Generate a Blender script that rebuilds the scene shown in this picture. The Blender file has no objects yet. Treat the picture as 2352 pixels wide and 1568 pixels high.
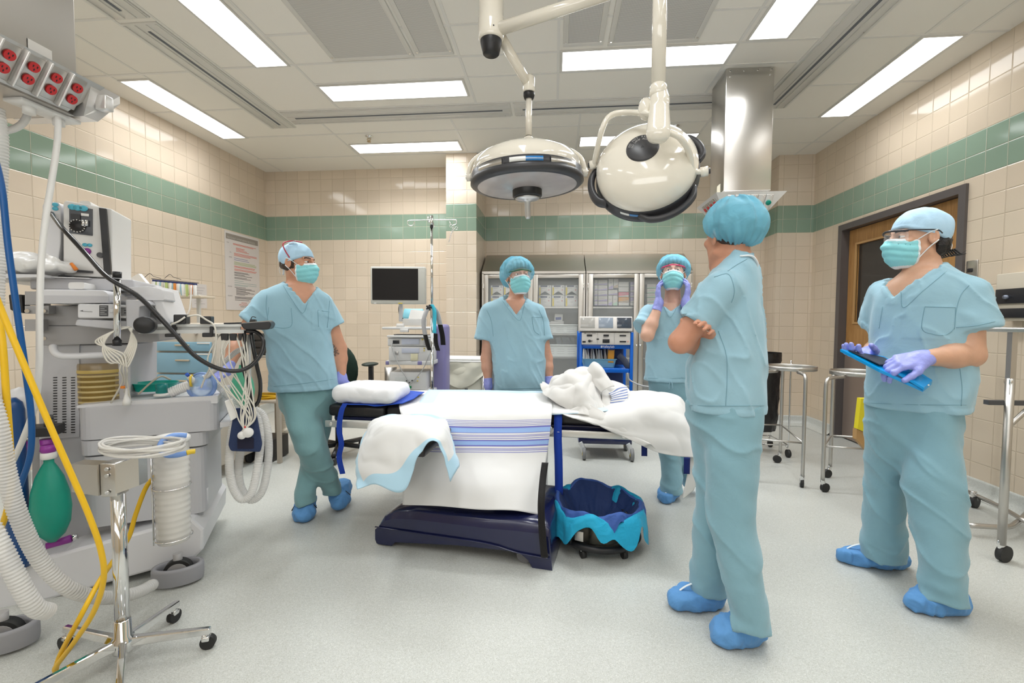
import bpy, bmesh, math, random
import numpy as np
from mathutils import Vector, Matrix, Euler, noise
random.seed(7)
sc = bpy.context.scene
COL = sc.collection
PI = math.pi
V = Vector
# ---------------------------------------------------------------- camera
YAW, PIT, ROL, FPX, CH = .0926, -.0447, .0044, 1036.49, 1.2065
cam_d = bpy.data.cameras.new('camera'); cam = bpy.data.objects.new('camera', cam_d); COL.objects.link(cam)
cam.location = (0, 0, CH)
cam.rotation_euler = (Matrix.Rotation(YAW, 3, 'Z') @ Matrix.Rotation(PI/2 + PIT, 3, 'X') @ Matrix.Rotation(ROL, 3, 'Z')).to_euler()
cam_d.sensor_width = 36; cam_d.lens = FPX*36/2352; cam_d.clip_start = .05
sc.camera = cam
_R = cam.rotation_euler.to_matrix()
def ray(u, v): return _R @ V(((u-1176)/FPX, -(v-784)/FPX, -1))
def at(u, v, Y):          # the place in the room seen at (u, v) on the vertical plane y = Y
 d = ray(u, v); t = Y/d.y
 return V((d.x*t, Y, CH + d.z*t))
def atX(u, v, X):
 d = ray(u, v); t = X/d.x
 return V((X, d.y*t, CH + d.z*t))
def atZ(u, v, Z=0.):
 d = ray(u, v); t = (Z-CH)/d.z
 return V((d.x*t, d.y*t, Z))
# ---------------------------------------------------------------- materials
MATS = {}
def nd(nt, typ, **kw):
 n = nt.nodes.new(typ)
 for k, v in kw.items(): setattr(n, k, v)
 return n
def srgb(r, g, b):
 f = lambda c: (c/255/12.92) if c <= 10 else ((c/255+.055)/1.055)**2.4
 return (f(r), f(g), f(b))
def mat(name, color, rough=.5, metal=0., alpha=1., trans=0., emit=0., ecol=None, noise_amt=0., nscale=30., bump=0., bscale=200., coat=0., sheen=0., spec=.5, sss=0., aniso=0.):
 if name in MATS: return MATS[name]
 m = bpy.data.materials.new(name); m.use_nodes = True; nt = m.node_tree
 b = nt.nodes['Principled BSDF']; I = b.inputs
 I['Base Color'].default_value = (*color, 1); I['Roughness'].default_value = rough; I['Metallic'].default_value = metal
 I['Alpha'].default_value = alpha; I['Transmission Weight'].default_value = trans; I['Coat Weight'].default_value = coat
 I['Sheen Weight'].default_value = sheen; I['Specular IOR Level'].default_value = spec; I['Anisotropic'].default_value = aniso
 if sss: I['Subsurface Weight'].default_value = sss; I['Subsurface Radius'].default_value = (.02, .008, .004); I['Subsurface Scale'].default_value = .5
 if emit: I['Emission Strength'].default_value = emit; I['Emission Color'].default_value = (*(ecol or color), 1)
 if noise_amt or bump:
  tc = nd(nt, 'ShaderNodeTexCoord')
 if noise_amt:
  n = nd(nt, 'ShaderNodeTexNoise'); n.inputs['Scale'].default_value = nscale; n.inputs['Detail'].default_value = 4
  nt.links.new(tc.outputs['Object'], n.inputs['Vector'])
  mx = nd(nt, 'ShaderNodeMix', data_type='RGBA')
  mx.inputs[6].default_value = (*[c*(1-noise_amt) for c in color], 1); mx.inputs[7].default_value = (*[min(1, c*(1+noise_amt)) for c in color], 1)
  nt.links.new(n.outputs['Fac'], mx.inputs[0]); nt.links.new(mx.outputs[2], I['Base Color'])
 if bump:
  n = nd(nt, 'ShaderNodeTexNoise'); n.inputs['Scale'].default_value = bscale; n.inputs['Detail'].default_value = 3
  nt.links.new(tc.outputs['Object'], n.inputs['Vector'])
  bp = nd(nt, 'ShaderNodeBump'); bp.inputs['Strength'].default_value = bump; bp.inputs['Distance'].default_value = .01
  nt.links.new(n.outputs['Fac'], bp.inputs['Height']); nt.links.new(bp.outputs['Normal'], I['Normal'])
 MATS[name] = m
 return m
def tile_mat(name, axis, off, top=2.558, S=.1555, cream=(.695, .59, .47), green=(.25, .345, .265)):
 m = bpy.data.materials.new(name); m.use_nodes = True; nt = m.node_tree; L = nt.links.new
 b = nt.nodes['Principled BSDF']; I = b.inputs
 g = nd(nt, 'ShaderNodeNewGeometry'); sp = nd(nt, 'ShaderNodeSeparateXYZ'); L(g.outputs['Position'], sp.inputs[0])
 def M(op, a, bb=None, c=None):
  n = nd(nt, 'ShaderNodeMath', operation=op)
  for i, x in enumerate((a, bb, c)):
   if x is None: continue
   if isinstance(x, (int, float)): n.inputs[i].default_value = x
   else: L(x, n.inputs[i])
  return n.outputs[0]
 u = M('DIVIDE', M('SUBTRACT', sp.outputs[axis], off), S); v = M('DIVIDE', M('SUBTRACT', sp.outputs[2], top), S)
 fu = M('FLOOR', u); fv = M('FLOOR', v)
 du = M('ABSOLUTE', M('SUBTRACT', M('SUBTRACT', u, fu), .5)); dv = M('ABSOLUTE', M('SUBTRACT', M('SUBTRACT', v, fv), .5))
 d = M('MAXIMUM', du, dv)
 grout = M('GREATER_THAN', d, .489)
 soft = nd(nt, 'ShaderNodeMapRange', interpolation_type='SMOOTHSTEP'); L(d, soft.inputs[0]); soft.inputs[1].default_value = .465; soft.inputs[2].default_value = .495; soft.inputs[3].default_value = 1; soft.inputs[4].default_value = 0
 band = M('MULTIPLY', M('LESS_THAN', v, 0.), M('GREATER_THAN', v, -2.))
 cb = nd(nt, 'ShaderNodeCombineXYZ'); L(fu, cb.inputs[0]); L(fv, cb.inputs[1]); cb.inputs[2].default_value = axis*7.3
 wn = nd(nt, 'ShaderNodeTexWhiteNoise', noise_dimensions='3D'); L(cb.outputs[0], wn.inputs['Vector'])
 def mix(f, a, c):
  x = nd(nt, 'ShaderNodeMix', data_type='RGBA')
  for i, q in ((0, f), (6, a), (7, c)):
   if isinstance(q, (int, float)): x.inputs[i].default_value = q
   elif isinstance(q, tuple): x.inputs[i].default_value = (*q, 1)
   else: L(q, x.inputs[i])
  return x.outputs[2]
 col = mix(band, cream, green)
 hs = nd(nt, 'ShaderNodeHueSaturation'); L(col, hs.inputs['Color']); L(M('MULTIPLY_ADD', wn.outputs['Value'], .07, .965), hs.inputs['Value'])
 gc = mix(band, (.56, .46, .34), (.50, .47, .36))
 L(mix(grout, hs.outputs[0], gc), I['Base Color'])
 L(M('MULTIPLY_ADD', grout, .5, .10), I['Roughness'])
 # every tile lies at its own slight tilt, which breaks the reflections up
 bp = nd(nt, 'ShaderNodeBump'); bp.inputs['Strength'].default_value = .5; bp.inputs['Distance'].default_value = .004; L(soft.outputs[0], bp.inputs['Height'])
 vs = nd(nt, 'ShaderNodeVectorMath', operation='SUBTRACT'); L(wn.outputs['Color'], vs.inputs[0]); vs.inputs[1].default_value = (.5, .5, .5)
 vm = nd(nt, 'ShaderNodeVectorMath', operation='SCALE'); L(vs.outputs[0], vm.inputs[0]); vm.inputs['Scale'].default_value = .022
 va = nd(nt, 'ShaderNodeVectorMath', operation='ADD'); L(bp.outputs['Normal'], va.inputs[0]); L(vm.outputs[0], va.inputs[1])
 vn = nd(nt, 'ShaderNodeVectorMath', operation='NORMALIZE'); L(va.outputs[0], vn.inputs[0]); L(vn.outputs[0], I['Normal'])
 return m
# ---------------------------------------------------------------- mesh builder
class MB:
 def __init__(s): s.v = []; s.f = []; s.mi = []; s.sm = []; s.cur = 0; s.smooth = False
 def m(s, i): s.cur = i; return s
 def add(s, vs, fs, smooth=None):
  n = len(s.v); s.v += [tuple(x) for x in vs]
  sm = s.smooth if smooth is None else smooth
  for f in fs: s.f.append(tuple(n+i for i in f)); s.mi.append(s.cur); s.sm.append(sm)
  return s
 def box(s, c, d, R=None, bev=0., taper=None):
  # c centre, d full size, bevelled by hand: an extruded chamfered outline
  x, y, z = d[0]/2, d[1]/2, d[2]/2; b = min(bev, x*.9, y*.9, z*.9)
  def P(px, py, pz):
   p = V((px, py, pz))
   if taper and pz > 0: p.x *= taper[0]; p.y *= taper[1]
   if R is not None: p = R @ p
   return p + V(c)
  if b <= 0:
   vs = [P(i*x, j*y, k*z) for k in (-1, 1) for j in (-1, 1) for i in (-1, 1)]
   fs = [(0, 2, 3, 1), (4, 5, 7, 6), (0, 1, 5, 4), (2, 6, 7, 3), (0, 4, 6, 2), (1, 3, 7, 5)]
   return s.add(vs, fs, False)
  bm = bmesh.new(); bmesh.ops.create_cube(bm, size=1)
  for w in bm.verts: w.co = V((w.co.x*2*x, w.co.y*2*y, w.co.z*2*z))
  bmesh.ops.bevel(bm, geom=bm.edges[:], offset=b, segments=2, profile=.5, affect='EDGES')
  bm.verts.index_update(); vs = [P(*w.co) for w in bm.verts]; fs = [[q.index for q in f.verts] for f in bm.faces]; bm.free()
  return s.add(vs, fs, True)
 def frame_(s, p0, p1):
  a = (V(p1)-V(p0)).normalized(); h = V((0, 0, 1)) if abs(a.z) < .9 else V((1, 0, 0))
  n = a.cross(h).normalized(); return a, n, a.cross(n)
 def cyl(s, p0, p1, r0, r1=None, seg=20, caps=True, smooth=True):
  r1 = r0 if r1 is None else r1; a, n, b = s.frame_(p0, p1); vs = []
  for p, r in ((V(p0), r0), (V(p1), r1)):
   for i in range(seg):
    t = 2*PI*i/seg; vs.append(p + n*(r*math.cos(t)) + b*(r*math.sin(t)))
  s.add(vs, [(i, (i+1) % seg, seg+(i+1) % seg, seg+i) for i in range(seg)], smooth)
  if caps:
   k = len(s.v)-2*seg
   s.f.append(tuple(k+i for i in reversed(range(seg)))); s.mi.append(s.cur); s.sm.append(False)
   s.f.append(tuple(k+seg+i for i in range(seg))); s.mi.append(s.cur); s.sm.append(False)
  return s
 def lathe(s, prof, c=(0, 0, 0), axis=(0, 0, 1), seg=32, a0=0., a1=2*PI, smooth=True, sx=1., sy=1.):
  a = V(axis).normalized(); h = V((1, 0, 0)) if abs(a.x) < .9 else V((0, 1, 0))
  n = (h - a*h.dot(a)).normalized(); b = a.cross(n); full = abs(a1-a0-2*PI) < 1e-6
  m = seg if full else seg+1; vs = []; fs = []
  for r, z in prof:
   for i in range(m):
    t = a0 + (a1-a0)*i/seg; vs.append(V(c) + a*z + n*(r*sx*math.cos(t)) + b*(r*sy*math.sin(t)))
  for j in range(len(prof)-1):
   for i in range(seg):
    k = (i+1) % m if full else i+1
    fs.append((j*m+i, j*m+k, (j+1)*m+k, (j+1)*m+i))
  return s.add(vs, fs, smooth)
 def tube(s, pts, r, seg=10, sub=6, closed=False, caps=True, rfun=None, flat=None):
  P = smooth_path(pts, sub, closed) if sub > 1 else [V(p) for p in pts]
  n = len(P); T = []
  for i in range(n):
   a = P[(i+1) % n] if closed or i < n-1 else P[i]; b = P[i-1] if closed or i > 0 else P[i]
   T.append((a-b).normalized() if (a-b).length > 1e-9 else V((0, 0, 1)))
  h = V((0, 0, 1)) if abs(T[0].z) < .9 else V((1, 0, 0))
  N = T[0].cross(h).normalized(); vs = []; fs = []
  for i in range(n):
   N = (N - T[i]*N.dot(T[i])).normalized(); B = T[i].cross(N)
   rr = rfun(i/(n-1)) if rfun else r
   for k in range(seg):
    t = 2*PI*k/seg; c, d = math.cos(t), math.sin(t)
    if flat: c, d = c*flat[0], d*flat[1]
    vs.append(P[i] + N*(rr*c) + B*(rr*d))
  for i in range(n if closed else n-1):
   j = (i+1) % n
   for k in range(seg): fs.append((i*seg+k, i*seg+(k+1) % seg, j*seg+(k+1) % seg, j*seg+k))
  if caps and not closed:
   fs.append(tuple(reversed(range(seg)))); fs.append(tuple((n-1)*seg+k for k in range(seg)))
  return s.add(vs, fs, True)
 def corr(s, pts, r, pitch=.012, amp=.12, seg=14, sub=8):      # corrugated hose
  P = smooth_path(pts, sub); Ln = [0.]
  for i in range(1, len(P)): Ln.append(Ln[-1] + (P[i]-P[i-1]).length)
  n = int(Ln[-1]/pitch*4); Q = []; j = 0
  for i in range(n+1):
   l = Ln[-1]*i/n
   while j < len(P)-2 and Ln[j+1] < l: j += 1
   t = (l-Ln[j])/max(1e-9, Ln[j+1]-Ln[j]); Q.append(P[j].lerp(P[j+1], min(1, max(0, t))))
  return s.tube(Q, r, seg, 1, rfun=lambda t: r*(1 + amp*math.sin(t*n*PI/2)))
 def grid(s, rows, closed_u=False, smooth=True):
  nu = len(rows[0]); vs = [p for r in rows for p in r]; fs = []
  for j in range(len(rows)-1):
   for i in range(nu if closed_u else nu-1):
    k = (i+1) % nu; fs.append((j*nu+i, j*nu+k, (j+1)*nu+k, (j+1)*nu+i))
  return s.add(vs, fs, smooth)
 def prism(s, poly, ext, smooth=False):      # poly: 3D outline, ext: vector
  n = len(poly); e = V(ext); vs = [V(p) for p in poly] + [V(p)+e for p in poly]
  fs = [tuple(reversed(range(n))), tuple(range(n, 2*n))] + [(i, (i+1) % n, n+(i+1) % n, n+i) for i in range(n)]
  return s.add(vs, fs, smooth)
 def quad(s, a, b, c, d): return s.add([a, b, c, d], [(0, 1, 2, 3)], False)
 def ball(s, c, r, seg=20, R=None):
  r = (r, r, r) if isinstance(r, (int, float)) else r; rows = []
  for j in range(seg//2+1):
   ph = PI*j/(seg//2); row = []
   for i in range(seg):
    p = V((r[0]*math.sin(ph)*math.cos(2*PI*i/seg), r[1]*math.sin(ph)*math.sin(2*PI*i/seg), -r[2]*math.cos(ph)))
    if R is not None: p = R @ p
    row.append(p + V(c))
   rows.append(row)
  return s.grid(rows, True)
 def build(s, name, mats, parent=None):
  me = bpy.data.meshes.new(name); me.from_pydata([tuple(p) for p in s.v], [], s.f)
  for m in (mats if isinstance(mats, (list, tuple)) else [mats]): me.materials.append(m)
  me.polygons.foreach_set('material_index', s.mi); me.polygons.foreach_set('use_smooth', s.sm)
  me.update()
  bm = bmesh.new(); bm.from_mesh(me); bmesh.ops.recalc_face_normals(bm, faces=bm.faces[:]); bm.to_mesh(me); bm.free()
  return link(name, me, parent)
def smooth_path(pts, sub=6, closed=False):
 P = [V(p) for p in pts]; n = len(P); out = []
 if n < 3: 
  return [P[0].lerp(P[-1], i/sub) for i in range(sub+1)]
 for i in range(n if closed else n-1):
  p1, p2 = P[i], P[(i+1) % n]; p0 = P[i-1] if closed or i > 0 else p1*2-p2; p3 = P[(i+2) % n] if closed or i < n-2 else p2*2-p1
  for k in range(sub):
   t = k/sub; out.append(.5*((2*p1) + (p2-p0)*t + (2*p0-5*p1+4*p2-p3)*t*t + (3*p1-p0-3*p2+p3)*t**3))
 if not closed: out.append(P[-1])
 return out
WM = {}
def link(name, data, parent=None):
 o = bpy.data.objects.new(name, data); COL.objects.link(o)
 if parent is not None:
  o.parent = parent; o.matrix_parent_inverse = WM.get(parent.name, Matrix()).inverted()
 return o
def thing(name, label, cat, loc=(0, 0, 0), group=None, rz=0.):
 o = bpy.data.objects.new(name, None); COL.objects.link(o); o.empty_display_size = .1
 o.location = loc; o.rotation_euler = (0, 0, rz); WM[o.name] = Matrix.Translation(V(loc)) @ Matrix.Rotation(rz, 4, 'Z')
 o['label'] = label; o['category'] = cat
 if group: o['group'] = group
 return o
def tag(o, label, cat, group=None, kind=None):
 o['label'] = label; o['category'] = cat
 if group: o['group'] = group
 if kind: o['kind'] = kind
 return o
def struct(o, label=None):
 o['kind'] = 'structure'
 if label: o['label'] = label
 return o
def dup(root, delta, label=None, group=None, rz=None):
 r = root.copy(); COL.objects.link(r); r.location = root.location + V(delta)
 if rz is not None: r.rotation_euler.z = rz
 if label: r['label'] = label
 if group: r['group'] = group
 for ch in root.children:
  c = ch.copy(); COL.objects.link(c); c.parent = r
  for g in ch.children:
   d = g.copy(); COL.objects.link(d); d.parent = c
 return r
def text(name, body, M, size, m, parent=None, align='CENTER', ext=0., sx=1.):
 cu = bpy.data.curves.new(name, 'FONT'); cu.body = body; cu.size = size; cu.align_x = align; cu.align_y = 'CENTER'; cu.extrude = ext
 cu.materials.append(m); cu.fill_mode = 'FRONT' if not ext else 'BOTH'
 q = bpy.data.objects.new(name, cu); COL.objects.link(q)
 me = bpy.data.meshes.new_from_object(q.evaluated_get(bpy.context.evaluated_depsgraph_get())); bpy.data.objects.remove(q); bpy.data.curves.remove(cu)
 me.transform(M @ Matrix.Diagonal((sx, 1, 1, 1))); me.name = name
 return link(name, me, parent)
def frame_mat(o, x, y):       # a matrix with the local x and y axes given and its origin at o
 x = V(x).normalized(); z = x.cross(V(y)).normalized(); y = z.cross(x)
 return Matrix(((x.x, y.x, z.x, o[0]), (x.y, y.y, z.y, o[1]), (x.z, y.z, z.z, o[2]), (0, 0, 0, 1)))
# common materials
M_steel = mat('brushed_steel', (.62, .60, .57), .28, 1., bump=.02, bscale=60)
M_steel2 = mat('satin_steel', (.55, .53, .50), .38, 1.)
M_chrome = mat('chrome', (.78, .78, .78), .07, 1.)
M_alu = mat('painted_aluminium', (.62, .63, .62), .35)
M_black = mat('black_plastic', (.012, .012, .014), .4)
M_rubber = mat('black_rubber', (.018, .018, .018), .6)
M_white = mat('white_plastic', (.78, .77, .75), .35)
M_grey = mat('pale_grey_plastic', (.60, .60, .62), .4)
M_grey2 = mat('mid_grey_plastic', (.36, .36, .38), .45)
M_dgrey = mat('dark_grey_plastic', (.07, .07, .075), .45)
M_cream = mat('cream_enamel', (.80, .74, .62), .12, coat=.4)
M_paper = mat('white_paper', (.80, .78, .75), .7)
# ================================================================ the room
XL, XR, YL, YM, ZC = -3.76, 2.97, 5.655, 5.8585, 3.135
PXL, PXR, PY = -1.2565, -.9012, 5.197
CXL, CY = 2.575, 5.562
YF = -2.2
def wall(name, lo, hi, m):
 o = MB().box([(a+b)/2 for a, b in zip(lo, hi)], [b-a for a, b in zip(lo, hi)]).build(name, m)
 return struct(o)
JL, JR = 2.9702, 5.4948
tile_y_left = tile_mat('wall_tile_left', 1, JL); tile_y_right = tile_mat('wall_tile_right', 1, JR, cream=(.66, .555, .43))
tile_x_bl = tile_mat('wall_tile_back_left', 0, -3.6373); tile_x_p = tile_mat('wall_tile_pillar', 0, -1.1665)
tile_x_m = tile_mat('wall_tile_back', 0, -.7381); tile_x_c = tile_mat('wall_tile_column', 0, 2.632)
tile_y_p = tile_mat('wall_tile_pillar_side', 1, 5.26); tile_y_c = tile_mat('wall_tile_column_side', 1, 5.62)
wall('wall_left', (XL-.12, YF, 0), (XL, YL+.3, ZC+.1), tile_y_left)
wall('wall_back_left', (XL, YL, 0), (PXL, YL+.12, ZC+.1), tile_x_bl)
def two_face(name, lo, hi, mx, my):
 b = MB(); x0, y0, z0 = lo; x1, y1, z1 = hi
 b.m(0).quad((x0, y0, z0), (x1, y0, z0), (x1, y0, z1), (x0, y0, z1)).quad((x0, y1, z0), (x0, y1, z1), (x1, y1, z1), (x1, y1, z0))
 b.m(1).quad((x0, y0, z0), (x0, y0, z1), (x0, y1, z1), (x0, y1, z0)).quad((x1, y0, z0), (x1, y1, z0), (x1, y1, z1), (x1, y0, z1))
 b.quad((x0, y0, z1), (x1, y0, z1), (x1, y1, z1), (x0, y1, z1)).quad((x0, y0, z0), (x0, y1, z0), (x1, y1, z0), (x1, y0, z0))
 return struct(b.build(name, [mx, my]))
two_face('wall_pillar', (PXL, PY, 0), (PXR, YM+.1, ZC+.1), tile_x_p, tile_y_p)
wall('wall_back', (PXR, YM, 0), (CXL, YM+.12, ZC+.1), tile_x_m)
two_face('wall_column_right', (CXL, CY, 0), (XR+.05, YM+.1, ZC+.1), tile_x_c, tile_y_c)
# right wall with the opening of the door: frame from y = D0 to D1
D0, D1, DZ = 3.59, 5.06, 2.215
b = MB()
x0, x1 = XR, XR+.14
def bx(b, x0, x1, y0, y1, z0, z1): b.box(((x0+x1)/2, (y0+y1)/2, (z0+z1)/2), (x1-x0, y1-y0, z1-z0))
bx(b, x0, x1, YF, D0, 0, ZC+.1); bx(b, x0, x1, D1, CY+.2, 0, ZC+.1); bx(b, x0, x1, D0, D1, DZ, ZC+.1)
struct(b.build('wall_right', tile_y_right))
plain = mat('plain_cream_wall', (.62, .52, .40), .4)
wall('wall_front', (XL, YF-.1, 0), (XR, YF, ZC+.1), plain)
# floor: speckled sheet vinyl
m = bpy.data.materials.new('speckled_vinyl_floor'); m.use_nodes = True; nt = m.node_tree; Lk = nt.links.new
bs = nt.nodes['Principled BSDF']; tc = nd(nt, 'ShaderNodeTexCoord')
n1 = nd(nt, 'ShaderNodeTexVoronoi'); n1.inputs['Scale'].default_value = 420; Lk(tc.outputs['Object'], n1.inputs['Vector'])
n2 = nd(nt, 'ShaderNodeTexNoise'); n2.inputs['Scale'].default_value = 90; n2.inputs['Detail'].default_value = 6; Lk(tc.outputs['Object'], n2.inputs['Vector'])
hs = nd(nt, 'ShaderNodeSeparateColor'); Lk(n1.outputs['Color'], hs.inputs[0])
cr = nd(nt, 'ShaderNodeValToRGB'); Lk(hs.outputs[0], cr.inputs[0])
e = cr.color_ramp.elements; e[0].position = 0; e[0].color = (.43, .435, .39, 1); e[1].position = .25; e[1].color = (.515, .525, .49, 1)
q = e.new(.8); q.color = (.56, .57, .545, 1); q = e.new(1.); q.color = (.66, .665, .62, 1)
mx = nd(nt, 'ShaderNodeMix', data_type='RGBA', blend_type='MULTIPLY'); mx.inputs[0].default_value = .35
cr2 = nd(nt, 'ShaderNodeValToRGB'); cr2.color_ramp.elements[0].position = .3; cr2.color_ramp.elements[0].color = (.75, .75, .73, 1); cr2.color_ramp.elements[1].position = .7
Lk(n2.outputs['Fac'], cr2.inputs[0]); Lk(cr.outputs[0], mx.inputs[6]); Lk(cr2.outputs[0], mx.inputs[7]); Lk(mx.outputs[2], bs.inputs['Base Color'])
bs.inputs['Roughness'].default_value = .33; bs.inputs['Specular IOR Level'].default_value = .45
M_floor = m
struct(MB().box(((XL+XR)/2, (YF+YM)/2, -.05), (XR-XL+.6, YM-YF+.6, .1)).build('floor', M_floor))
# coved skirting: the floor sheet turned up the wall
def cove(name, pts, side):
 b = MB(); prof = [(.0, .115), (.006, .115), (.009, .10), (.009, .06), (.02, .03), (.045, .01), (.075, .0015)]
 rows = [[V((p[0]+n[0]*d, p[1]+n[1]*d, z)) for (p, n) in pts] for d, z in prof]
 b.grid(rows); return struct(b.build(name, M_floor))
cove('baseboard_left', [((XL, YF), (1, 0)), ((XL, YL), (1, 0))], 0)
cove('baseboard_back_left', [((XL, YL), (0, -1)), ((PXL, YL), (0, -1))], 0)
cove('baseboard_pillar', [((PXL, YL), (-1, 0)), ((PXL, PY), (-1, -1)), ((PXR, PY), (1, -1)), ((PXR, YM), (1, 0))], 0)
cove('baseboard_back', [((PXR, YM), (0, -1)), ((CXL, YM), (0, -1))], 0)
cove('baseboard_column', [((CXL, YM), (-1, 0)), ((CXL, CY), (-1, -1)), ((XR, CY), (-1, -1)), ((XR, D1+.02), (-1, 0))], 0)
cove('baseboard_right', [((XR, D0-.02), (-1, 0)), ((XR, YF), (-1, 0))], 0)
# ceiling with its inlaid grid of T bars
M_ceil = mat('ceiling_panel', (.86, .825, .76), .75, bump=.03, bscale=300)
M_tbar = mat('ceiling_grid_bar', (.76, .74, .70), .4)
M_gap = mat('ceiling_grid_shadow', (.42, .40, .36), .8)
b = MB(); b.box(((XL+XR)/2, (YF+YM)/2, ZC+.06), (XR-XL+.4, YM-YF+.4, .12))
def tb(x0, y0, x1, y1):
 w = .012; vertical = abs(x1-x0) < abs(y1-y0)
 if vertical:
  b.m(1).box((x0, (y0+y1)/2, ZC-.002), (.020, abs(y1-y0), .003))
 else:
  b.m(1).box(((x0+x1)/2, y0, ZC-.002), (abs(x1-x0), .020, .004))
for x in (-1.97, -.705, .015, 1.255): tb(x, YF, x, 4.05)
for x in (-2.285, -1.0, .228, 1.465): tb(x, 4.31, x, YM)
tb(-3.525, YF, -3.525, YL); tb(2.74, YF, 2.74, CY); tb(2.455, YF, 2.455, 4.58); tb(-3.25, YF, -3.25, 4.6)
for y in (-.7, .3, 1.1, 2.1): tb(-2.55, y, 1.78, y)
tb(-2.55, 3.33, 1.78, 3.32); tb(-1.97, 3.61, 1.78, 3.61); tb(-1.97, 2.98, 1.78, 2.98); tb(-2.57, 4.04, 1.79, 4.04)
for y in (4.575, 5.19): tb(-3.55, y, XR, y)
for y in (.3, .95, 1.5, 2.12, 2.73, 3.35, 3.97): tb(-3.76, y, -2.84, y); tb(2.06, y, XR, y)
tb(-2.845, YF, -2.845, 4.4); tb(-2.565, YF, -2.565, 4.33); tb(2.05, YF, 2.05, 4.36); tb(1.79, YF, 1.79, 4.36)
struct(b.build('ceiling', [M_ceil, M_tbar, M_gap]))
# ---- fluorescent troffers
M_diff = mat('light_diffuser', (1, .98, .94), .5, emit=6., ecol=(.98, .99, 1.))
M_frame = mat('white_enamel_frame', (.68, .66, .62), .35)
PW, PW2 = 15., 6.5
def troffer(x0, y0, x1, y1, label, grp='recessed ceiling lights', power=PW):
 t = thing('ceiling_light', label, 'light', ((x0+x1)/2, (y0+y1)/2, ZC), grp)
 b = MB(); w = .016
 for (a, c, d, e) in ((x0-w, y0-w, x1+w, y0), (x0-w, y1, x1+w, y1+w), (x0-w, y0, x0, y1), (x1, y0, x1+w, y1)):
  b.box(((a+d)/2, (c+e)/2, ZC-.004), (d-a, e-c, .010))
 b.build('light_frame', M_frame, t)
 MB().box(((x0+x1)/2, (y0+y1)/2, ZC-.0035), (x1-x0, y1-y0, .005)).build('diffuser', M_diff, t)
 a = bpy.data.lights.new('tube_light', 'AREA'); a.shape = 'RECTANGLE'; a.size = x1-x0-.03; a.size_y = y1-y0-.03; a.energy = power; a.color = (.955, .985, 1.); a.spread = 2.3
 ao = link('tube_light', a, t); ao.location = ((x0+x1)/2, (y0+y1)/2, ZC-.012)
 return t
L4, W1 = 1.19, .243
troffer(-3.507, 3.43, -3.264, 4.572, 'long ceiling light beside the left tiled wall', power=6.)
troffer(-2.266, 2.12, -2.023, 3.324, 'long ceiling light cut by the top edge, left of the big perforated panel')
troffer(-1.943, 3.645, -.753, 3.888, 'crosswise ceiling light in front of the slot vent, left of the lamp boom')
troffer(-2.24, 4.852, -1.05, 5.095, 'crosswise ceiling light behind the sprinkler, near the back wall')
troffer(.047, 3.333, 1.237, 3.576, 'crosswise ceiling light in front of the slot vent, behind the lamp tube')
troffer(.264, 4.849, 1.454, 5.092, 'crosswise ceiling light near the back wall, behind the tilted lamp head')
troffer(2.469, 3.376, 2.712, 4.559, 'long ceiling light beside the right tiled wall', power=5.)
troffer(1.306, 2.1, 1.549, 3.295, 'long ceiling light cut by the top edge, right of the lamp tube')
for (x, y) in ((-2.26, .3), (1.31, .3), (2.47, 1.3), (-3.5, 1.2), (-2.26, -1.5), (1.31, -1.5), (-.4, -.9), (-.4, .5)):  # unseen panels added near and behind the camera to brighten surfaces facing it
 troffer(x, y, x+W1, y+1.19, 'unseen ceiling light added as fill over the near half of the room', power=PW2)
a = bpy.data.lights.new('fill_light', 'AREA'); a.shape = 'RECTANGLE'; a.size = 4.5; a.size_y = 1.6; a.energy = 72; a.color = (.955, .985, 1.)  # added fill, no fixture of the room: unseen, aimed up and forward
ao = bpy.data.objects.new('fill_light', a); COL.objects.link(ao); ao.location = (-.2, YF+.15, 2.1); ao.rotation_euler = (math.radians(126), 0, 0)
# ---- linear slot diffusers
M_slot = mat('slot_shadow', (.13, .14, .16), .7)
def slot_vent(x0, y0, x1, y1, label):
 t = thing('air_vent', label, 'vent', ((x0+x1)/2, (y0+y1)/2, ZC), 'slot vents in the ceiling')
 b = MB(); lng_x = (x1-x0) > (y1-y0)
 b.box(((x0+x1)/2, (y0+y1)/2, ZC-.003), (x1-x0, y1-y0, .012), bev=.003)
 r = [(0, .012), (.075, .006), (.155, .006), (.222, .012)]
 for d, w in r:
  if lng_x: b.box(((x0+x1)/2, y0+.012+d, ZC-.011), (x1-x0-.03, w, .008))
  else: b.box((x0+.012+d, (y0+y1)/2, ZC-.011), (w, y1-y0-.03, .008))
 b.build('vent_plate', M_frame, t)
 c = MB()
 if lng_x: c.box(((x0+x1)/2, (y0+y1)/2+.0, ZC-.0095), (x1-x0-.16, .02, .004))
 else: c.box(((x0+x1)/2, (y0+y1)/2, ZC-.0095), (.02, y1-y0-.16, .004))
 c.build('slot', M_slot, t)
 s = MB()
 for f in (.03, .5, .97):
  for g in (.06, .94):
   x, y = (x0+(x1-x0)*f, y0+(y1-y0)*g) if lng_x else (x0+(x1-x0)*g, y0+(y1-y0)*f)
   s.cyl((x, y, ZC-.008), (x, y, ZC-.012), .006, seg=8)
 s.build('screw', M_chrome, t)
slot_vent(-2.55, 4.06, -.405, 4.30, 'slot air vent across the ceiling, left of the lamp boom')
slot_vent(-.38, 4.06, 1.78, 4.30, 'slot air vent across the ceiling, passing behind the steel column')
slot_vent(-2.83, 2.78, -2.58, 4.38, 'slot air vent running back along the left side of the ceiling')
slot_vent(-2.83, 1.1, -2.58, 2.74, 'slot air vent at the upper left edge, beside the red-socket column')
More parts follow.
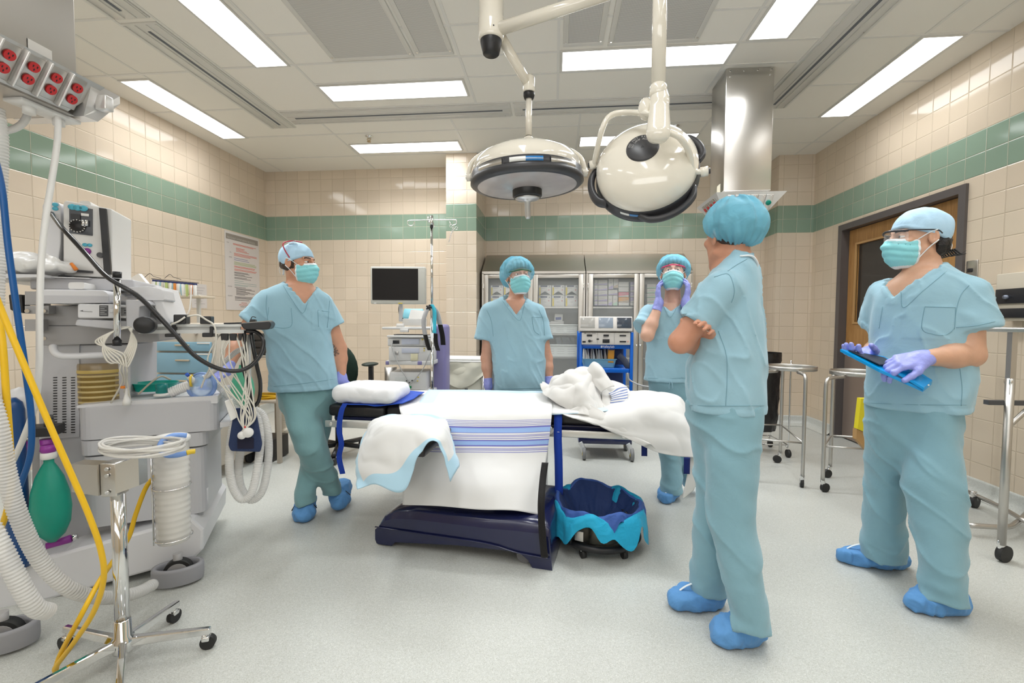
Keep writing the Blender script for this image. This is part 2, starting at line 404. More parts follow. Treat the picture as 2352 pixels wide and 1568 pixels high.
slot_vent(1.80, 2.2, 2.04, 4.35, 'slot air vent running back along the right side of the ceiling')
# ---- perforated supply panels
m = bpy.data.materials.new('perforated_panel'); m.use_nodes = True; nt = m.node_tree; Lk = nt.links.new
bs = nt.nodes['Principled BSDF']; tc = nd(nt, 'ShaderNodeTexCoord'); vo = nd(nt, 'ShaderNodeTexVoronoi'); vo.inputs['Scale'].default_value = 110; vo.inputs['Randomness'].default_value = 0
Lk(tc.outputs['Object'], vo.inputs['Vector']); cr = nd(nt, 'ShaderNodeValToRGB'); cr.color_ramp.elements[0].position = .28; cr.color_ramp.elements[0].color = (.36, .35, .34, 1); cr.color_ramp.elements[1].position = .42; cr.color_ramp.elements[1].color = (.66, .64, .61, 1)
Lk(vo.outputs['Distance'], cr.inputs[0]); Lk(cr.outputs[0], bs.inputs['Base Color']); bs.inputs['Roughness'].default_value = .4
M_perf = m
def perf(x0, y0, x1, y1, label):
 t = thing('supply_air_panel', label, 'vent', ((x0+x1)/2, (y0+y1)/2, ZC), 'perforated panels in the ceiling')
 b = MB(); w = .036
 for (a, c, d, e) in ((x0, y0, x1, y0+w), (x0, y1-w, x1, y1), (x0, y0+w, x0+w, y1-w), (x1-w, y0+w, x1, y1-w)):
  b.box(((a+d)/2, (c+e)/2, ZC-.004), (d-a, e-c, .014), bev=.003)
 b.build('panel_frame', M_frame, t)
 MB().box(((x0+x1)/2, (y0+y1)/2, ZC-.004), (x1-x0-2*w, y1-y0-2*w, .006)).build('perforated_sheet', M_perf, t)
 s = MB()
 for x in (x0+.018, x1-.018):
  for y in (y0+.05, y1-.05): s.cyl((x, y, ZC-.01), (x, y, ZC-.014), .007, seg=8)
 s.build('screw', M_chrome, t)
perf(-1.65, 2.1, -1.03, 3.30, 'wide perforated air panel left of the lamp boom'); perf(-1.01, 2.1, -.735, 3.29, 'narrow perforated air panel left of the lamp boom')
perf(.045, 2.1, .32, 3.27, 'narrow perforated air panel between the lamp boom and the lamp tube'); perf(.355, 2.1, .965, 3.285, 'wide perforated air panel behind the lamp tube')
# ---- sprinklers
def sprinkler(x, y, label):
 t = thing('fire_sprinkler', label, 'sprinkler', (x, y, ZC))
 MB().lathe([(0, 0), (.038, 0), (.036, -.006), (.014, -.01), (.012, -.02), (0, -.02)], (x, y, ZC)).build('escutcheon', M_chrome, t)
 b = MB(); b.cyl((x, y, ZC-.02), (x, y, ZC-.05), .004, seg=8)
 for s in (-1, 1): b.tube([(x+s*.011, y, ZC-.02), (x+s*.02, y, ZC-.035), (x, y, ZC-.055)], .0035, 6, 4)
 b.lathe([(0, -.055), (.02, -.056), (.02, -.059), (0, -.06)], (x, y, ZC), seg=14); b.build('sprinkler_head', mat('brass', (.5, .36, .2), .3, 1.), t)
sprinkler(-1.945, 4.654, 'ceiling sprinkler in front of the left rear ceiling light'); sprinkler(1.174, 4.659, 'ceiling sprinkler peeking over the tilted lamp head')
# ---- door in the right wall
M_dframe = mat('door_frame_paint', (.105, .092, .09), .35); M_oak = None
m = bpy.data.materials.new('oak_veneer'); m.use_nodes = True; nt = m.node_tree; Lk = nt.links.new; bs = nt.nodes['Principled BSDF']
tc = nd(nt, 'ShaderNodeTexCoord'); mp = nd(nt, 'ShaderNodeMapping'); mp.inputs['Scale'].default_value = (6, 6, .55); Lk(tc.outputs['Object'], mp.inputs[0])
wv = nd(nt, 'ShaderNodeTexNoise'); wv.inputs['Scale'].default_value = 6; wv.inputs['Detail'].default_value = 8; wv.inputs['Distortion'].default_value = 1.2; Lk(mp.outputs[0], wv.inputs['Vector'])
cr = nd(nt, 'ShaderNodeValToRGB'); cr.color_ramp.elements[0].color = (.36, .175, .055, 1); cr.color_ramp.elements[0].position = .3; cr.color_ramp.elements[1].color = (.50, .27, .095, 1); cr.color_ramp.elements[1].position = .7
Lk(wv.outputs['Fac'], cr.inputs[0]); Lk(cr.outputs[0], bs.inputs['Base Color']); bs.inputs['Roughness'].default_value = .35; M_oak = m
fr = MB()
bx(fr, XR-.02, XR+.14, D0, D0+.06, 0, DZ); bx(fr, XR-.02, XR+.14, D1-.06, D1, 0, DZ); bx(fr, XR-.02, XR+.14, D0+.06, D1-.06, DZ-.06, DZ)
bx(fr, XR+.10, XR+.14, D0+.06, D0+.09, 0, DZ-.06); bx(fr, XR+.10, XR+.14, D1-.09, D1-.06, 0, DZ-.06)
dr = struct(fr.build('door_1', M_dframe), 'dark metal door frame in the right wall')
y0, y1, zt = D0+.065, D1-.065, DZ-.065; X0, X1 = XR+.055, XR+.10
b = MB(); gy0, gy1, gz0, gz1 = 4.02, y1-.13, 1.215, 1.99
bx(b, X0, X1, y0, gy0, .92, zt); bx(b, X0, X1, gy1, y1, .92, zt); bx(b, X0, X1, gy0, gy1, .92, gz0); bx(b, X0, X1, gy0, gy1, gz1, zt)
b.build('door_leaf', M_oak, dr)
b = MB(); bx(b, X0-.004, X1, y0, y1, .012, .92); b.build('kick_plate', mat('brown_kick_plate', (.30, .235, .20), .3, .3), dr)
b = MB(); w = .02
for (a, c, z0, z1) in ((gy0-w, gy1+w, gz0-w, gz0), (gy0-w, gy1+w, gz1, gz1+w), (gy0-w, gy0, gz0, gz1), (gy1, gy1+w, gz0, gz1)): bx(b, X0-.012, X0+.005, a, c, z0, z1)
b.build('glazing_bead', mat('pale_oak', (.52, .30, .12), .35), dr)
b = MB(); bx(b, X0+.018, X0+.026, gy0, gy1, gz0, gz1); b.build('door_glass', mat('dark_window_glass', (.035, .033, .032), .04), dr)
# light, world, colour
w = bpy.data.worlds.new('world'); sc.world = w; w.use_nodes = True; w.node_tree.nodes['Background'].inputs[0].default_value = (.9, .93, 1, 1); w.node_tree.nodes['Background'].inputs[1].default_value = .02
sc.view_settings.view_transform = 'Standard'; sc.view_settings.look = 'None'; sc.view_settings.exposure = 0.; sc.view_settings.gamma = 1.
sc.cycles.use_denoising = True; sc.cycles.max_bounces = 8; sc.cycles.transparent_max_bounces = 12; sc.cycles.caustics_reflective = False; sc.cycles.caustics_refractive = False
sc.cycles.sample_clamp_indirect = 6
# ================================================================ implicit surfaces, for bodies, clothing, gloves
A = lambda p: np.array((p[0], p[1], p[2]), dtype=np.float64)
def smin(a, b, k):
 if k <= 0: return np.minimum(a, b)
 h = np.clip(.5 + .5*(b-a)/k, 0, 1); return b*(1-h) + a*h - k*h*(1-h)
def smax(a, b, k): return -smin(-a, -b, k)
def rc(a, b, ra, rb=None, flat=None, ratio=1.):
 a, b = A(a), A(b); rb = ra if rb is None else rb; ab = b-a; L2 = max(1e-12, ab@ab)
 fl = None if flat is None else A(flat)/np.linalg.norm(A(flat))
 def f(P):
  q = P-a; t = np.clip(q@ab/L2, 0, 1); d = q - t[:, None]*ab
  if fl is not None: d = d + (d@fl)[:, None]*fl*(1/ratio-1)
  return (np.sqrt((d*d).sum(1)) - (ra+(rb-ra)*t))*(min(1, ratio) if fl is not None else 1)
 return f
def ell(c, r, R=None):
 c, r = A(c), A(r); Rm = None if R is None else np.array(R)
 def f(P):
  q = P-c
  if Rm is not None: q = q@Rm          # columns of R are the local axes
  k0 = np.sqrt(((q/r)**2).sum(1)); k1 = np.sqrt(((q/(r*r))**2).sum(1))
  return k0*(k0-1)/np.maximum(k1, 1e-9)
 return f
def halfspace(p, n):
 p, n = A(p), A(n); n = n/np.linalg.norm(n)
 return lambda P: (P-p)@n
def union(lst, k=.02):
 def f(P):
  d = None
  for it in lst:
   g, kk = it if isinstance(it, tuple) else (it, k)
   e = g(P); d = e if d is None else smin(d, e, kk)
  return d
 return f
_rng = np.random.RandomState(3); _G = _rng.rand(32, 32, 32)*2-1
def vnoise(P):
 i = np.floor(P).astype(int); t = P-i; t = t*t*(3-2*t); r = 0
 for dx in (0, 1):
  for dy in (0, 1):
   for dz in (0, 1):
    w = (t[:, 0] if dx else 1-t[:, 0])*(t[:, 1] if dy else 1-t[:, 1])*(t[:, 2] if dz else 1-t[:, 2])
    r = r + w*_G[(i[:, 0]+dx) % 32, (i[:, 1]+dy) % 32, (i[:, 2]+dz) % 32]
 return r
def loft(rows, e, w, n=2.3, zt=None, zb=None):
 # rows: (z, centre (x, y), half width along e, half depth along w); a soft sleeve of stacked superellipses
 rows = sorted(rows, key=lambda r: r[0]); Z = np.array([r[0] for r in rows]); C = np.array([(r[1][0], r[1][1]) for r in rows]); HA = np.array([r[2] for r in rows]); HB = np.array([r[3] for r in rows])
 z_ = np.linspace(Z[0], Z[-1], 200)
 def sm(v):
  y = np.interp(z_, Z, v); k = np.ones(13)/13; yy = np.concatenate([np.full(6, y[0]), y, np.full(6, y[-1])]); return np.convolve(yy, k, 'valid')
 cx, cy, ha, hb = sm(C[:, 0]), sm(C[:, 1]), sm(HA), sm(HB)
 e2, w2 = np.array(e[:2]), np.array(w[:2]); zt = Z[-1] if zt is None else zt; zb = Z[0] if zb is None else zb
 def f(P):
  z = P[:, 2]; a = np.maximum(np.interp(z, z_, ha), .012); b = np.maximum(np.interp(z, z_, hb), .012)
  q = P[:, :2] - np.stack([np.interp(z, z_, cx), np.interp(z, z_, cy)], 1)
  u = np.abs(q@e2)/a; v = np.abs(q@w2)/b
  r = (u**n+v**n+1e-12)**(1/n); g = np.sqrt(u*u+v*v+1e-12); L = np.sqrt((u*a)**2+(v*b)**2+1e-12)
  d = (r-1)*L/np.maximum(r, .25)
  return np.maximum(d, np.maximum(z-zt, zb-z))
 return f
def axis_pts(lo, hi, h, fine=()):
 # one axis of the sampling grid: step h, with a smaller step inside the given ranges
 out = [lo]
 while out[-1] < hi:
  s = h
  for (a, b, hh) in fine:
   if a <= out[-1] < b: s = min(s, hh)
  out.append(out[-1]+s)
 return np.array(out)
def sdf_mesh(f, lo, hi, h, fine=((), (), ())):
 X, Y, Z = (axis_pts(lo[i], hi[i], h, fine[i]) for i in range(3))
 n = [len(X), len(Y), len(Z)]; st = 4
 def ev(ix, iy, iz):
  P = np.stack([X[ix], Y[iy], Z[iz]], 1); return np.concatenate([f(P[i:i+200000]) for i in range(0, len(P), 200000)]) if len(P) else np.zeros(0)
 nb = [(k+st-1)//st for k in n]
 bi = np.stack(np.meshgrid(*[np.arange(k) for k in nb], indexing='ij'), -1).reshape(-1, 3)
 mid = np.minimum(bi*st+st//2, np.array(n)-1)
 cd = ev(mid[:, 0], mid[:, 1], mid[:, 2])
 hm = max(np.diff(X).max(), np.diff(Y).max(), np.diff(Z).max())
 act = np.abs(cd) < hm*st*1.5
 F = np.repeat(np.repeat(np.repeat(cd.reshape(nb), st, 0), st, 1), st, 2)[:n[0], :n[1], :n[2]].copy()
 o = np.stack(np.meshgrid(*[np.arange(st)]*3, indexing='ij'), -1).reshape(-1, 3)
 ix = (bi[act][:, None, :]*st + o[None]).reshape(-1, 3)
 ix = ix[(ix[:, 0] < n[0]) & (ix[:, 1] < n[1]) & (ix[:, 2] < n[2])]
 F[ix[:, 0], ix[:, 1], ix[:, 2]] = ev(ix[:, 0], ix[:, 1], ix[:, 2])
 S = F < 0
 c = S[:-1, :-1, :-1].astype(np.int8)
 for dx, dy, dz in ((1,0,0),(0,1,0),(0,0,1),(1,1,0),(1,0,1),(0,1,1),(1,1,1)):
  c = c + S[dx:n[0]-1+dx, dy:n[1]-1+dy, dz:n[2]-1+dz]
 cell = (c > 0) & (c < 8); ci = np.argwhere(cell); idx = np.full(cell.shape, -1, dtype=np.int64); idx[cell] = np.arange(len(ci))
 acc = np.zeros((len(ci), 3)); cnt = np.zeros(len(ci)); G = (X, Y, Z)
 for ax in range(3):
  o1, o2 = [a for a in range(3) if a != ax]
  for s1 in (0, 1):
   for s2 in (0, 1):
    p = ci.copy(); p[:, o1] += s1; p[:, o2] += s2; q = p.copy(); q[:, ax] += 1
    a = F[p[:, 0], p[:, 1], p[:, 2]]; b = F[q[:, 0], q[:, 1], q[:, 2]]; k = (a < 0) != (b < 0)
    t = np.where(k, a/np.where(k, a-b, 1), 0); co = np.zeros((len(ci), 3))
    for j in range(3):
     co[:, j] = G[j][p[:, j]] if j != ax else G[j][p[:, j]] + t*(G[j][q[:, j]]-G[j][p[:, j]])
    acc += co*k[:, None]; cnt += k
 vs = acc/np.maximum(cnt, 1)[:, None]; fs = []
 for ax in range(3):
  o1, o2 = (ax+1) % 3, (ax+2) % 3
  s = [slice(None)]*3; s2 = [slice(None)]*3; s[ax] = slice(0, -1); s2[ax] = slice(1, None)
  ed = np.argwhere(S[tuple(s)] != S[tuple(s2)])
  ed = ed[(ed[:, o1] > 0) & (ed[:, o2] > 0) & (ed[:, o1] < n[o1]-1) & (ed[:, o2] < n[o2]-1)]
  ins = S[ed[:, 0], ed[:, 1], ed[:, 2]]
  def cc(a, b):
   p = ed.copy(); p[:, o1] -= a; p[:, o2] -= b; return idx[p[:, 0], p[:, 1], p[:, 2]]
  q = np.stack([cc(1, 1), cc(0, 1), cc(0, 0), cc(1, 0)], 1)
  q[~ins] = q[~ins][:, ::-1]; fs.append(q[(q >= 0).all(1)])
 return vs, np.concatenate(fs)
def smooth_mesh(vs, fs, it=1, lam=.5):
 for _ in range(it):
  acc = np.zeros_like(vs); cnt = np.zeros(len(vs))
  for a in range(4):
   for b in (fs[:, (a+1) % 4], fs[:, (a-1) % 4]):
    np.add.at(acc, fs[:, a], vs[b]); np.add.at(cnt, fs[:, a], 1)
  vs = vs + lam*(acc/np.maximum(cnt, 1)[:, None]-vs)
 return vs
def biggest(vs, fs):      # keep the one continuous surface, drop stray crumbs
 n = len(vs); lab = np.arange(n); E = np.concatenate([fs[:, [0, 1]], fs[:, [1, 2]], fs[:, [2, 3]]])
 while True:
  old = lab.copy(); m = np.minimum(lab[E[:, 0]], lab[E[:, 1]]); np.minimum.at(lab, old[E[:, 0]], m); np.minimum.at(lab, old[E[:, 1]], m); np.minimum.at(lab, E[:, 0], m); np.minimum.at(lab, E[:, 1], m); lab = lab[lab]; lab = lab[lab]
  if (lab == old).all(): break
 u, c = np.unique(lab, return_counts=True)
 if len(u) == 1: return vs, fs
 k = lab == u[c.argmax()]; new = np.cumsum(k)-1; return vs[k], new[fs[k[fs[:, 0]]]]
def sdf_obj(name, f, lo, hi, h, m, parent=None, fine=((), (), ()), smooth=1, mfun=None, extra=None):
 vs, fs = biggest(*sdf_mesh(f, lo, hi, h, fine))
 if smooth: vs = smooth_mesh(vs, fs, smooth)
 ms = list(m) if isinstance(m, (list, tuple)) else [m]
 mi = np.zeros(len(fs), dtype=np.int32)
 if mfun is not None: mi = mfun(vs[fs].mean(1)).astype(np.int32)
 me = bpy.data.meshes.new(name)
 if extra is not None:      # an MB whose surface belongs to the same body
  k = len(vs); ev = np.array(extra.v).reshape(-1, 3)
  me.from_pydata(np.concatenate([vs, ev]).tolist(), [], fs.tolist() + [[i+k for i in q] for q in extra.f]); mi = np.concatenate([mi, np.array(extra.mi, dtype=np.int32)])
 else: me.from_pydata(vs.tolist(), [], fs.tolist())
 for x in ms: me.materials.append(x)
 me.polygons.foreach_set('material_index', mi.tolist()); me.polygons.foreach_set('use_smooth', [True]*len(me.polygons)); me.update()
 return link(name, me, parent)
# ================================================================ the five people
def fabric(name, col, var=.06, weave=900., fold=.0, rough=.85, sheen=.25):
 m = bpy.data.materials.new(name); m.use_nodes = True; nt = m.node_tree; Lk = nt.links.new; bs = nt.nodes['Principled BSDF']
 tc = nd(nt, 'ShaderNodeTexCoord'); n = nd(nt, 'ShaderNodeTexNoise'); n.inputs['Scale'].default_value = 9; n.inputs['Detail'].default_value = 5
 Lk(tc.outputs['Object'], n.inputs['Vector']); mx = nd(nt, 'ShaderNodeMix', data_type='RGBA')
 mx.inputs[6].default_value = (*[c*(1-var) for c in col], 1); mx.inputs[7].default_value = (*[min(1, c*(1+var)) for c in col], 1)
 Lk(n.outputs['Fac'], mx.inputs[0]); Lk(mx.outputs[2], bs.inputs['Base Color'])
 bs.inputs['Roughness'].default_value = rough; bs.inputs['Sheen Weight'].default_value = sheen; bs.inputs['Specular IOR Level'].default_value = .2
 w1 = nd(nt, 'ShaderNodeTexNoise'); w1.inputs['Scale'].default_value = weave; Lk(tc.outputs['Object'], w1.inputs['Vector'])
 w2 = nd(nt, 'ShaderNodeTexNoise'); w2.inputs['Scale'].default_value = 15; w2.inputs['Detail'].default_value = 4; w2.inputs['Distortion'].default_value = .6; Lk(tc.outputs['Object'], w2.inputs['Vector'])
 b1 = nd(nt, 'ShaderNodeBump'); b1.inputs['Strength'].default_value = .12; b1.inputs['Distance'].default_value = .002; Lk(w1.outputs['Fac'], b1.inputs['Height'])
 b2 = nd(nt, 'ShaderNodeBump'); b2.inputs['Strength'].default_value = .24 + fold; b2.inputs['Distance'].default_value = .012; Lk(w2.outputs['Fac'], b2.inputs['Height']); Lk(b1.outputs[0], b2.inputs['Normal']); Lk(b2.outputs[0], bs.inputs['Normal'])
 return m
M_scrub = fabric('blue_green_scrub_cotton', (.31, .505, .605)); M_scrub2 = fabric('green_tinted_scrub_cotton', (.25, .45, .50))
M_scrubp = fabric('scrub_trouser_cotton', (.225, .40, .475)); M_scrubg = fabric('green_tinted_trouser_cotton', (.20, .365, .385)); M_hem = fabric('hem_stitching', (.19, .36, .44))
M_shoe = fabric('shoe_cover_nonwoven', (.115, .30, .60), .12, 300, .5, .7, .1)
M_bouf = fabric('bouffant_nonwoven', (.20, .56, .74), .22, 250, .6, .7, .1)
_b = M_bouf.node_tree.nodes['Principled BSDF']; _b.inputs['Alpha'].default_value = .66
M_cap = fabric('pale_blue_cap_nonwoven', (.42, .62, .78), .06, 400, .2, .75, .1)
M_mask = fabric('aqua_mask_paper', (.27, .66, .71), .08, 500, .05, .7, .1); M_maskw = fabric('white_mask_edge', (.78, .83, .86), .03, 500, 0, .7, .1)
M_glove = mat('lavender_nitrile', (.29, .32, .74), .42, bump=.25, bscale=70)
M_lens = mat('clear_lens', (.95, .97, 1), .03, alpha=.16, spec=.8)
M_eyew = mat('eye_white', (.75, .72, .70), .15); M_iris = mat('dark_iris', (.03, .02, .015), .1)
def skin(name, c): return mat(name, c, .48, sss=.15, noise_amt=.10, nscale=35, bump=.06, bscale=260)
def hairm(name, c): return mat(name, c, .5, noise_amt=.4, nscale=120, bump=.6, bscale=180)
def loc_(c, R, s=1.):
 c = A(c); R = np.array(R)
 return lambda g: (lambda P: g(((P-c)@R)/s)*s)
def head_sdf(lip=True):
 x = []
 x.append((ell((0, -.018, .035), (.075, .096, .088)), 0))
 x.append((ell((0, .032, -.035), (.062, .058, .078)), .03))
 for s in (-1, 1):
  x.append((rc((s*.05, .0, -.055), (s*.018, .066, -.100), .022, .018), .02))
  x.append((rc((s*.012, .086, .033), (s*.045, .070, .034), .010, .009), .012))
  x.append((ell((s*.043, .062, -.012), (.022, .02, .018)), .015))
 x.append((rc((0, .074, -.100), (0, .076, -.096), .018), .015))
 x.append((rc((0, .086, .028), (0, .112, -.020), .007, .0115), .010))
 for s in (-1, 1): x.append((ell((s*.012, .102, -.024), (.0085, .011, .008)), .006))
 if lip: x.append((ell((0, .090, -.050), (.024, .009, .006)), .008)); x.append((ell((0, .088, -.062), (.020, .009, .006)), .006))
 f0 = union(x)
 ears = []
 for s in (-1, 1):
  c, sn = math.cos(.35*s), math.sin(.35*s); R = [[c, -sn, 0], [sn, c, 0], [0, 0, 1]]
  ears.append(ell((s*.080, -.012, .0), (.009, .019, .032), R)); 
 def f(P):
  d = f0(P)
  for s in (-1, 1):
   e = np.sqrt(((P-np.array((s*.031, .092, .012)))**2).sum(1))-.0145; d = smax(d, -e, .012)
   q = P-np.array((s*.031, .0755, .011)); lid = np.maximum(np.sqrt((q*q).sum(1))-.0150, .0031-np.abs(q[:, 2]-.0005)); d = smin(d, lid, .003)
  for g in ears: d = smin(d, g(P), .006)
  for s in (-1, 1):
   q = ell((s*.087, -.008, .003), (.006, .010, .018)); d = smax(d, -q(P), .004)
  return d
 return f
HEAD = head_sdf()
def hand_sdf(curl=(.3, .5, .4), spread=.06, thumb=(.55, .8, .15), tcurl=.35, side=1, scale=1.):
 # local axes: x along the fingers, y to the thumb side, z out of the palm
 x = []; kn = [(.093, .030), (.097, .010), (.092, -.010), (.083, -.029)]
 Ls = [(.042, .026, .021), (.046, .030, .022), (.043, .028, .021), (.034, .021, .019)]
 cs = curl if isinstance(curl[0], (tuple, list)) else [curl]*4
 for (kx, ky), L, c, i in zip(kn, Ls, cs, range(4)):
  x.append((rc((.0, ky*.62, -.002), (kx, ky, 0), .0165, .0125, (0, 0, 1), .85), .012))
 fl = []
 for (kx, ky), L, c, i in zip(kn, Ls, cs, range(4)):
  p = V((kx, ky, 0)); a = 0; sp = (1.5-i)*spread; r = (.0098, .0102, .0098, .0086)[i]
  for l, da, rr in zip(L, c, (1, .92, .84)):
   a += da; d = V((math.cos(a)*math.cos(sp), math.cos(a)*math.sin(sp), math.sin(a))); q = p + d*l
   fl.append(rc(p, q, r*rr, r*rr*.93)); p = q
 tl = []; p = V((.022, .030, .004)); d = V(thumb).normalized()
 ax = d.cross(V((0, 0, 1))).normalized() if abs(d.z) < .95 else V((0, 1, 0))
 for l, r in zip((.042, .034, .028), (.0155, .0125, .0108)):
  q = p + d*l; tl.append(rc(p, q, r, r*.88)); p = q
  d = (d + V((.55*tcurl, -.8*tcurl, .35*tcurl))).normalized()
 fp = union(x); ft = union(tl, .006)
 def f(P):
  P = P/scale; d = fp(P); d = smin(d, ft(P), .012); g = None
  for q in fl:
   e = q(P); d = smin(d, e, .0045)
  return d*scale
 return f
def hframe(d, n):      # hand axes from the finger direction and the palm normal
 d = V(d).normalized(); n = V(n); n = (n-d*n.dot(d)).normalized(); t = n.cross(d)
 return d, t, n
class Person:
 def __init__(s, C, th, th_head, label, skin_m, hair_m):
  s.C = V((*C, 0)); w = V((C[0], C[1], 0)).normalized(); s.w = w; s.e = V((w.y, -w.x, 0))
  s.F = -w*math.cos(th) + s.e*math.sin(th); s.L = V((0, 0, 1)).cross(s.F)
  s.th_head = th_head; s.root = thing('person', label, 'person', s.C); s.skin = skin_m; s.hair = hair_m; s.body = []; s.hands = []
 def p(s, u, v, off=0.):
  d = ray(u, v); O = V((0, 0, CH)); t = ((s.C + s.w*off)-O).dot(s.w)/d.dot(s.w); return O + d*t
 def rows(s, lst, dep, off=0.):
  out = []
  for r in lst:
   v, a, b = r[:3]; dp = r[3] if len(r) > 3 and r[3] else dep; of = r[4] if len(r) > 4 else off
   p, q = s.p(a, v, of), s.p(b, v, of); c = (p+q)/2; out.append((c.z, (c.x, c.y), (q-p).length/2, dp))
  return out
 def loft(s, lst, dep, off=0., n=2.3, grow=0., **k):
  R = [(z, c, a+grow, b+grow) for z, c, a, b in s.rows(lst, dep, off)]
  return loft(R, s.e, s.w, n, **k)
 def head(s, u, v, off=0., pitch=0., roll=0., scale=1.):
  c = s.p(u, v, off); F = -s.w*math.cos(s.th_head) + s.e*math.sin(s.th_head)
  F = (F*math.cos(pitch) + V((0, 0, 1))*math.sin(pitch)).normalized()
  X = F.cross(V((0, 0, 1))).normalized(); U = X.cross(F)
  if roll: q = Matrix.Rotation(roll, 3, F); X = q @ X; U = q @ U
  s.hc = c; s.hs = scale; s.HR = np.array([[X.x, F.x, U.x], [X.y, F.y, U.y], [X.z, F.z, U.z]]); s.HX, s.HF, s.HU = X, F, U
  s.inh = loc_(c, s.HR, scale)
  return s.inh(HEAD)
 def hp(s, x, y, z): return s.hc + (s.HX*x + s.HF*y + s.HU*z)*s.hs
 def child(s, name, f, c, r, h, m, **k):
  c = V(c); r = V((r, r, r)) if isinstance(r, (int, float)) else V(r)
  return sdf_obj(name, f, c-r, c+r, h, m, s.root, **k)
 def make_body(s, f, lo, hi, h=.008, eyes=True, extra_fine=()):
  c = s.hc; r = .135*s.hs; fr = [[(c[i]-r, c[i]+r, .0036)] for i in range(3)]
  for q in extra_fine:
   for i in range(3): fr[i].append(q[i])
  ex = None
  if eyes:
   ex = MB()
   for sd in (-1, 1):
    ec = s.hp(sd*.031, .0765, .012); ex.m(1).ball(ec, .0128*s.hs, 16)
    ex.m(2); a = V(s.HF); R = frame_mat((0, 0, 0), s.HX, s.HU).to_3x3()
    ex.lathe([(.0062*s.hs, .0113*s.hs), (.004*s.hs, .0126*s.hs), (0, .0131*s.hs)], ec, a, 14)
  Hc, HR, hs = A(s.hc), s.HR, s.hs
  def mf(P):
   q = ((P-Hc)@HR)/hs; ax = np.abs(q[:, 0])
   brow = (ax > .014) & (ax < .050) & (np.abs(q[:, 2]-.0325-.004*(1-((ax-.032)/.02)**2)) < .0042) & (q[:, 1] > .05)
   return np.where(brow, 3, 0)
  return sdf_obj('body', f, lo, hi, h, [s.skin, M_eyew, M_iris, s.hair], s.root, fine=fr, smooth=1, mfun=mf, extra=ex)
 # ---- headwear
 def bouffant(s, r=(.124, .140, .122), c=(0, -.030, .030), front=.058, nape=-.088, pleat=.006, full=False, hair=True):
  def g(P):
   q = P-np.array(c); an = np.arctan2(q[:, 0], q[:, 1]); el = ell((0, 0, 0), r)(q)
   wr = vnoise(np.stack([np.cos(an)*5, np.sin(an)*5, q[:, 2]*9+3], 1))*.010 + vnoise(q*38)*.004
   zr = front + (nape-front)*np.clip((.085-P[:, 1])/.20, 0, 1); t = P[:, 2]-zr
   pl = pleat*np.sin(an*26+2*vnoise(q*20))*np.exp(-np.clip(t, 0, 1)/.045)
   d = el + wr + pl + .028*np.exp(-np.clip(t, 0, 1)/.014)*0
   gather = .018*np.exp(-np.clip(t, 0, 1)/.016); d = d + gather
   d = np.maximum(d, -t)
   return d*.8
  s.child('bouffant_cap', s.inh(g), s.hp(*c), .16*s.hs, .0042, M_bouf)
  if hair:
   s.child('hair', s.inh(lambda P: smax(ell((0, -.026, .040), (.088, .104, .094))(P)+vnoise(P*60)*.003, -(P[:, 2]-(.052-.085*np.clip((.07-P[:, 1])/.10, 0, 1.15))), .006)), s.hp(0, 0, .04), .135*s.hs, .006, s.hair)
 def surgeon_cap(s, front=.048, nape=-.035, grow=.009):
  def g(P):
   el = ell((0, -.020, .036), (.075+grow, .098+grow, .090+grow*1.2))(P); el = smin(el, ell((0, -.06, .05), (.06, .06, .065))(P), .02)
   el = el + vnoise(P*28)*.003 + vnoise(P*np.array((14, 60, 14)))*.0018
   zr = front + (nape-front)*np.clip((.08-P[:, 1])/.17, 0, 1); d = np.maximum(el, -(P[:, 2]-zr)); d = d - .002*np.exp(-((P[:, 2]-zr-.008)/.006)**2)
   return d
  s.child('surgical_cap', s.inh(g), s.hp(0, -.02, .05), .15*s.hs, .0042, M_cap)
  for k in (-1, 1): MB().tube([s.hp(.01*k, -.112, -.005), s.hp(.02*k, -.122, -.03), s.hp(.012*k, -.118, -.065)], .005, 6, 5, flat=(1, .25)).build('cap_tie', M_maskw, s.root)
 def mask(s):
  def g(P):
   d = ell((0, .036, -.048), (.070, .087, .088))(P); d = smin(d, rc((0, .088, .012), (0, .116, -.025), .010, .016)(P), .03)
   d = d - .0052*np.abs(np.sin((P[:, 2]+.01)*105 + 6*P[:, 0]*P[:, 0]/.004*.3)) * np.exp(-((P[:, 2]+.045)/.05)**2) + vnoise(P*45)*.0016
   side = np.abs(P[:, 0])-(.063+.10*np.clip(P[:, 2]+.03, -.1, 0)*0)
   sh = np.maximum(d, -(d+.007)); sh = np.maximum(sh, .028-P[:, 1]); top = P[:, 2]-(.010-.30*np.abs(P[:, 0])*.6)
   return np.maximum(np.maximum(sh, top), -(P[:, 2]+.124))
  Hc, HR, hs = A(s.hc), s.HR, s.hs
  def mf(P):
   q = ((P-Hc)@HR)/hs; top = (.010-.18*np.abs(q[:, 0]))
   return np.where((q[:, 2] > top-.010) | (q[:, 2] < -.114) | (q[:, 1] < .038), 1, 0)
  s.child('surgical_mask', s.inh(g), s.hp(0, .07, -.045), .11*s.hs, .0036, [M_mask, M_maskw], mfun=mf)
  for k in (-1, 1):
   MB().tube([s.hp(k*.064, .036, -.006), s.hp(k*.081, .005, .018), s.hp(k*.0905, -.02, .028)], .0022*s.hs, 6, 6).build('ear_loop', M_maskw, s.root)
   MB().tube([s.hp(k*.060, .036, -.092), s.hp(k*.079, .005, -.045), s.hp(k*.0905, -.024, -.015)], .0022*s.hs, 6, 6).build('ear_loop', M_maskw, s.root)
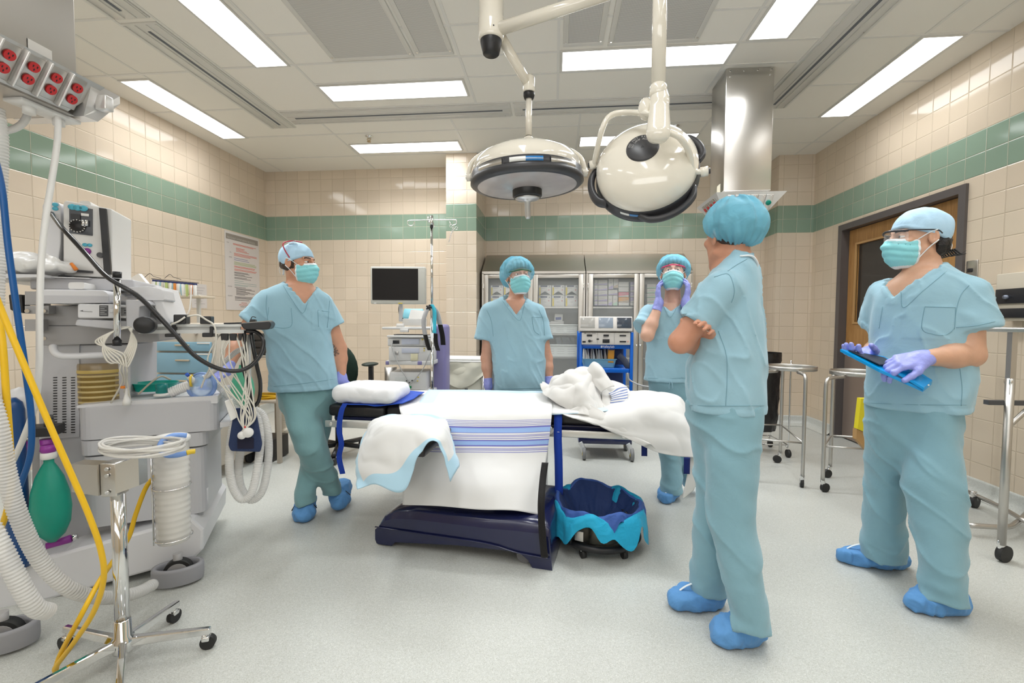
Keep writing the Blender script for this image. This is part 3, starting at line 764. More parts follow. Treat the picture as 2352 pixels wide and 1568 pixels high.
 def glasses(s, m_frame, drop=0.):
  fr = s.root; b = MB(); R_ = .078
  def P(a, z, r=0.): return s.hp((R_+r)*math.sin(a)*1.0, .045+(R_+r)*.93*math.cos(a), z)
  n = 24; a0 = 1.12; rows = []
  for z in (.034, .020, .004, -.010, -.020):
   rows.append([P(-a0+2*a0*i/n, z+drop + (.012 if z < 0 else 0)*math.exp(-((i-n/2)/2.5)**2)) for i in range(n+1)])
  lens = MB().grid(rows).build('safety_glasses', M_lens, fr)
  b.tube([P(-a0+2*a0*i/n, .036+drop + .004*math.cos((i-n/2)/n*6.28), 0.001) for i in range(n+1)], .0050*s.hs, 8, 2)
  for k in (-1, 1): b.tube([P(k*a0, .034+drop), s.hp(k*.083, .02, .030+drop), s.hp(k*.087, -.02, .026), s.hp(k*.085, -.04, .012)], .0028*s.hs, 6, 6)
  b.build('glasses_frame', m_frame, lens)
 # ---- clothing
 def shirt(s, rows, dep, sleeves, hem_z, vneck, m=None, h=.006, pocket=None, wr=1., n=2.35, seed=0.):
  T = s.loft(rows, dep, 0., n); F3, L3, C3 = A(s.F), A(s.L), A(s.C)
  sl = []
  for (a, b, ra, rb, flat) in sleeves:
   a, b = V(a), V(b); d = (b-a).normalized()
   sl.append((rc(a, b+d*.02, ra, rb, flat, .72) if flat is not None else rc(a, b+d*.02, ra, rb), halfspace(b, d), A(b), A(d)))
  vz, top_z, half = vneck[0], vneck[1], vneck[2]; vc = C3 if len(vneck) < 4 else A(vneck[3])
  s.shirt_core = T
  def g(P):
   d = T(P); z = P[:, 2]; l = (P-vc)@L3; fr = (P-vc)@F3
   for (q, hs_, b, dd) in sl:
    e = np.maximum(q(P), hs_(P)); d = smin(d, e, .035)
   zz = z-hem_z
   fold = vnoise(np.stack([P[:, 0]*13+seed, P[:, 1]*13, z*3.2], 1)); fold2 = vnoise(np.stack([P[:, 0]*24+z*8+seed, P[:, 1]*24-z*8, z*14], 1)); fold3 = vnoise(P*9+seed)
   ridge = 1-2*np.abs(vnoise(np.stack([(P[:, 0]+P[:, 1])*10+z*7+seed*2, (P[:, 0]-P[:, 1])*10+z*5, z*6], 1)))
   d = d + wr*(.006*fold*np.clip(1.6-zz*1.2, .5, 1.6) + .0022*fold2 + .006*fold3 - .0065*np.clip(ridge, 0, 1)**4)
   d = smax(d, hem_z + .004*vnoise(P*7+seed) - z, .006)
   d = d - .0022*((zz > .0) & (zz < .026)) + .0025*np.exp(-((zz-.028)/.004)**2)
   for (q, hs_, b, dd) in sl:
    k = -((P-b)@dd); near = q(P) < .03; d = d - .002*((k > 0) & (k < .024) & near)
   if vneck[2] > 0:
    wgd = np.abs(l) - np.clip((z-vz)*(half/(top_z-vz)), 0, .2); inw = (fr > -.02); bw = (wgd > 0) & (wgd < .026) & inw & (z > vz-.03)
    d = d - .0028*bw
    d = np.where(inw & (wgd < 0) & (z > vz), d + .022 + .10*np.clip((z-vz)/(top_z-vz), 0, 1.2)**2, d)
   if pocket is not None:
    pl, pz, pw, ph = pocket; ins = (np.abs(l-pl) < pw) & (np.abs(z-pz) < ph) & (fr > 0); d = d - .0026*ins
   return d*.8
  s.shirt_g = g
  pts = [V((c[0], c[1], z)) + s.e*(a*k) for z, c, a, b in s.rows(rows, dep) for k in (-1, 1)] + [V(q) for x in sleeves for q in (x[0], x[1])]
  lo = V((min(p.x for p in pts)-.16, min(p.y for p in pts)-.16, hem_z-.04)); hi = V((max(p.x for p in pts)+.16, max(p.y for p in pts)+.16, max(p.z for p in pts)+.04))
  return sdf_obj('scrub_top', g, lo, hi, h, m or M_scrub, s.root, smooth=1)
 def seams(s, paths, r=.0015):
  O = np.array((0, 0, CH))
  for path in paths:
   Q = smooth_path([V((u, v, 0)) for u, v in path], 8) if len(path) > 2 else smooth_path([V((u, v, 0)) for u, v in path], 10)
   D = np.array([tuple(ray(q.x, q.y).normalized()) for q in Q]); t = np.full(len(D), 1.)
   for _ in range(70): t += np.clip(s.shirt_g(O + D*t[:, None]), -.05, .25)*.8
   P = [V(O + d*(tt-.0008)) for d, tt in zip(D, t) if tt < 4.5]
   if len(P) > 2: MB().tube(P, r, 5, 1).build('stitched_seam', M_hem, s.root)
 def trousers(s, legs, pelvis, hems, h=.0065, m=None, wr=1., seed=0., k=.035):
  lf = [(s.loft(r, dp, 0., 2.1, zb=hz-.02), hz, tl) for (r, dp), (hz, tl) in zip(legs, hems)]; pv = s.loft(pelvis[0], pelvis[1], 0., 2.2); s.leg_f = [x[0] for x in lf]; s.pel_f = pv
  def g(P):
   z = P[:, 2]; d = pv(P)
   n1 = vnoise(np.stack([P[:, 0]*11+seed+z*3, P[:, 1]*11, z*4.5], 1)); n2 = vnoise(np.stack([P[:, 0]*16+z*10+seed, P[:, 1]*16-z*10, z*16], 1))
   n3 = vnoise(np.stack([P[:, 0]*9+seed, P[:, 1]*9, z*30], 1))
   rid = 1-2*np.abs(vnoise(np.stack([P[:, 0]*6+z*5+seed, P[:, 1]*6-z*6, z*3], 1)))
   dsp = wr*(.008*n1 + .003*n2 - .008*np.clip(rid, 0, 1)**4)
   for f, hz, tl in lf:
    e = f(P) + .009*n3*np.exp(-np.clip(z-hz, 0, 9)/.09); e = smax(e, hz + A(tl)[0]*(P[:, 0]-s.C.x) + A(tl)[1]*(P[:, 1]-s.C.y) - z, .006)
    d = smin(d, e, k)
   return (d + dsp)*.8
  pts = []
  for (r, dp) in list(legs) + [pelvis]:
   pts += [V((c[0], c[1], z)) + s.e*(a*q) for z, c, a, b in s.rows(r, dp) for q in (-1, 1)]
  lo = V((min(p.x for p in pts)-.13, min(p.y for p in pts)-.13, min(p.z for p in pts)-.03)); hi = V((max(p.x for p in pts)+.13, max(p.y for p in pts)+.13, max(p.z for p in pts)+.01))
  return sdf_obj('scrub_trousers', g, lo, hi, h, m or M_scrubp, s.root, smooth=1)
 def shoe(s, heel, toe, ankle, seed=0., lift=0., laces=False):
  H, T = V(heel), V(toe); d = (T-H).normalized(); L = (T-H).length; sd = V((-d.y, d.x, 0)); up = V((0, 0, 1))
  a = H + d*.048 + up*.045; b = H + d*(L*.62) + up*.040; c = T - d*.042 + up*.034
  f0 = union([(rc(a, b, .053, .060), 0), (rc(b, c, .060, .047, up, .85), .02), (rc(a + d*.02, V(ankle), .056, .054), .03)])
  A0 = A(H)
  def g(P):
   q = f0(P); q = q + .006*vnoise(P*30+seed) - .004*np.clip(1-2.5*np.abs(vnoise(P*26+seed)), 0, 1) + .0045*vnoise(np.stack([((P-A0)@A(d))*75, ((P-A0)@A(sd))*25, P[:, 2]*20], 1)+seed)
   q = smax(q, .0015-P[:, 2], .004) if not lift else smax(q, .0015-P[:, 2], .004)
   return smax(q, P[:, 2]-V(ankle).z, .005)*.85
  pts = [a, b, c, V(ankle)]; lo = V([min(p[i] for p in pts)-.085 for i in range(3)]); hi = V([max(p[i] for p in pts)+.085 for i in range(3)]); lo.z = -.01
  o = sdf_obj('shoe_cover', g, lo, hi, .0055, M_shoe, s.root, smooth=1)
  bb = MB(); bb.tube([T - d*.02 + up*.055, T - d*.07 + up*.088, T-d*.13+up*.105], .0035, 6, 5, flat=(1.6, .5)); bb.build('seam_tape', M_maskw, o)
  if laces:
   bl = MB()
   for k in (-1, 1): bl.tube([T-d*.10+up*.095+sd*.012*k, T-d*.07+up*.085+sd*.05*k, T-d*.09+up*.05+sd*.07*k, T-d*.11+up*.075+sd*.04*k, T-d*.11+up*.097+sd*.01*k], .0022, 6, 6)
   bl.build('shoe_lace', M_rubber, o)
  return o
 def glove(s, wrist, d, n, flip=1, cuff=.055, fore=None, **kw):
  d, t, n = hframe(d, n); R = np.array([[d.x, t.x*flip, n.x], [d.y, t.y*flip, n.y], [d.z, t.z*flip, n.z]]); hs = kw.pop('size', 1.)
  f = loc_(wrist, R, hs)(hand_sdf(**kw)); s.hands.append(f); W = V(wrist)
  cd = (V(fore)-W).normalized() if fore is not None else -d
  cf = rc(W + d*.012, W + cd*cuff, .030, .033); hb = halfspace(W + cd*cuff*.9, cd)
  def g(P):
   q = smin(f(P)-.0012, np.maximum(cf(P), hb(P)), .02); return q + .0013*vnoise(P*75) + .0016*vnoise(P*np.array((40, 40, 40)))
  c = W + d*.085*hs; 
  return sdf_obj('glove', g, c-V((.15, .15, .15)), c+V((.15, .15, .15)), .0036, M_glove, s.root, smooth=1)
 def bridge(s, R, PV):      # the belly, between the trunk and the legs
  a, b = R[-1], PV[-1]; return rc(s.p((a[1]+a[2])/2, a[0]-75), s.p((b[1]+b[2])/2, PV[len(PV)//2][0]), .105, .10)
 def arm(s, S, E, W, ru=.050, re=.042, rw=.027):
  S, E, W = V(S), V(E), V(W)
  s.body += [(rc(S, E, ru, re), .02), (rc(E, E.lerp(W, .35), re, re*.98), .02), (rc(E.lerp(W, .35), W, re*.98, rw), .02)]
def neck_line(p):      # where the neck meets the trunk
 return p
def tops(rows): return [r for r in rows]
# ---------------------------------------------------------------- man leaning by the anaesthesia machine
p = Person((-1.5, 2.72), .15, .95, 'man in blue-green scrubs and pale cap, legs crossed, hand resting on the machine', skin('skin_tanned', (.56, .285, .18)), hairm('brown_hair', (.045, .025, .015)))
hd = p.head(686, 607, 0., -.03)
R1 = [(643, 662, 704, .07), (650, 648, 714, .085), (662, 618, 734, .10), (680, 599, 754, .12), (720, 600, 760, .13), (760, 606, 758, .13), (800, 612, 766, .13), (850, 617, 774, .13), (893, 618, 776, .13)]
shL, shR = p.p(613, 694), p.p(742, 699)
elR, wrR = p.p(779, 800, .03), p.p(784, 868, .0); elL, wrL = p.p(549, 778, -.03), p.p(521, 850, -.16)
p.shirt(R1, .13, [(shL, p.p(572, 741, -.02), .068, .068, None), (shR, p.p(769, 749), .064, .062, None)], p.p(695, 893).z, (p.p(700, 700).z, p.p(690, 650).z, .092, p.p(694, 700)), M_scrub, .006, pocket=(.095, p.p(700, 735).z, .062, .058), seed=1.)
p.seams([[(650, 655), (672, 690), (695, 719), (708, 690), (716, 658)], [(617, 705), (618, 745), (667, 750), (669, 707)], [(730, 712), (757, 716)], [(730, 712), (732, 750)], [(613, 676), (611, 705), (615, 734)], [(757, 690), (755, 720), (752, 752)], [(621, 888), (700, 880), (770, 870)]])
LF = [(900, 640, 722, .09, -.02), (940, 650, 726, .088, -.06), (985, 663, 742, .085, -.13), (1029, 679, 753, .08, -.17), (1065, 696, 761, .072, -.14), (1095, 716, 776, .068, -.09), (1128, 744, 786, .066, -.05)]
LB = [(900, 705, 772, .09, .02), (940, 708, 765, .088, .03), (990, 704, 758, .082, .0), (1040, 694, 746, .075, -.03), (1080, 687, 734, .068, -.06), (1120, 680, 728, .066, -.10), (1150, 676, 727, .066, -.12)]
PV = [(990, 698, 728, .05), (965, 670, 750, .08), (935, 646, 768, .105), (900, 638, 773, .11), (885, 634, 772, .11), (870, 634, 770, .11)]
p.trousers([(LF, .08), (LB, .08)], (PV, .10), [(p.p(765, 1128, -.05).z-.01, (0, 0, 0)), (p.p(700, 1150, -.12).z-.01, (0, 0, 0))], seed=2., m=M_scrubg)
p.body = [(hd, 0), (rc(p.hp(0, -.02, -.06), p.p(688, 672), .056, .066), .03), (p.loft(R1, .13, 0, 2.3, -.012, zb=p.p(R1[-1][1], R1[-1][0]-45).z, zt=p.p(690, 655).z), .04)]
p.arm(shL, elL, wrL); p.arm(shR, elR, wrR, .052, .046, .028)
p.glove(wrR, (-.10, .0, -1), (-.8, .6, 0), -1, fore=elR, curl=(.25, .35, .2), size=1.0)
p.glove(wrL, p.p(492, 872, -.22)-wrL, (0, 0, -1), 1, fore=elL, curl=(.1, .25, .2), size=1.0)
lg = union([(p.bridge(R1, PV), .03)] + [(f, .03) for f in (p.loft(LF, .08, 0, 2.1, -.03, zb=.16), p.loft(LB, .08, 0, 2.1, -.03, zb=.14), p.loft(PV, .1, 0, 2.2, -.034))])
fb = union(p.body + [(lg, .02)] + [((lambda P, q=q: q(P)+.005), .004) for q in p.hands] + [(rc(p.p(702, 1140, -.12), p.p(704, 1158, -.12), .028, .024), .01), (rc(p.p(768, 1110, -.05), p.p(776, 1125, -.03), .028, .024), .01)])
p.make_body(fb, V((-2.15, 2.2, .03)), V((-1.1, 3.05, 1.78)))
p.shoe(p.p(704, 1172, -.02), V((-1.475, 2.50, 0)), p.p(704, 1140, -.10), 1., laces=True)
p.shoe(p.p(782, 1120, .05).xy.to_3d() + V((-.01, .05, .085)), V((-1.335, 2.66, .0)), p.p(772, 1112, -.02), 2., lift=.05, laces=True)
p.surgeon_cap(.046, -.03); p.mask()
b = MB()
for (q) in ([(.082, .0, .03), (.090, -.03, .08), (.078, -.045, .118), (.03, -.02, .139), (-.03, .0, .140)],): b.tube([p.hp(*x) for x in q], .0035, 8, 6)
M_red = mat('red_plastic', (.45, .02, .05), .3)
g_ = b.build('safety_glasses', M_red, p.root); g_['label'] = 'red temple of glasses pushed up over the cap'
b = MB()
for dx in (0, .012): b.tube([p.hp(.075-dx*2, -.03, .118), p.hp(.055-dx, .02, .135-dx)], .006, 6, 2, flat=(1, .2))
b.build('name_tape', M_maskw, g_)
p.child('hair', p.inh(lambda P: smax(ell((0, -.022, .01), (.079, .099, .09))(P)+vnoise(P*90)*.003, smax(P[:, 2]-.02, smax(P[:, 1]-.02, -(P[:, 2]+.055+.25*P[:, 1]), .004), .004), .004)), p.hp(0, -.03, 0), .12, .0045, p.hair)
# tattoo on the bare arm
ta = bpy.data.materials.new('tattoo_ink'); ta.use_nodes = True; nt = ta.node_tree; bs = nt.nodes['Principled BSDF']; bs.inputs['Base Color'].default_value = (.11, .085, .075, 1)
tc = nd(nt, 'ShaderNodeTexCoord'); vo = nd(nt, 'ShaderNodeTexVoronoi', feature='DISTANCE_TO_EDGE'); vo.inputs['Scale'].default_value = 52; nt.links.new(tc.outputs['Object'], vo.inputs['Vector']); cr = nd(nt, 'ShaderNodeValToRGB'); cr.color_ramp.elements[0].position = .07; cr.color_ramp.elements[0].color = (.75, .75, .75, 1); cr.color_ramp.elements[1].position = .2; cr.color_ramp.elements[1].color = (.12, .12, .12, 1)
nt.links.new(vo.outputs['Distance'], cr.inputs[0]); nt.links.new(cr.outputs[0], bs.inputs['Alpha'])
c0, c1 = p.p(773, 790, .022), p.p(779, 838, .02); rows = []
for k in range(9):
 c = c0.lerp(c1, k/8); w_ = 1.5*math.sin(PI*(k+.6)/9.2); rows.append([c + (-p.w*math.cos(t*w_-.55) + p.e*math.sin(t*w_-.55))*(.0475-.0008*k) for t in np.linspace(-.5, .5, 9)])
MB().grid(rows).build('tattoo', ta, p.root)
M1 = p
# ---------------------------------------------------------------- woman behind the middle of the table
p = Person((-.30, 3.22), .10, .30, 'woman in scrubs and blue bouffant with green-rimmed glasses, arms down behind the table', skin('skin_fair', (.58, .315, .22)), hairm('blonde_hair', (.30, .19, .09)))
hd = p.head(1190, 637, 0., .03, .04)
R1 = [(678, 1158, 1204, .07), (686, 1146, 1210, .085), (694, 1126, 1230, .10), (706, 1113, 1243, .115), (740, 1113, 1248, .125), (780, 1124, 1252, .13), (820, 1131, 1252, .135), (860, 1132, 1253, .14), (898, 1134, 1255, .14)]
shL, shR = p.p(1126, 716), p.p(1234, 716)
elL, wrL = p.p(1117, 822, .02), p.p(1122, 884, -.02); elR, wrR = p.p(1257, 822, .02), p.p(1262, 880, -.02)
p.shirt(R1, .13, [(shL, p.p(1113, 780), .066, .068, None), (shR, p.p(1250, 780), .062, .060, None)], p.p(1190, 899).z, (p.p(1190, 724).z, p.p(1180, 683).z, .085, p.p(1182, 720)), M_scrub, .0065, pocket=(.11, p.p(1190, 748).z, .055, .065), seed=5.)
p.seams([[(1152, 688), (1170, 712), (1193, 736), (1202, 710), (1207, 688)], [(1222, 728), (1248, 728)], [(1222, 728), (1227, 758), (1238, 768)], [(1118, 712), (1128, 736), (1133, 772)], [(1238, 712), (1248, 736), (1251, 770)], [(1139, 893), (1193, 892), (1250, 890)]])
LA = [(890, 1140, 1192), (960, 1142, 1190), (1060, 1144, 1184), (1140, 1146, 1184)]; LB = [(890, 1192, 1246), (960, 1194, 1244), (1060, 1198, 1238), (1140, 1200, 1238)]
PV = [(985, 1182, 1204, .05), (960, 1155, 1230, .09), (925, 1140, 1248), (900, 1136, 1250), (880, 1136, 1250)]
p.trousers([(LA, .085), (LB, .085)], (PV, .12), [(.05, (0, 0, 0)), (.05, (0, 0, 0))], .009, seed=4.)
p.body = [(hd, 0), (rc(p.hp(0, -.02, -.06), p.p(1182, 702), .047, .058), .03), (p.loft(R1, .13, 0, 2.3, -.012, zb=p.p(R1[-1][1], R1[-1][0]-45).z, zt=p.p(1190, 690).z), .04)]
p.arm(shL, elL, wrL, .046, .038, .025); p.arm(shR, elR, wrR, .046, .036, .025)
p.glove(wrL, (0, -.1, -1), (1, .2, 0), 1, fore=elL, size=.93); p.glove(wrR, (0, -.1, -1), (-1, .2, 0), -1, fore=elR, size=.93)
lg = union([(p.bridge(R1, PV), .03)] + [(f, .03) for f in (p.loft(LA, .085, 0, 2.1, -.032, zb=.05), p.loft(LB, .085, 0, 2.1, -.032, zb=.05), p.loft(PV, .12, 0, 2.2, -.034))])
fb = union(p.body + [(lg, .02)] + [((lambda P, q=q: q(P)+.005), .004) for q in p.hands])
p.make_body(fb, V((-.75, 2.9, .04)), V((.15, 3.5, 1.72)))
c = p.C; 
for k in (-1, 1): p.shoe(c + V((k*.09, .09, 0)), c + V((k*.11, -.16, 0)), c + V((k*.09, .03, .12)), k)
p.bouffant(pleat=.007, hair=True); p.mask(); p.glasses(mat('green_plastic', (.02, .12, .06), .3))
# ---------------------------------------------------------------- woman adjusting her glasses
p = Person((.80, 3.14), .0, .0, 'woman in scrubs with pink-rimmed glasses, both gloved hands raised to her head', skin('skin_light', (.62, .37, .27)), hairm('dark_brown_hair', (.05, .028, .018)))
hd = p.head(1546, 629, 0., .10, 0., .95)
R1 = [(686, 1528, 1560, .07), (694, 1518, 1566, .085), (702, 1492, 1578, .10), (716, 1478, 1588, .115), (750, 1480, 1592, .12), (800, 1487, 1596, .125), (850, 1482, 1600, .13), (874, 1478, 1602, .13)]
shL, shR = p.p(1491, 722), p.p(1586, 722)
elL, wrL = p.p(1487, 770, -.17), p.p(1514, 699, -.10); elR, wrR = p.p(1602, 770, -.17), p.p(1574, 697, -.10)
p.shirt(R1, .125, [(shL, p.p(1474, 752, -.09), .064, .068, None), (shR, p.p(1608, 752, -.09), .064, .068, None)], p.p(1540, 874).z, (p.p(1540, 717).z, p.p(1540, 694).z, .07, p.p(1541, 720)), M_scrub, .0065, seed=8.)
p.seams([[(1524, 703), (1539, 729), (1556, 703)], [(1482, 868), (1540, 869), (1575, 868)]])
LA = [(870, 1492, 1545, .085, 0), (960, 1496, 1548, .08, 0), (1050, 1514, 1562, .075, 0), (1090, 1520, 1568, .07, -.02), (1130, 1519, 1568, .07, -.03)]; LB = [(870, 1545, 1598, .085, 0), (960, 1548, 1598, .08, .05), (1060, 1560, 1600, .07, .1), (1105, 1570, 1606, .07, .12)]
PV = [(965, 1536, 1556, .05), (945, 1510, 1584, .09), (915, 1494, 1600), (880, 1490, 1600), (862, 1490, 1600)]
p.trousers([(LA, .085), (LB, .085)], (PV, .115), [(p.p(1540, 1130, -.03).z, (0, 0, 0)), (.07, (0, 0, 0))], .008, seed=9.)
b = MB()
for k in (-1, 1): b.tube([p.p(1541, 874, -.135), p.p(1541+3*k, 882, -.14), p.p(1541+4*k, 893, -.135)], .004, 6, 5, flat=(1, .4))
b.build('waist_tie', M_scrub, p.root)
p.body = [(hd, 0), (rc(p.hp(0, -.02, -.06), p.p(1544, 706), .047, .055), .03), (p.loft(R1, .125, 0, 2.3, -.012, zb=p.p(R1[-1][1], R1[-1][0]-45).z, zt=p.p(1540, 697).z), .04)]
p.arm(shL, elL, wrL, .046, .040, .025); p.arm(shR, elR, wrR, .046, .040, .025)
p.glove(wrL, p.p(1508, 640, -.06)-wrL, p.e*1. + p.w*.3, -1, fore=elL, curl=[(.25, .5, .5), (.2, .45, .4), (.15, .4, .4), (.1, .4, .4)], size=.93, spread=.10)
p.glove(wrR, p.p(1587, 632, -.06)-wrR, p.e*-1. + p.w*.3, 1, fore=elR, curl=[(.25, .5, .5), (.2, .45, .4), (.15, .4, .4), (.1, .4, .4)], size=.93, spread=.10)
lg = union([(p.bridge(R1, PV), .03)] + [(f, .03) for f in (p.loft(LA, .085, 0, 2.1, -.032, zb=.13), p.loft(LB, .085, 0, 2.1, -.032, zb=.05), p.loft(PV, .115, 0, 2.2, -.034))])
fb = union(p.body + [(lg, .02)] + [((lambda P, q=q: q(P)+.005), .004) for q in p.hands] + [(rc(p.p(1542, 1115, -.03), p.p(1541, 1128, -.03), .026), .01)])
p.make_body(fb, V((.35, 2.7, .03)), V((1.2, 3.5, 1.70)))
q = atZ(1527, 1158); p.shoe(q + V((.10, .24, 0)), q, p.p(1543, 1124, -.02), 3.); q = atZ(1612, 1120); p.shoe(q + V((.02, .26, 0)), q, q + V((.02, .2, .1)), 4.)
p.bouffant((.116, .128, .118), (0, -.030, .026), .066, -.082, .007); p.mask(); p.glasses(mat('pink_plastic', (.62, .04, .14), .3))
# ---------------------------------------------------------------- nurse with crossed arms
p = Person((.69, 1.85), -2.15, -2.45, 'person in scrubs and blue bouffant seen from behind, arms crossed', skin('skin_ruddy', (.58, .28, .18)), hairm('dark_hair', (.03, .02, .016)))
hd = p.head(1676, 548, 0., 0., 0., 1.0)
R1 = [(588, 1672, 1728, .075), (598, 1662, 1736, .095), (612, 1640, 1744, .115), (635, 1622, 1750, .13), (665, 1615, 1752, .14), (710, 1612, 1753, .15), (760, 1606, 1757, .15), (800, 1590, 1760, .155), (850, 1577, 1763, .155), (900, 1576, 1763, .155), (945, 1580, 1760, .15)]
shN = p.p(1660, 664, -.13); el, wr = p.p(1563, 785, -.16), p.p(1640, 790, .10)
shF = p.p(1648, 685, .12); elF, wrF = p.p(1585, 782, .19), p.p(1616, 778, -.085)
ht = p.p(1670, 941).z
p.shirt(R1, .15, [(shN, p.p(1601, 743, -.15), .072, .070, None), (shF, p.p(1622, 745, .15), .055, .055, None)], ht, (2., 2.2, 0.), M_scrub, .0055, wr=1.25, n=2.2, seed=11.)
p.seams([[(1640, 636), (1672, 629), (1685, 655), (1686, 677), (1680, 695)], [(1672, 622), (1692, 608), (1717, 594)], [(1650, 760), (1668, 814), (1670, 870), (1667, 932)], [(1575, 724), (1605, 738), (1632, 753)], [(1582, 930), (1628, 932), (1690, 932), (1755, 931)]], .0013)
LN = [(930, 1618, 1748, .115, -.03), (1000, 1620, 1742, .11, -.05), (1060, 1622, 1738, .105, -.06), (1150, 1622, 1739, .098, -.08), (1200, 1625, 1740, .092, -.09), (1262, 1642, 1746, .088, -.10), (1326, 1660, 1752, .086, -.11), (1394, 1676, 1760, .084, -.115), (1440, 1680, 1765, .084, -.115)]
LFa = [(930, 1580, 1690, .11, .05), (1000, 1584, 1690, .105, .06), (1060, 1593, 1686, .10, .06), (1150, 1600, 1680, .09, .07), (1200, 1597, 1676, .085, .07), (1262, 1593, 1674, .08, .075), (1313, 1590, 1672, .08, .08), (1362, 1586, 1673, .08, .08)]
PV = [(1040, 1640, 1690, .06), (1010, 1605, 1735, .11), (975, 1584, 1744, .135), (940, 1581, 1748, .14), (925, 1580, 1748, .14)]
p.trousers([(LN, .1), (LFa, .1)], (PV, .14), [(p.p(1722, 1436, -.115).z, (0, 0, 0)), (p.p(1630, 1358, .08).z, (0, 0, 0))], .006, seed=12., wr=1.15)
p.body = [(hd, 0), (rc(p.hp(0, -.025, -.06), p.p(1690, 610), .055, .07), .03), (p.loft(R1, .15, 0, 2.3, -.012, zb=p.p(R1[-1][1], R1[-1][0]-45).z, zt=p.p(1690, 600).z), .05)]
p.arm(shN, el, wr, .060, .041, .032); p.arm(shF, elF, wrF, .054, .046, .030)
d_, t_, n_ = hframe(p.p(1622, 770, -.15)-wrF + V((0, 0, .02)), p.w*.6 + p.e*-.3 + V((0, 0, -.6)))
hF = loc_(wrF + V((0, 0, .0)), np.array([[d_.x, t_.x, n_.x], [d_.y, t_.y, n_.y], [d_.z, t_.z, n_.z]]), .95)(hand_sdf(curl=(.25, .45, .35), spread=.0))
lg = union([(p.bridge(R1, PV), .03)] + [(f, .03) for f in (p.loft(LN, .1, 0, 2.1, -.032, zb=.13), p.loft(LFa, .1, 0, 2.1, -.032, zb=.13), p.loft(PV, .14, 0, 2.2, -.034))])
fb = union(p.body + [(lg, .02), (hF, .006), (rc(p.p(1722, 1415, -.115), p.p(1720, 1430, -.115), .026, .022), .02), (rc(p.p(1630, 1350, .08), p.p(1626, 1362, .08), .026, .022), .02)])
hx = p.p(1616, 778, -.1)
p.make_body(fb, V((.25, 1.45, .02)), V((1.1, 2.3, 1.75)), .007, extra_fine=[[(hx[i]-.08, hx[i]+.08, .004) for i in range(3)]])
b = MB(); rd = d_*math.cos(.25)+n_*math.sin(.25); rp = wrF + (d_*.092-t_*.010)*.95 + rd*.016; b.lathe([(.0100, -.002), (.0112, -.002), (.0112, .002), (.0100, .002)], rp, rd, 20); b.build('finger_ring', mat('silver', (.8, .8, .78), .1, 1.), p.root)
def sh(a, bq, an, sd): p.shoe(atZ(*a), atZ(*bq), an, sd)
sh((1660, 1385), (1538, 1395), p.p(1632, 1352, .08), 5.); sh((1748, 1462), (1637, 1478), p.p(1722, 1425, -.115), 6.)
p.bouffant((.112, .122, .108), (0, -.026, .046), .046, -.066, .008)
b = MB(); b.tube([p.p(1700, 588, -.10), p.p(1726, 588, -.085), p.p(1738, 603, -.06), p.p(1737, 612, -.05)], .008, 8, 6, flat=(1, .5)); b.build('mask_strap', M_maskw, p.root)
# ---------------------------------------------------------------- man with the tablet
p = Person((1.62, 2.19), -.50, -1.0, 'man in scrubs, pale cap and dark-rimmed glasses, holding a blue clipboard', skin('skin_warm', (.60, .345, .23)), hairm('black_hair', (.012, .010, .010)))
hd = p.head(2106, 551, 0., -.02, 0., 1.02)
R1 = [(606, 2110, 2172, .075), (618, 2078, 2190, .09), (632, 2050, 2212, .105), (650, 2024, 2236, .12), (680, 2009, 2248, .13), (730, 2000, 2244, .135), (800, 1996, 2248, .14), (850, 1992, 2247, .14), (900, 1986, 2240, .14), (942, 1982, 2230, .14)]
shR_, shL_ = p.p(2034, 672, .03), p.p(2222, 672, -.02)
elN, wrN = p.p(2228, 815, -.05), p.p(2122, 822, -.24); elF, wrF = p.p(2020, 800, .12), p.p(1992, 812, -.12)
p.shirt(R1, .135, [(shL_, p.p(2240, 755, -.03), .070, .078, None), (shR_, p.p(2012, 745, .09), .066, .066, None)], p.p(2105, 937).z, (p.p(2075, 686).z, p.p(2110, 622).z, .10, p.p(2094, 690)), M_scrub, .0055, pocket=(.105, p.p(2155, 740).z, .07, .07), seed=15., wr=1.1)
p.seams([[(2066, 640), (2070, 675), (2076, 706), (2120, 668), (2175, 622)], [(2124, 704), (2160, 705), (2195, 706)], [(2195, 706), (2194, 730), (2191, 754), (2172, 769), (2143, 767), (2118, 754), (2124, 704)], [(2226, 655), (2208, 676), (2197, 711), (2192, 756)], [(2196, 752), (2240, 748), (2286, 738)], [(1990, 925), (2090, 929), (2220, 930)], [(2205, 847), (2210, 890), (2208, 932)], [(2027, 704), (2019, 754)]], .0013)
LA = [(935, 1992, 2108, .11, .03), (1000, 1992, 2106, .108, .05), (1100, 1989, 2078, .10, .08), (1200, 1986, 2076, .092, .09), (1250, 1983, 2082, .09, .10), (1285, 1984, 2080, .09, .10)]
LB = [(935, 2090, 2206, .11, -.03), (1000, 2086, 2208, .11, -.05), (1100, 2072, 2219, .11, -.10), (1200, 2093, 2222, .102, -.13), (1270, 2110, 2222, .098, -.14), (1320, 2117, 2219, .095, -.145), (1368, 2113, 2218, .095, -.145)]
PV = [(1085, 2064, 2096, .05), (1050, 2020, 2170, .09), (1000, 1994, 2206, .12), (950, 1994, 2206, .125), (930, 1994, 2206, .125), (915, 1994, 2204, .125)]
p.trousers([(LA, .1), (LB, .1)], (PV, .12), [(p.p(2030, 1282, .10).z, (0, 0, 0)), (p.p(2165, 1366, -.145).z, (0, 0, 0))], .006, seed=16., wr=1.1)
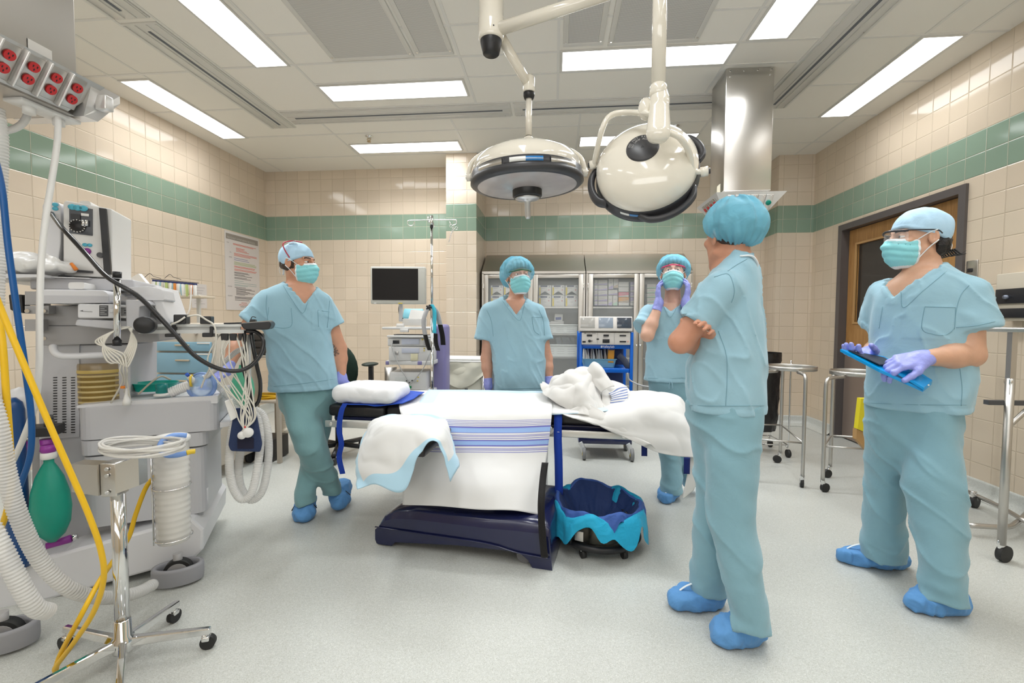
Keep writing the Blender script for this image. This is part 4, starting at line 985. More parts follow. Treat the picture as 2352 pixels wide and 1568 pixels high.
p.body = [(hd, 0), (rc(p.hp(0, -.02, -.06), p.p(2125, 642), .057, .07), .03), (p.loft(R1, .135, 0, 2.3, -.012, zb=p.p(R1[-1][1], R1[-1][0]-45).z, zt=p.p(2100, 625).z), .05)]
p.arm(shL_, elN, wrN, .055, .048, .030); p.arm(shR_, elF, wrF, .052, .044, .029)
TB = [p.p(1929, 803, -.27), p.p(2010, 812, -.16), p.p(2140, 890, -.22)]
dN = p.p(2030, 838, -.33)-wrN; p.glove(wrN, dN, V((-.05, .1, -1)) + p.w*.7, -1, fore=elN, curl=[(.45, .75, .5), (.5, .8, .5), (.55, .8, .5), (.6, .8, .5)], thumb=(.75, .5, .2), tcurl=.2, size=1.02)
dF = p.p(1948, 818, -.27)-wrF; p.glove(wrF, dF, V((.1, -.1, 1)) + p.w*.2, 1, fore=elF, curl=[(.3, .5, .4)]*4, thumb=(.7, .5, .4), size=1.0)
lg = union([(p.bridge(R1, PV), .03)] + [(f, .03) for f in (p.loft(LA, .1, 0, 2.1, -.032, zb=.13), p.loft(LB, .1, 0, 2.1, -.032, zb=.13), p.loft(PV, .12, 0, 2.2, -.034))])
fb = union(p.body + [(lg, .02)] + [((lambda P, q=q: q(P)+.005), .004) for q in p.hands] + [(rc(p.p(2032, 1270, .1), p.p(2032, 1280, .1), .026), .02), (rc(p.p(2167, 1345, -.145), p.p(2167, 1360, -.145), .026), .02)])
p.make_body(fb, V((1.1, 1.6, .02)), V((2.2, 2.75, 1.78)), .007)
sh((2080, 1302), (1924, 1288), p.p(2032, 1276, .10), 7.); sh((2212, 1398), (2086, 1402), p.p(2168, 1358, -.145), 8.)
p.surgeon_cap(.048, -.02, .012); p.mask(); p.glasses(mat('dark_plastic_rim', (.02, .02, .025), .25))
def hair5(P):
 d = ell((0, -.030, -.02), (.080, .092, .072))(P) + vnoise(P*np.array((70, 70, 30)))*.007 + vnoise(P*130)*.003
 return smax(d, smax(P[:, 2]-.03, smax(P[:, 1]+.035, -(P[:, 2]+.085), .006), .006), .006)
p.child('hair', p.inh(hair5), p.hp(0, -.04, -.02), .14, .0042, p.hair)
b = MB()
for i in range(9): x = -.05+.0125*i; b.tube([p.hp(x, -.11, -.05), p.hp(x*1.2, -.128, -.075), p.hp(x*1.3, -.145-.01*(i % 3), -.072+.012*(i % 2))], .004, 5, 4, rfun=lambda t: .0045*(1-.85*t))
b.build('hair_tuft', p.hair, p.root)
M5 = p
# clipboard in the man's hands
cp = thing('clipboard', 'blue folding clipboard held in both gloved hands', 'clipboard', TB[1]); M_clip = mat('clip_blue', (.0, .28, .66), .3)
pA, pB, pC = M5.p(1931, 800, -.30), M5.p(2140, 882, -.215), M5.p(2112, 895, -.33); lx = (pB-pA).normalized(); 
def CBp(u, v, o): return M5.p(u, v, o)
b = MB(); b.prism([CBp(1930, 801, -.30), CBp(2030, 818, -.16), CBp(2140, 876, -.20), CBp(2120, 893, -.33), CBp(2020, 848, -.34)], V((0, 0, -.012))); b.build('back_board', M_clip, cp)
b = MB(); b.prism([CBp(2048, 852, -.325), CBp(2106, 856, -.26), CBp(2141, 878, -.22), CBp(2122, 896, -.34)], V((0, 0, .010))); b.build('storage_lid', M_clip, cp)
b = MB(); b.prism([CBp(1948, 805, -.285), CBp(2030, 822, -.18), CBp(2060, 838, -.22), CBp(2020, 838, -.31)], V((0, 0, .004))); b.build('dark_sheet', mat('dark_sheet', (.03, .035, .05), .5), cp)
b = MB(); b.cyl(CBp(2133, 884, -.33), CBp(2133, 884, -.335), .003, seg=8); b.build('rivet', M_chrome, cp)
# ================================================================ operating table and its linen
def cloth(name, ctrl, m, parent=None, nu=48, nv=48, amp=.004, fr=9., seed=0., thick=0., amp2=.0, fr2=24., floor_z=None, crease=0.):
 # ctrl: rows of points; a smooth patch through them, rumpled a little, with uv
 C = [[V(p) for p in r] for r in ctrl]
 rows = [smooth_path(r, max(1, nu//(len(r)-1))) for r in C]
 cols = list(zip(*rows)); cols = [smooth_path(c, max(1, nv//(len(C)-1))) for c in cols]
 G = np.array([[tuple(p) for p in c] for c in cols]); G = np.transpose(G, (1, 0, 2)); n0, n1 = G.shape[:2]
 du = np.gradient(G, axis=1); dv = np.gradient(G, axis=0); N = np.cross(du, dv); N /= np.linalg.norm(N, axis=2, keepdims=True)+1e-9
 P = G.reshape(-1, 3); d = amp*vnoise(P*fr+seed) + amp2*(1-2*np.abs(vnoise(P*fr2+seed*3)))
 P = P + N.reshape(-1, 3)*d[:, None]
 if crease: P = P + N.reshape(-1, 3)*(crease*(1-2.2*np.abs(vnoise(P*5.5+seed*2))) + crease*.5*(1-2.2*np.abs(vnoise(P*12+seed))))[:, None]
 if floor_z is not None: P[:, 2] = np.maximum(P[:, 2], floor_z)
 me = bpy.data.meshes.new(name); fs = [(j*n1+i, j*n1+i+1, (j+1)*n1+i+1, (j+1)*n1+i) for j in range(n0-1) for i in range(n1-1)]
 me.from_pydata(P.tolist(), [], fs); uv = me.uv_layers.new(name='UVMap')
 U = [(i/(n1-1), 1-j/(n0-1)) for j in range(n0) for i in range(n1)]
 for l in me.loops: uv.data[l.index].uv = U[l.vertex_index]
 me.materials.append(m); me.polygons.foreach_set('use_smooth', [True]*len(fs)); me.update()
 o = link(name, me, parent)
 if thick:
  s = o.modifiers.new('thickness', 'SOLIDIFY'); s.thickness = thick; s.offset = 0
 return o
def linen(name, base=(.73, .725, .715), stripes=None, border=None, bcol=(.45, .72, .82)):
 m = fabric(name, base, .03, 700, -.22, .9, .3); nt = m.node_tree; bs = nt.nodes['Principled BSDF']; L = nt.links.new
 tc = nd(nt, 'ShaderNodeTexCoord'); sp = nd(nt, 'ShaderNodeSeparateXYZ'); L(tc.outputs['UV'], sp.inputs[0])
 src = bs.inputs['Base Color'].links[0].from_socket
 def mixin(f, c):
  x = nd(nt, 'ShaderNodeMix', data_type='RGBA'); L(f, x.inputs[0]); L(src, x.inputs[6])
  if isinstance(c, tuple): x.inputs[7].default_value = (*c, 1)
  else: L(c, x.inputs[7])
  L(x.outputs[2], bs.inputs['Base Color'])
 if stripes:
  r = nd(nt, 'ShaderNodeValToRGB'); r.color_ramp.interpolation = 'CONSTANT'; a = nd(nt, 'ShaderNodeValToRGB'); a.color_ramp.interpolation = 'CONSTANT'
  for ramp, k in ((r, 0), (a, 1)):
   e = ramp.color_ramp.elements
   while len(e) > 1: e.remove(e[-1])
   e[0].position = 0; e[0].color = (0, 0, 0, 1) if k else (*base, 1)
   for i, (p0, p1, col) in enumerate(stripes):
    q = e.new(p0); q.color = (1, 1, 1, 1) if k else (*col, 1)
    if i+1 < len(stripes) and stripes[i+1][0]-p1 < 1e-4: continue
    q = e.new(p1); q.color = (0, 0, 0, 1) if k else (*base, 1)
  L(sp.outputs[1], r.inputs[0]); L(sp.outputs[1], a.inputs[0]); mixin(a.outputs[0], r.outputs[0])
 if border:
  def M(op, x, y):
   n = nd(nt, 'ShaderNodeMath', operation=op)
   for i, q in enumerate((x, y)):
    if isinstance(q, (int, float)): n.inputs[i].default_value = q
    else: L(q, n.inputs[i])
   return n.outputs[0]
  dx = M('SUBTRACT', .5, M('ABSOLUTE', M('SUBTRACT', sp.outputs[0], .5), 0)); dy = M('SUBTRACT', .5, M('ABSOLUTE', M('SUBTRACT', sp.outputs[1], .5), 0))
  mixin(M('LESS_THAN', M('MINIMUM', dx, dy), border), bcol)
 return m
M_vinyl = mat('black_vinyl', (.014, .012, .013), .38, bump=.12, bscale=60); M_navy = mat('navy_enamel', (.009, .012, .056), .22, noise_amt=.15, nscale=15, coat=.3)
M_sheet = linen('white_sheet')
M_rail = mat('anodised_rail', (.66, .65, .62), .35, .7)
TR = -.06; TO = V((-.34, 2.80, 0)); tx, ty = V((math.cos(TR), math.sin(TR), 0)), V((-math.sin(TR), math.cos(TR), 0))
def T(x, y, z): return TO + tx*x + ty*y + V((0, 0, z))
TRm = Matrix.Rotation(TR, 3, 'Z')
ot = thing('operating_table', 'black padded operating table on a navy pedestal base in the middle of the room', 'table', (-.35, 2.6, 0))
def rbox(x0, x1, y0, y1, z0, z1, name, m, par=None, bev=.02):
 return MB().box(T((x0+x1)/2, (y0+y1)/2, (z0+z1)/2), (x1-x0, y1-y0, z1-z0), TRm, bev).build(name, m, par or ot)
rbox(-1.02, -.655, -.24, .25, .622, .694, 'mattress', M_vinyl); rbox(-.645, .30, -.24, .25, .622, .694, 'mattress', M_vinyl); rbox(.31, 1.09, -.24, .25, .622, .694, 'mattress', M_vinyl)
rbox(-.99, 1.06, -.22, .22, .598, .62, 'table_frame', M_navy, bev=.004)
for sd in (-1, 1):
 for (a, c) in ((-1.02, -.70), (-.60, .28), (.33, .80)):
  r = rbox(a, c, sd*.268-.006, sd*.268+.006, .563, .603, 'side_rail', M_rail, bev=.003)
  bb = MB()
  for k in (.12, .88): bb.cyl(T(a+(c-a)*k, sd*.262, .583), T(a+(c-a)*k, sd*.277, .583), .011, seg=12)
  bb.build('rail_bolt', M_chrome, r)
rbox(.36, 1.0, -.24, .2, .565, .597, 'leg_section_frame', M_navy, bev=.01)
MB().cyl(T(.335, -.285, .60), T(.335, -.24, .60), .022, seg=18).build('joint_knob', M_rail, ot)
MB().box(T(.14, -.1, .36), (.34, .30, .47), TRm, .05).build('column', M_navy, ot)
MB().lathe([(.0, .245), (.15, .245), (.165, .238), (.17, .222), (.16, .215), (0, .215)], T(.15, -.33, 0), sy=.7, seg=40).build('column_collar', mat('ivory_cover', (.72, .70, .66), .3), ot)
# pedestal: moulded navy cover with a sloping nose at the left and a raised housing and foot at the right
bR = Matrix.Rotation(-.165, 3, 'Z'); bo = V((-.93, 2.30, 0)); bxv, byv = bR @ V((1, 0, 0)), bR @ V((0, 1, 0))
def Bp(x, y, z): return bo + bxv*x + byv*y + V((0, 0, z))
prof = [(-.02, .03), (-.02, .085), (.0, .10), (.03, .165), (.10, .205), (.22, .222), (.62, .225), (.76, .235), (.90, .235), (.93, .21), (.94, .05), (.945, .0), (.845, .0), (.825, .035), (.79, .06), (.72, .068), (.45, .06), (.10, .03), (.08, .008), (.0, .006), (-.012, .01)]
ys = [(0.0, .0, .55), (.012, .0, .90), (.05, .0, 1.), (.45, .0, 1.), (.52, .0, .95), (.54, .0, .6)]
rows = []
for yy, _, s in ys: rows.append([Bp(x, yy, z if z < .1 else .1+(z-.1)*s) for x, z in prof])
b = MB(); b.grid(rows, True, True); n = len(prof)
b.add(rows[0], [tuple(range(n))], False); b.add(rows[-1], [tuple(reversed(range(n)))], False)
o = b.build('base_cover', M_navy, ot); md = o.modifiers.new('edge', 'BEVEL'); md.width = .008; md.segments = 2; md.limit_method = 'ANGLE'; md.angle_limit = .7
b = MB(); b.tube([Bp(-.015, -.006, .103), Bp(.3, -.008, .100), Bp(.55, -.008, .098), Bp(.66, -.008, .09), Bp(.74, -.008, .075), Bp(.80, -.008, .068), Bp(.93, -.008, .062)], .006, 8, 6, flat=(1, .5)); b.build('base_moulding', M_navy, ot)
MB().cyl(Bp(.80, .03, .042), Bp(.80, .08, .042), .042, seg=24).build('base_wheel', mat('grey_wheel', (.16, .16, .17), .5), ot)
# pad support sticking out towards the viewer under the folded pad
MB().box(at(972, 1004, 2.1) + V((0, .19, -.052)), (.10, .56, .04), TRm, .012).build('arm_board', M_vinyl, ot)
# striped sheet hanging from the near side
blue1, blue2, pur = (.16, .27, .62), (.30, .45, .76), (.17, .17, .50)
zt, zb = .716, .235
def tz(v): return max(0., min(1., 1-(.265 + (v-948)/(1172-948)*.735)))
st = []
for v in (995.5, 999.5, 1003, 1006): st.append((tz(v+1.0), tz(v-.2), pur))
st += [(tz(1012.5), tz(1009), pur), (tz(1022), tz(1012.5), blue2), (tz(1024), tz(1022), pur)]
for v in (1027, 1030.5, 1034): st.append((tz(v+1.), tz(v-.2), pur))
st += [(tz(1039), tz(1036.5), pur), (tz(1046), tz(1039), blue2), (tz(1049), tz(1046), pur)]
for v in (1052, 1055.5, 1059): st.append((tz(v+1.), tz(v-.2), pur))
st.sort()
M_strip = linen('striped_white_sheet', stripes=st)
ct = [[at(u, v, Y) for (u, v, Y) in r] for r in (
 [(925, 897, 2.98), (1010, 897, 2.97), (1100, 899, 2.96), (1190, 901, 2.95), (1268, 903, 2.95)],
 [(918, 918, 2.76), (1005, 920, 2.75), (1100, 922, 2.74), (1190, 922, 2.73), (1268, 922, 2.73)],
 [(918, 941, 2.545), (1005, 943, 2.53), (1100, 944, 2.515), (1190, 943, 2.505), (1268, 942, 2.50)],
 [(932, 985, 2.46), (1010, 989, 2.44), (1100, 990, 2.43), (1190, 990, 2.42), (1264, 987, 2.43)],
 [(928, 1050, 2.38), (1010, 1053, 2.37), (1100, 1053, 2.36), (1190, 1054, 2.36), (1255, 1052, 2.40)],
 [(926, 1110, 2.30), (1010, 1114, 2.27), (1100, 1116, 2.25), (1180, 1118, 2.26), (1244, 1116, 2.31)],
 [(925, 1159, 2.25), (1010, 1162, 2.22), (1100, 1170, 2.20), (1180, 1172, 2.20), (1237, 1182, 2.24)])]
sh1 = cloth('striped_sheet', ct, M_strip, None, 60, 84, .006, 5., 3., .003, .0015, 11.)
tag(sh1, 'white sheet with blue stripes hanging down the near side of the operating table', 'sheet')
st2 = [[at(u, v, Y) for (u, v, Y) in r] for r in ([(1263, 950, 2.50), (1272, 947, 2.52)], [(1246, 1000, 2.44), (1270, 990, 2.46)], [(1243, 1060, 2.36), (1262, 1048, 2.40)], [(1240, 1098, 2.32), (1252, 1080, 2.36)])]
# long black strap
def strap(pts, w, m, name, label, side=None, grp=None):
 P = smooth_path([V(p) for p in pts], 8); e = side or tx; rows = [[p - e*(w/2), p + e*(w/2)] for p in P]
 o = MB().grid(rows).build(name, m); md = o.modifiers.new('thickness', 'SOLIDIFY'); md.thickness = .003; md.offset = 0
 return tag(o, label, 'strap', grp)
M_blue = fabric('royal_blue_webbing', (.012, .05, .36), .1, 500, .1, .7, .1); M_bweb = fabric('black_webbing', (.012, .011, .011), .1, 500, .1, .7, .1)
M_navyw = fabric('navy_webbing', (.008, .02, .13), .1, 500, .1, .7, .1)
strap([at(1252, 1062, 2.30), at(1247, 1100, 2.24), at(1243, 1160, 2.145), at(1246, 1230, 2.125), at(1251, 1280, 2.13)], .034, M_bweb, 'table_strap', 'black strap trailing down over the right end of the navy pedestal')
strap([at(1280, 944, 2.55), at(1282, 960, 2.52), at(1281, 1000, 2.50), at(1283, 1060, 2.50), at(1284, 1136, 2.50)], .045, M_blue, 'table_strap', 'wide royal blue strap hanging at the right edge of the striped sheet')
strap([at(1480, 1012, 2.45), at(1480, 1047, 2.45)], .03, M_navyw, 'table_strap', 'short navy strap end hanging under the white cover, above the floor')
strap([at(1578, 1050, 2.33), at(1577, 1088, 2.33)], .03, M_navyw, 'table_strap', 'short navy strap end against the hanging corner of the white cover')
# blue lift sheet under the pillow, with its own strap
ct = [[at(u, v, Y) for (u, v, Y) in r] for r in ([(800, 905, 2.85), (860, 901, 2.86), (925, 897, 2.88), (975, 899, 2.88)], [(788, 920, 2.70), (850, 919, 2.70), (915, 917, 2.70), (955, 912, 2.70)], [(786, 929, 2.575), (838, 930, 2.58), (868, 933, 2.58), (925, 926, 2.60)])]
M_bsheet = fabric('royal_blue_nylon', (.012, .07, .46), .15, 60, .4, .55, .1)
ls = cloth('lift_sheet', ct, M_bsheet, None, 40, 24, .004, 12, 1., .003)
tag(ls, 'royal blue lift sheet with a long strap, lying under the white pillow', 'sheet')
P = smooth_path([at(793, 926, 2.57), at(784, 945, 2.55), at(779, 985, 2.545), at(784, 1020, 2.545), at(779, 1050, 2.545), at(787, 1088, 2.55)], 8)
o = MB().grid([[p-tx*.013-ty*.008, p+tx*.013+ty*.008] for p in P]).build('strap', M_blue, ls)
# pillow
pc = at(855, 899, 2.72); R = TRm
def fpil(Pn):
 q = (Pn-A(pc))@np.array(R); r = .045; d = np.abs(q)-np.array((.205-r, .15-r, .05-r)); d = np.sqrt((np.maximum(d, 0)**2).sum(1)) + np.minimum(d.max(1), 0) - r
 d = d - .014*np.exp(-((q[:, 0]/.16)**2+(q[:, 1]/.12)**2)) + .004*vnoise(q*14) + .0025*(1-2*np.abs(vnoise(q*np.array((20, 34, 20)))))
 return d*.8
o = sdf_obj('pillow', fpil, pc-V((.27, .22, .09)), pc+V((.27, .22, .10)), .006, linen('pillow_cover', (.81, .81, .82)))
tag(o, 'flat white pillow on the left end of the operating table', 'pillow')
# pads with a pale blue border
M_pad = linen('bordered_pad', (.76, .76, .755), border=.085, bcol=(.54, .71, .82))
ct = [[at(u, v, Y) + V((0, 0, .006)) for (u, v, Y) in r] for r in ([(985, 896, 2.96), (1100, 898, 2.95), (1230, 901, 2.95), (1330, 902, 2.95)], [(968, 918, 2.76), (1100, 920, 2.75), (1240, 920, 2.75), (1370, 920, 2.75)], [(955, 938, 2.60), (1090, 945, 2.56), (1240, 946, 2.54), (1400, 942, 2.55)], [(958, 946, 2.54), (1100, 956, 2.515), (1240, 955, 2.51), (1350, 951, 2.51)])]
pd = cloth('absorbent_pad', ct, M_pad, None, 48, 36, .005, 9, 4., .003)
tag(pd, 'white absorbent pad with pale blue border spread over the table top', 'pad')
ct = [[at(u, v, Y) for (u, v, Y) in r] for r in (
 [(842, 985, 2.44), (872, 955, 2.47), (915, 952, 2.48), (970, 950, 2.49), (1015, 958, 2.48), (1030, 975, 2.46)],
 [(826, 1035, 2.25), (850, 975, 2.28), (900, 958, 2.30), (965, 958, 2.30), (1025, 975, 2.29), (1045, 1015, 2.26)],
 [(815, 1075, 2.10), (838, 1000, 2.12), (893, 965, 2.14), (960, 968, 2.14), (1026, 990, 2.13), (1056, 1062, 2.12)],
 [(812, 1105, 2.02), (838, 1040, 2.03), (885, 990, 2.04), (958, 985, 2.05), (1022, 1004, 2.05), (1052, 1078, 2.05)],
 [(818, 1121, 1.98), (862, 1112, 1.97), (926, 1128, 1.96), (958, 1042, 1.98), (1006, 1012, 2.0), (1036, 1106, 2.01)])]
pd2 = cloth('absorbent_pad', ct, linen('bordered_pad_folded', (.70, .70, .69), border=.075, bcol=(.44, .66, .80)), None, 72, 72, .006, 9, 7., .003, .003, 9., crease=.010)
tag(pd2, 'white absorbent pad with blue border draped over the board on the near left', 'pad')
# white cover on the right end
ct = [[at(u, v, Y) for (u, v, Y) in r] for r in (
 [(1290, 905, 2.98), (1400, 898, 2.99), (1500, 898, 2.99), (1560, 915, 2.97), (1588, 950, 2.95)],
 [(1270, 925, 2.75), (1380, 912, 2.75), (1490, 897, 2.76), (1560, 910, 2.74), (1593, 960, 2.70)],
 [(1290, 952, 2.52), (1390, 955, 2.50), (1490, 930, 2.48), (1560, 945, 2.47), (1596, 990, 2.45)],
 [(1330, 962, 2.48), (1420, 988, 2.44), (1500, 1000, 2.40), (1565, 1000, 2.38), (1600, 1025, 2.38)],
 [(1365, 968, 2.47), (1440, 1006, 2.43), (1508, 1038, 2.38), (1580, 1050, 2.34), (1603, 1048, 2.36)])]
wc = cloth('bed_cover', ct, linen('white_cover', (.68, .67, .65)), None, 80, 80, .010, 6, 9., .004, .006, 6., crease=.006)
tag(wc, 'white cover spread over the right end of the operating table', 'sheet')
ct = [[at(u, v, Y) for (u, v, Y) in r] for r in ([(1588, 1040, 2.36), (1603, 1040, 2.38)], [(1580, 1080, 2.345), (1606, 1070, 2.37)], [(1572, 1120, 2.34), (1602, 1098, 2.36)], [(1568, 1146, 2.34), (1594, 1124, 2.36)])]
cloth('hanging_corner', ct, linen('white_cover_corner', (.68, .67, .65)), wc, 8, 24, .003, 10, 2., .004)
# crumpled sheet heap: a mound, a standing fold and a hollow with the striped hem
M_crum = linen('crumpled_linen', (.66, .645, .62))
ct = [[at(u, v, Y) for (u, v, Y) in r] for r in (
 [(1246, 876, 2.92), (1290, 872, 2.95), (1330, 860, 2.95), (1362, 852, 2.93), (1392, 868, 2.93), (1425, 890, 2.93)],
 [(1240, 886, 2.82), (1285, 862, 2.80), (1325, 850, 2.82), (1362, 848, 2.82), (1385, 872, 2.80), (1412, 892, 2.80)],
 [(1245, 903, 2.72), (1285, 880, 2.66), (1325, 868, 2.63), (1360, 872, 2.66), (1384, 895, 2.70), (1398, 912, 2.72)],
 [(1262, 914, 2.66), (1298, 912, 2.58), (1335, 905, 2.55), (1368, 908, 2.58), (1390, 925, 2.62), (1402, 940, 2.64)],
 [(1282, 922, 2.62), (1306, 945, 2.53), (1340, 952, 2.50), (1375, 960, 2.495), (1395, 968, 2.50), (1410, 976, 2.53)])]
hp_ = cloth('crumpled_sheet', ct, M_crum, None, 110, 100, .012, 9, 5., .004, .006, 14., crease=.022)
tag(hp_, 'crumpled white sheet heaped on the operating table in front of the blue cart', 'sheet')
def fold(n, rows, sd, cr=.008, m=None, k=30): return cloth(n, [[at(*p_) for p_ in r] for r in rows], m or M_crum, hp_, k, k, .005, 12, sd, .003, .003, 16., crease=cr)
fold('standing_fold', ([(1338, 866, 2.74), (1350, 845, 2.75), (1362, 832, 2.76), (1374, 836, 2.76)], [(1350, 872, 2.70), (1362, 858, 2.70), (1374, 846, 2.71), (1388, 852, 2.73)], [(1364, 884, 2.67), (1378, 876, 2.66), (1392, 870, 2.68), (1400, 872, 2.72)], [(1380, 900, 2.64), (1394, 892, 2.64), (1404, 888, 2.67), (1410, 888, 2.70)]), 3.)
fold('hollow_fold', ([(1392, 872, 2.84), (1414, 876, 2.88), (1436, 886, 2.86), (1448, 898, 2.80)], [(1384, 900, 2.70), (1410, 898, 2.76), (1434, 900, 2.76), (1450, 912, 2.70)], [(1384, 925, 2.62), (1410, 930, 2.62), (1432, 930, 2.61), (1446, 938, 2.58)], [(1392, 960, 2.53), (1412, 966, 2.52), (1430, 972, 2.50), (1440, 980, 2.49)]), 8., .010)
fold('long_fold', ([(1296, 946, 2.535), (1330, 930, 2.53), (1352, 925, 2.53)], [(1325, 962, 2.495), (1362, 950, 2.49), (1392, 948, 2.50)], [(1380, 978, 2.455), (1412, 972, 2.45), (1436, 978, 2.46)], [(1432, 1002, 2.42), (1455, 998, 2.42), (1475, 1006, 2.42)], [(1480, 1026, 2.39), (1495, 1020, 2.38), (1508, 1030, 2.39)]), 6., .008)
st = [(.06+.16*i, .06+.16*i+.07, (.15, .20, .40)) for i in range(6)]
fold('striped_fold', ([(1398, 900, 2.70), (1418, 890, 2.76), (1440, 888, 2.76)], [(1404, 912, 2.655), (1424, 906, 2.66), (1442, 902, 2.68)], [(1400, 928, 2.62), (1420, 928, 2.61), (1440, 924, 2.60)]), 2., .004, linen('crumpled_linen_stripes', (.64, .63, .61), stripes=st), 20)
# ---- kick bucket
kb = thing('kick_bucket', 'steel bucket on a black wheeled ring, lined with blue drapes, beside the table pedestal', 'bucket', (.25, 2.46, 0))
kc = V((.25, 2.46, 0))
MB().lathe([(0, .055), (.145, .055), (.15, .06), (.166, .150), (.170, .155), (.161, .150), (.14, .065), (0, .062)], kc, seg=40).build('bucket', mat('bucket_steel', (.55, .50, .42), .25, 1.), kb)
b = MB(); b.lathe([(.195, .05), (.222, .045), (.23, .06), (.222, .078), (.195, .075), (.188, .06), (.195, .05)], kc, seg=48); b.build('wheeled_ring', M_black, kb)
for a in (-2.05, -.95, .4, 1.7, 2.9):
 c = kc + V((.20*math.cos(a), .20*math.sin(a), 0)); w = MB(); w.cyl(c + V((-.011, -.004, .022)), c + V((.011, .004, .022)), .022, seg=16); q = w.build('caster', M_rubber, kb)
 MB().box(c + V((0, 0, .042)), (.03, .022, .014), bev=.004).build('caster_fork', M_chrome, q)
MB().box(kc + V((-.115, -.205, .125)), (.045, .004, .05), Matrix.Rotation(-.4, 3, 'Z'), .001).build('label_plate', M_steel2, kb)
MB().box(kc + V((-.165, -.145, .12)), (.05, .02, .13), Matrix.Rotation(-.75, 3, 'Z'), .006).build('bumper', M_black, kb)
def liner(r_in, r_rim, r_out, z_rim, drop, seed, m, name, nfold):
 rows = []; n = 120
 for j, t in enumerate(np.linspace(0, 1, 46)):
  row = []
  for i in range(n):
   a = 2*PI*i/n; q = V((math.cos(a)*1.6+seed, math.sin(a)*1.6, seed*2)); w = noise.noise(q*1.3); w2 = noise.noise(V((math.cos(a)*nfold, math.sin(a)*nfold, t*2+seed)))
   zr = z_rim + .035*w + .025*max(0, math.sin(a-.3)) 
   if t < .5:
    s = t/.5; r = r_in + (r_rim-r_in)*s**.8; z = .09 + (zr-.09)*s**1.1
   else:
    s = (t-.5)/.5; dl = drop*(.75+.9*noise.noise(V((math.cos(a)*3.1+seed, math.sin(a)*3.1, seed)))); r = r_rim + (r_out-r_rim)*(s**.7) + .012*w2*s; z = zr + .012*math.sin(min(1, s*4)*PI/2) - dl*s*s
   r += .010*w2*(1 if t < .45 else .4+s if t >= .5 else .4) + .006*noise.noise(V((a*9, t*7, seed)))
   row.append(kc + V((r*math.cos(a), r*math.sin(a), max(z, .03))))
  rows.append(row)
 return MB().grid(rows, True).build(name, m, None)
M_dl = fabric('navy_drape_paper', (.018, .04, .135), .15, 200, .5, .6, .05); M_dl2 = fabric('teal_drape_paper', (.02, .36, .58), .12, 200, .5, .6, .05); M_dl3 = fabric('blue_drape_paper', (.05, .11, .36), .15, 200, .5, .6, .05)
o = liner(.10, .220, .272, .218, .14, 2.3, M_dl2, 'bucket_liner', 2.2); tag(o, 'turquoise drape lining the kick bucket, underneath the navy one', 'drape', None)
o2 = liner(.09, .210, .242, .232, .075, 5.1, M_dl, 'bucket_liner', 2.4); tag(o2, 'navy blue drape lining the kick bucket, folded out over the rim', 'drape', None)
o2.data.materials.append(M_dl3)
for f in o2.data.polygons:
 if f.index // 120 >= 23: f.material_index = 1
# ================================================================ surgical lamps and ceiling columns
M_lampw = mat('lamp_enamel', (.80, .755, .66), .10, coat=.6)
M_lampg = mat('lamp_rubber_grey', (.045, .045, .05), .35)
M_under = mat('lamp_underside', (.50, .45, .44), .25, coat=.3, noise_amt=.12, nscale=14)
# boom: ceiling canopy, hub, tie rod to the other arm
HUBY = 2.25
hub = at(1128, 60, HUBY); hx, hy = hub.x, hub.y
lm = thing('lamp_boom', 'cream ceiling boom carrying the surgical lamps, black cap at its lower end', 'lamp mount', (hx, hy, ZC))
zb = at(1128, 90, HUBY).z
b = MB(); b.lathe([(0, ZC-.002), (.30, ZC-.002), (.30, ZC-.05), (.27, ZC-.07), (.10, ZC-.075)], (hx+.02, hy-.1, 0), seg=48); b.build('ceiling_canopy', M_lampw, lm)
r = .061
b = MB(); b.lathe([(r, ZC-.07), (r, zb+.10), (r*1.03, zb+.095), (r*1.03, zb+.035), (r*1.0, zb-.0), (r*.9, zb-.008), (0, zb-.008)], (hx, hy, 0), seg=40); b.build('hub', M_lampw, lm)
b = MB(); b.lathe([(r*.86, zb-.006), (r*.86, zb-.02), (r*.66, zb-.07), (r*.6, zb-.074), (0, zb-.074)], (hx, hy, 0), seg=36); b.build('hub_cap', M_black, lm)
MB().ball((hx+.02, hy-.058, zb+.028), .004, 8).build('set_screw', M_black, lm)
# ---- lamp one: arm swings back and down, head hangs level
L1Y = 2.42
t1 = thing('surgical_lamp', 'round cream surgical lamp hanging level from the boom, grey rim and sterile handle below', 'lamp', at(1208, 400, L1Y), 'surgical lamps')
j = at(1215, 190, L1Y)
b = MB(); b.cyl(at(1146, 78, HUBY+.03), V((j.x, j.y, j.z-.015)), .027, .023, 20); b.lathe([(0, .035), (.022, .035), (.030, .025), (.031, -.045), (.028, -.05), (0, -.05)], j, seg=28); b.build('arm', M_lampw, t1)
k = at(1214, 214, L1Y); MB().lathe([(0, 0), (.030, 0), (.030, -.012), (.024, -.030), (0, -.032)], (j.x, j.y, k.z), seg=24).build('joint_collar', M_black, t1)
c = at(1207, 388, L1Y); hz = c.z
top = at(1210, 330, L1Y).z
b = MB(); b.cyl((j.x, j.y, k.z-.02), (j.x, j.y, at(1212, 312, L1Y).z), .0165, seg=20); b.lathe([(.0165, at(1212, 314, L1Y).z), (.026, at(1212, 318, L1Y).z), (.028, top), (.03, top-.015)], (j.x, j.y, 0), seg=24); b.build('drop_tube', M_lampw, t1)
RX = .318
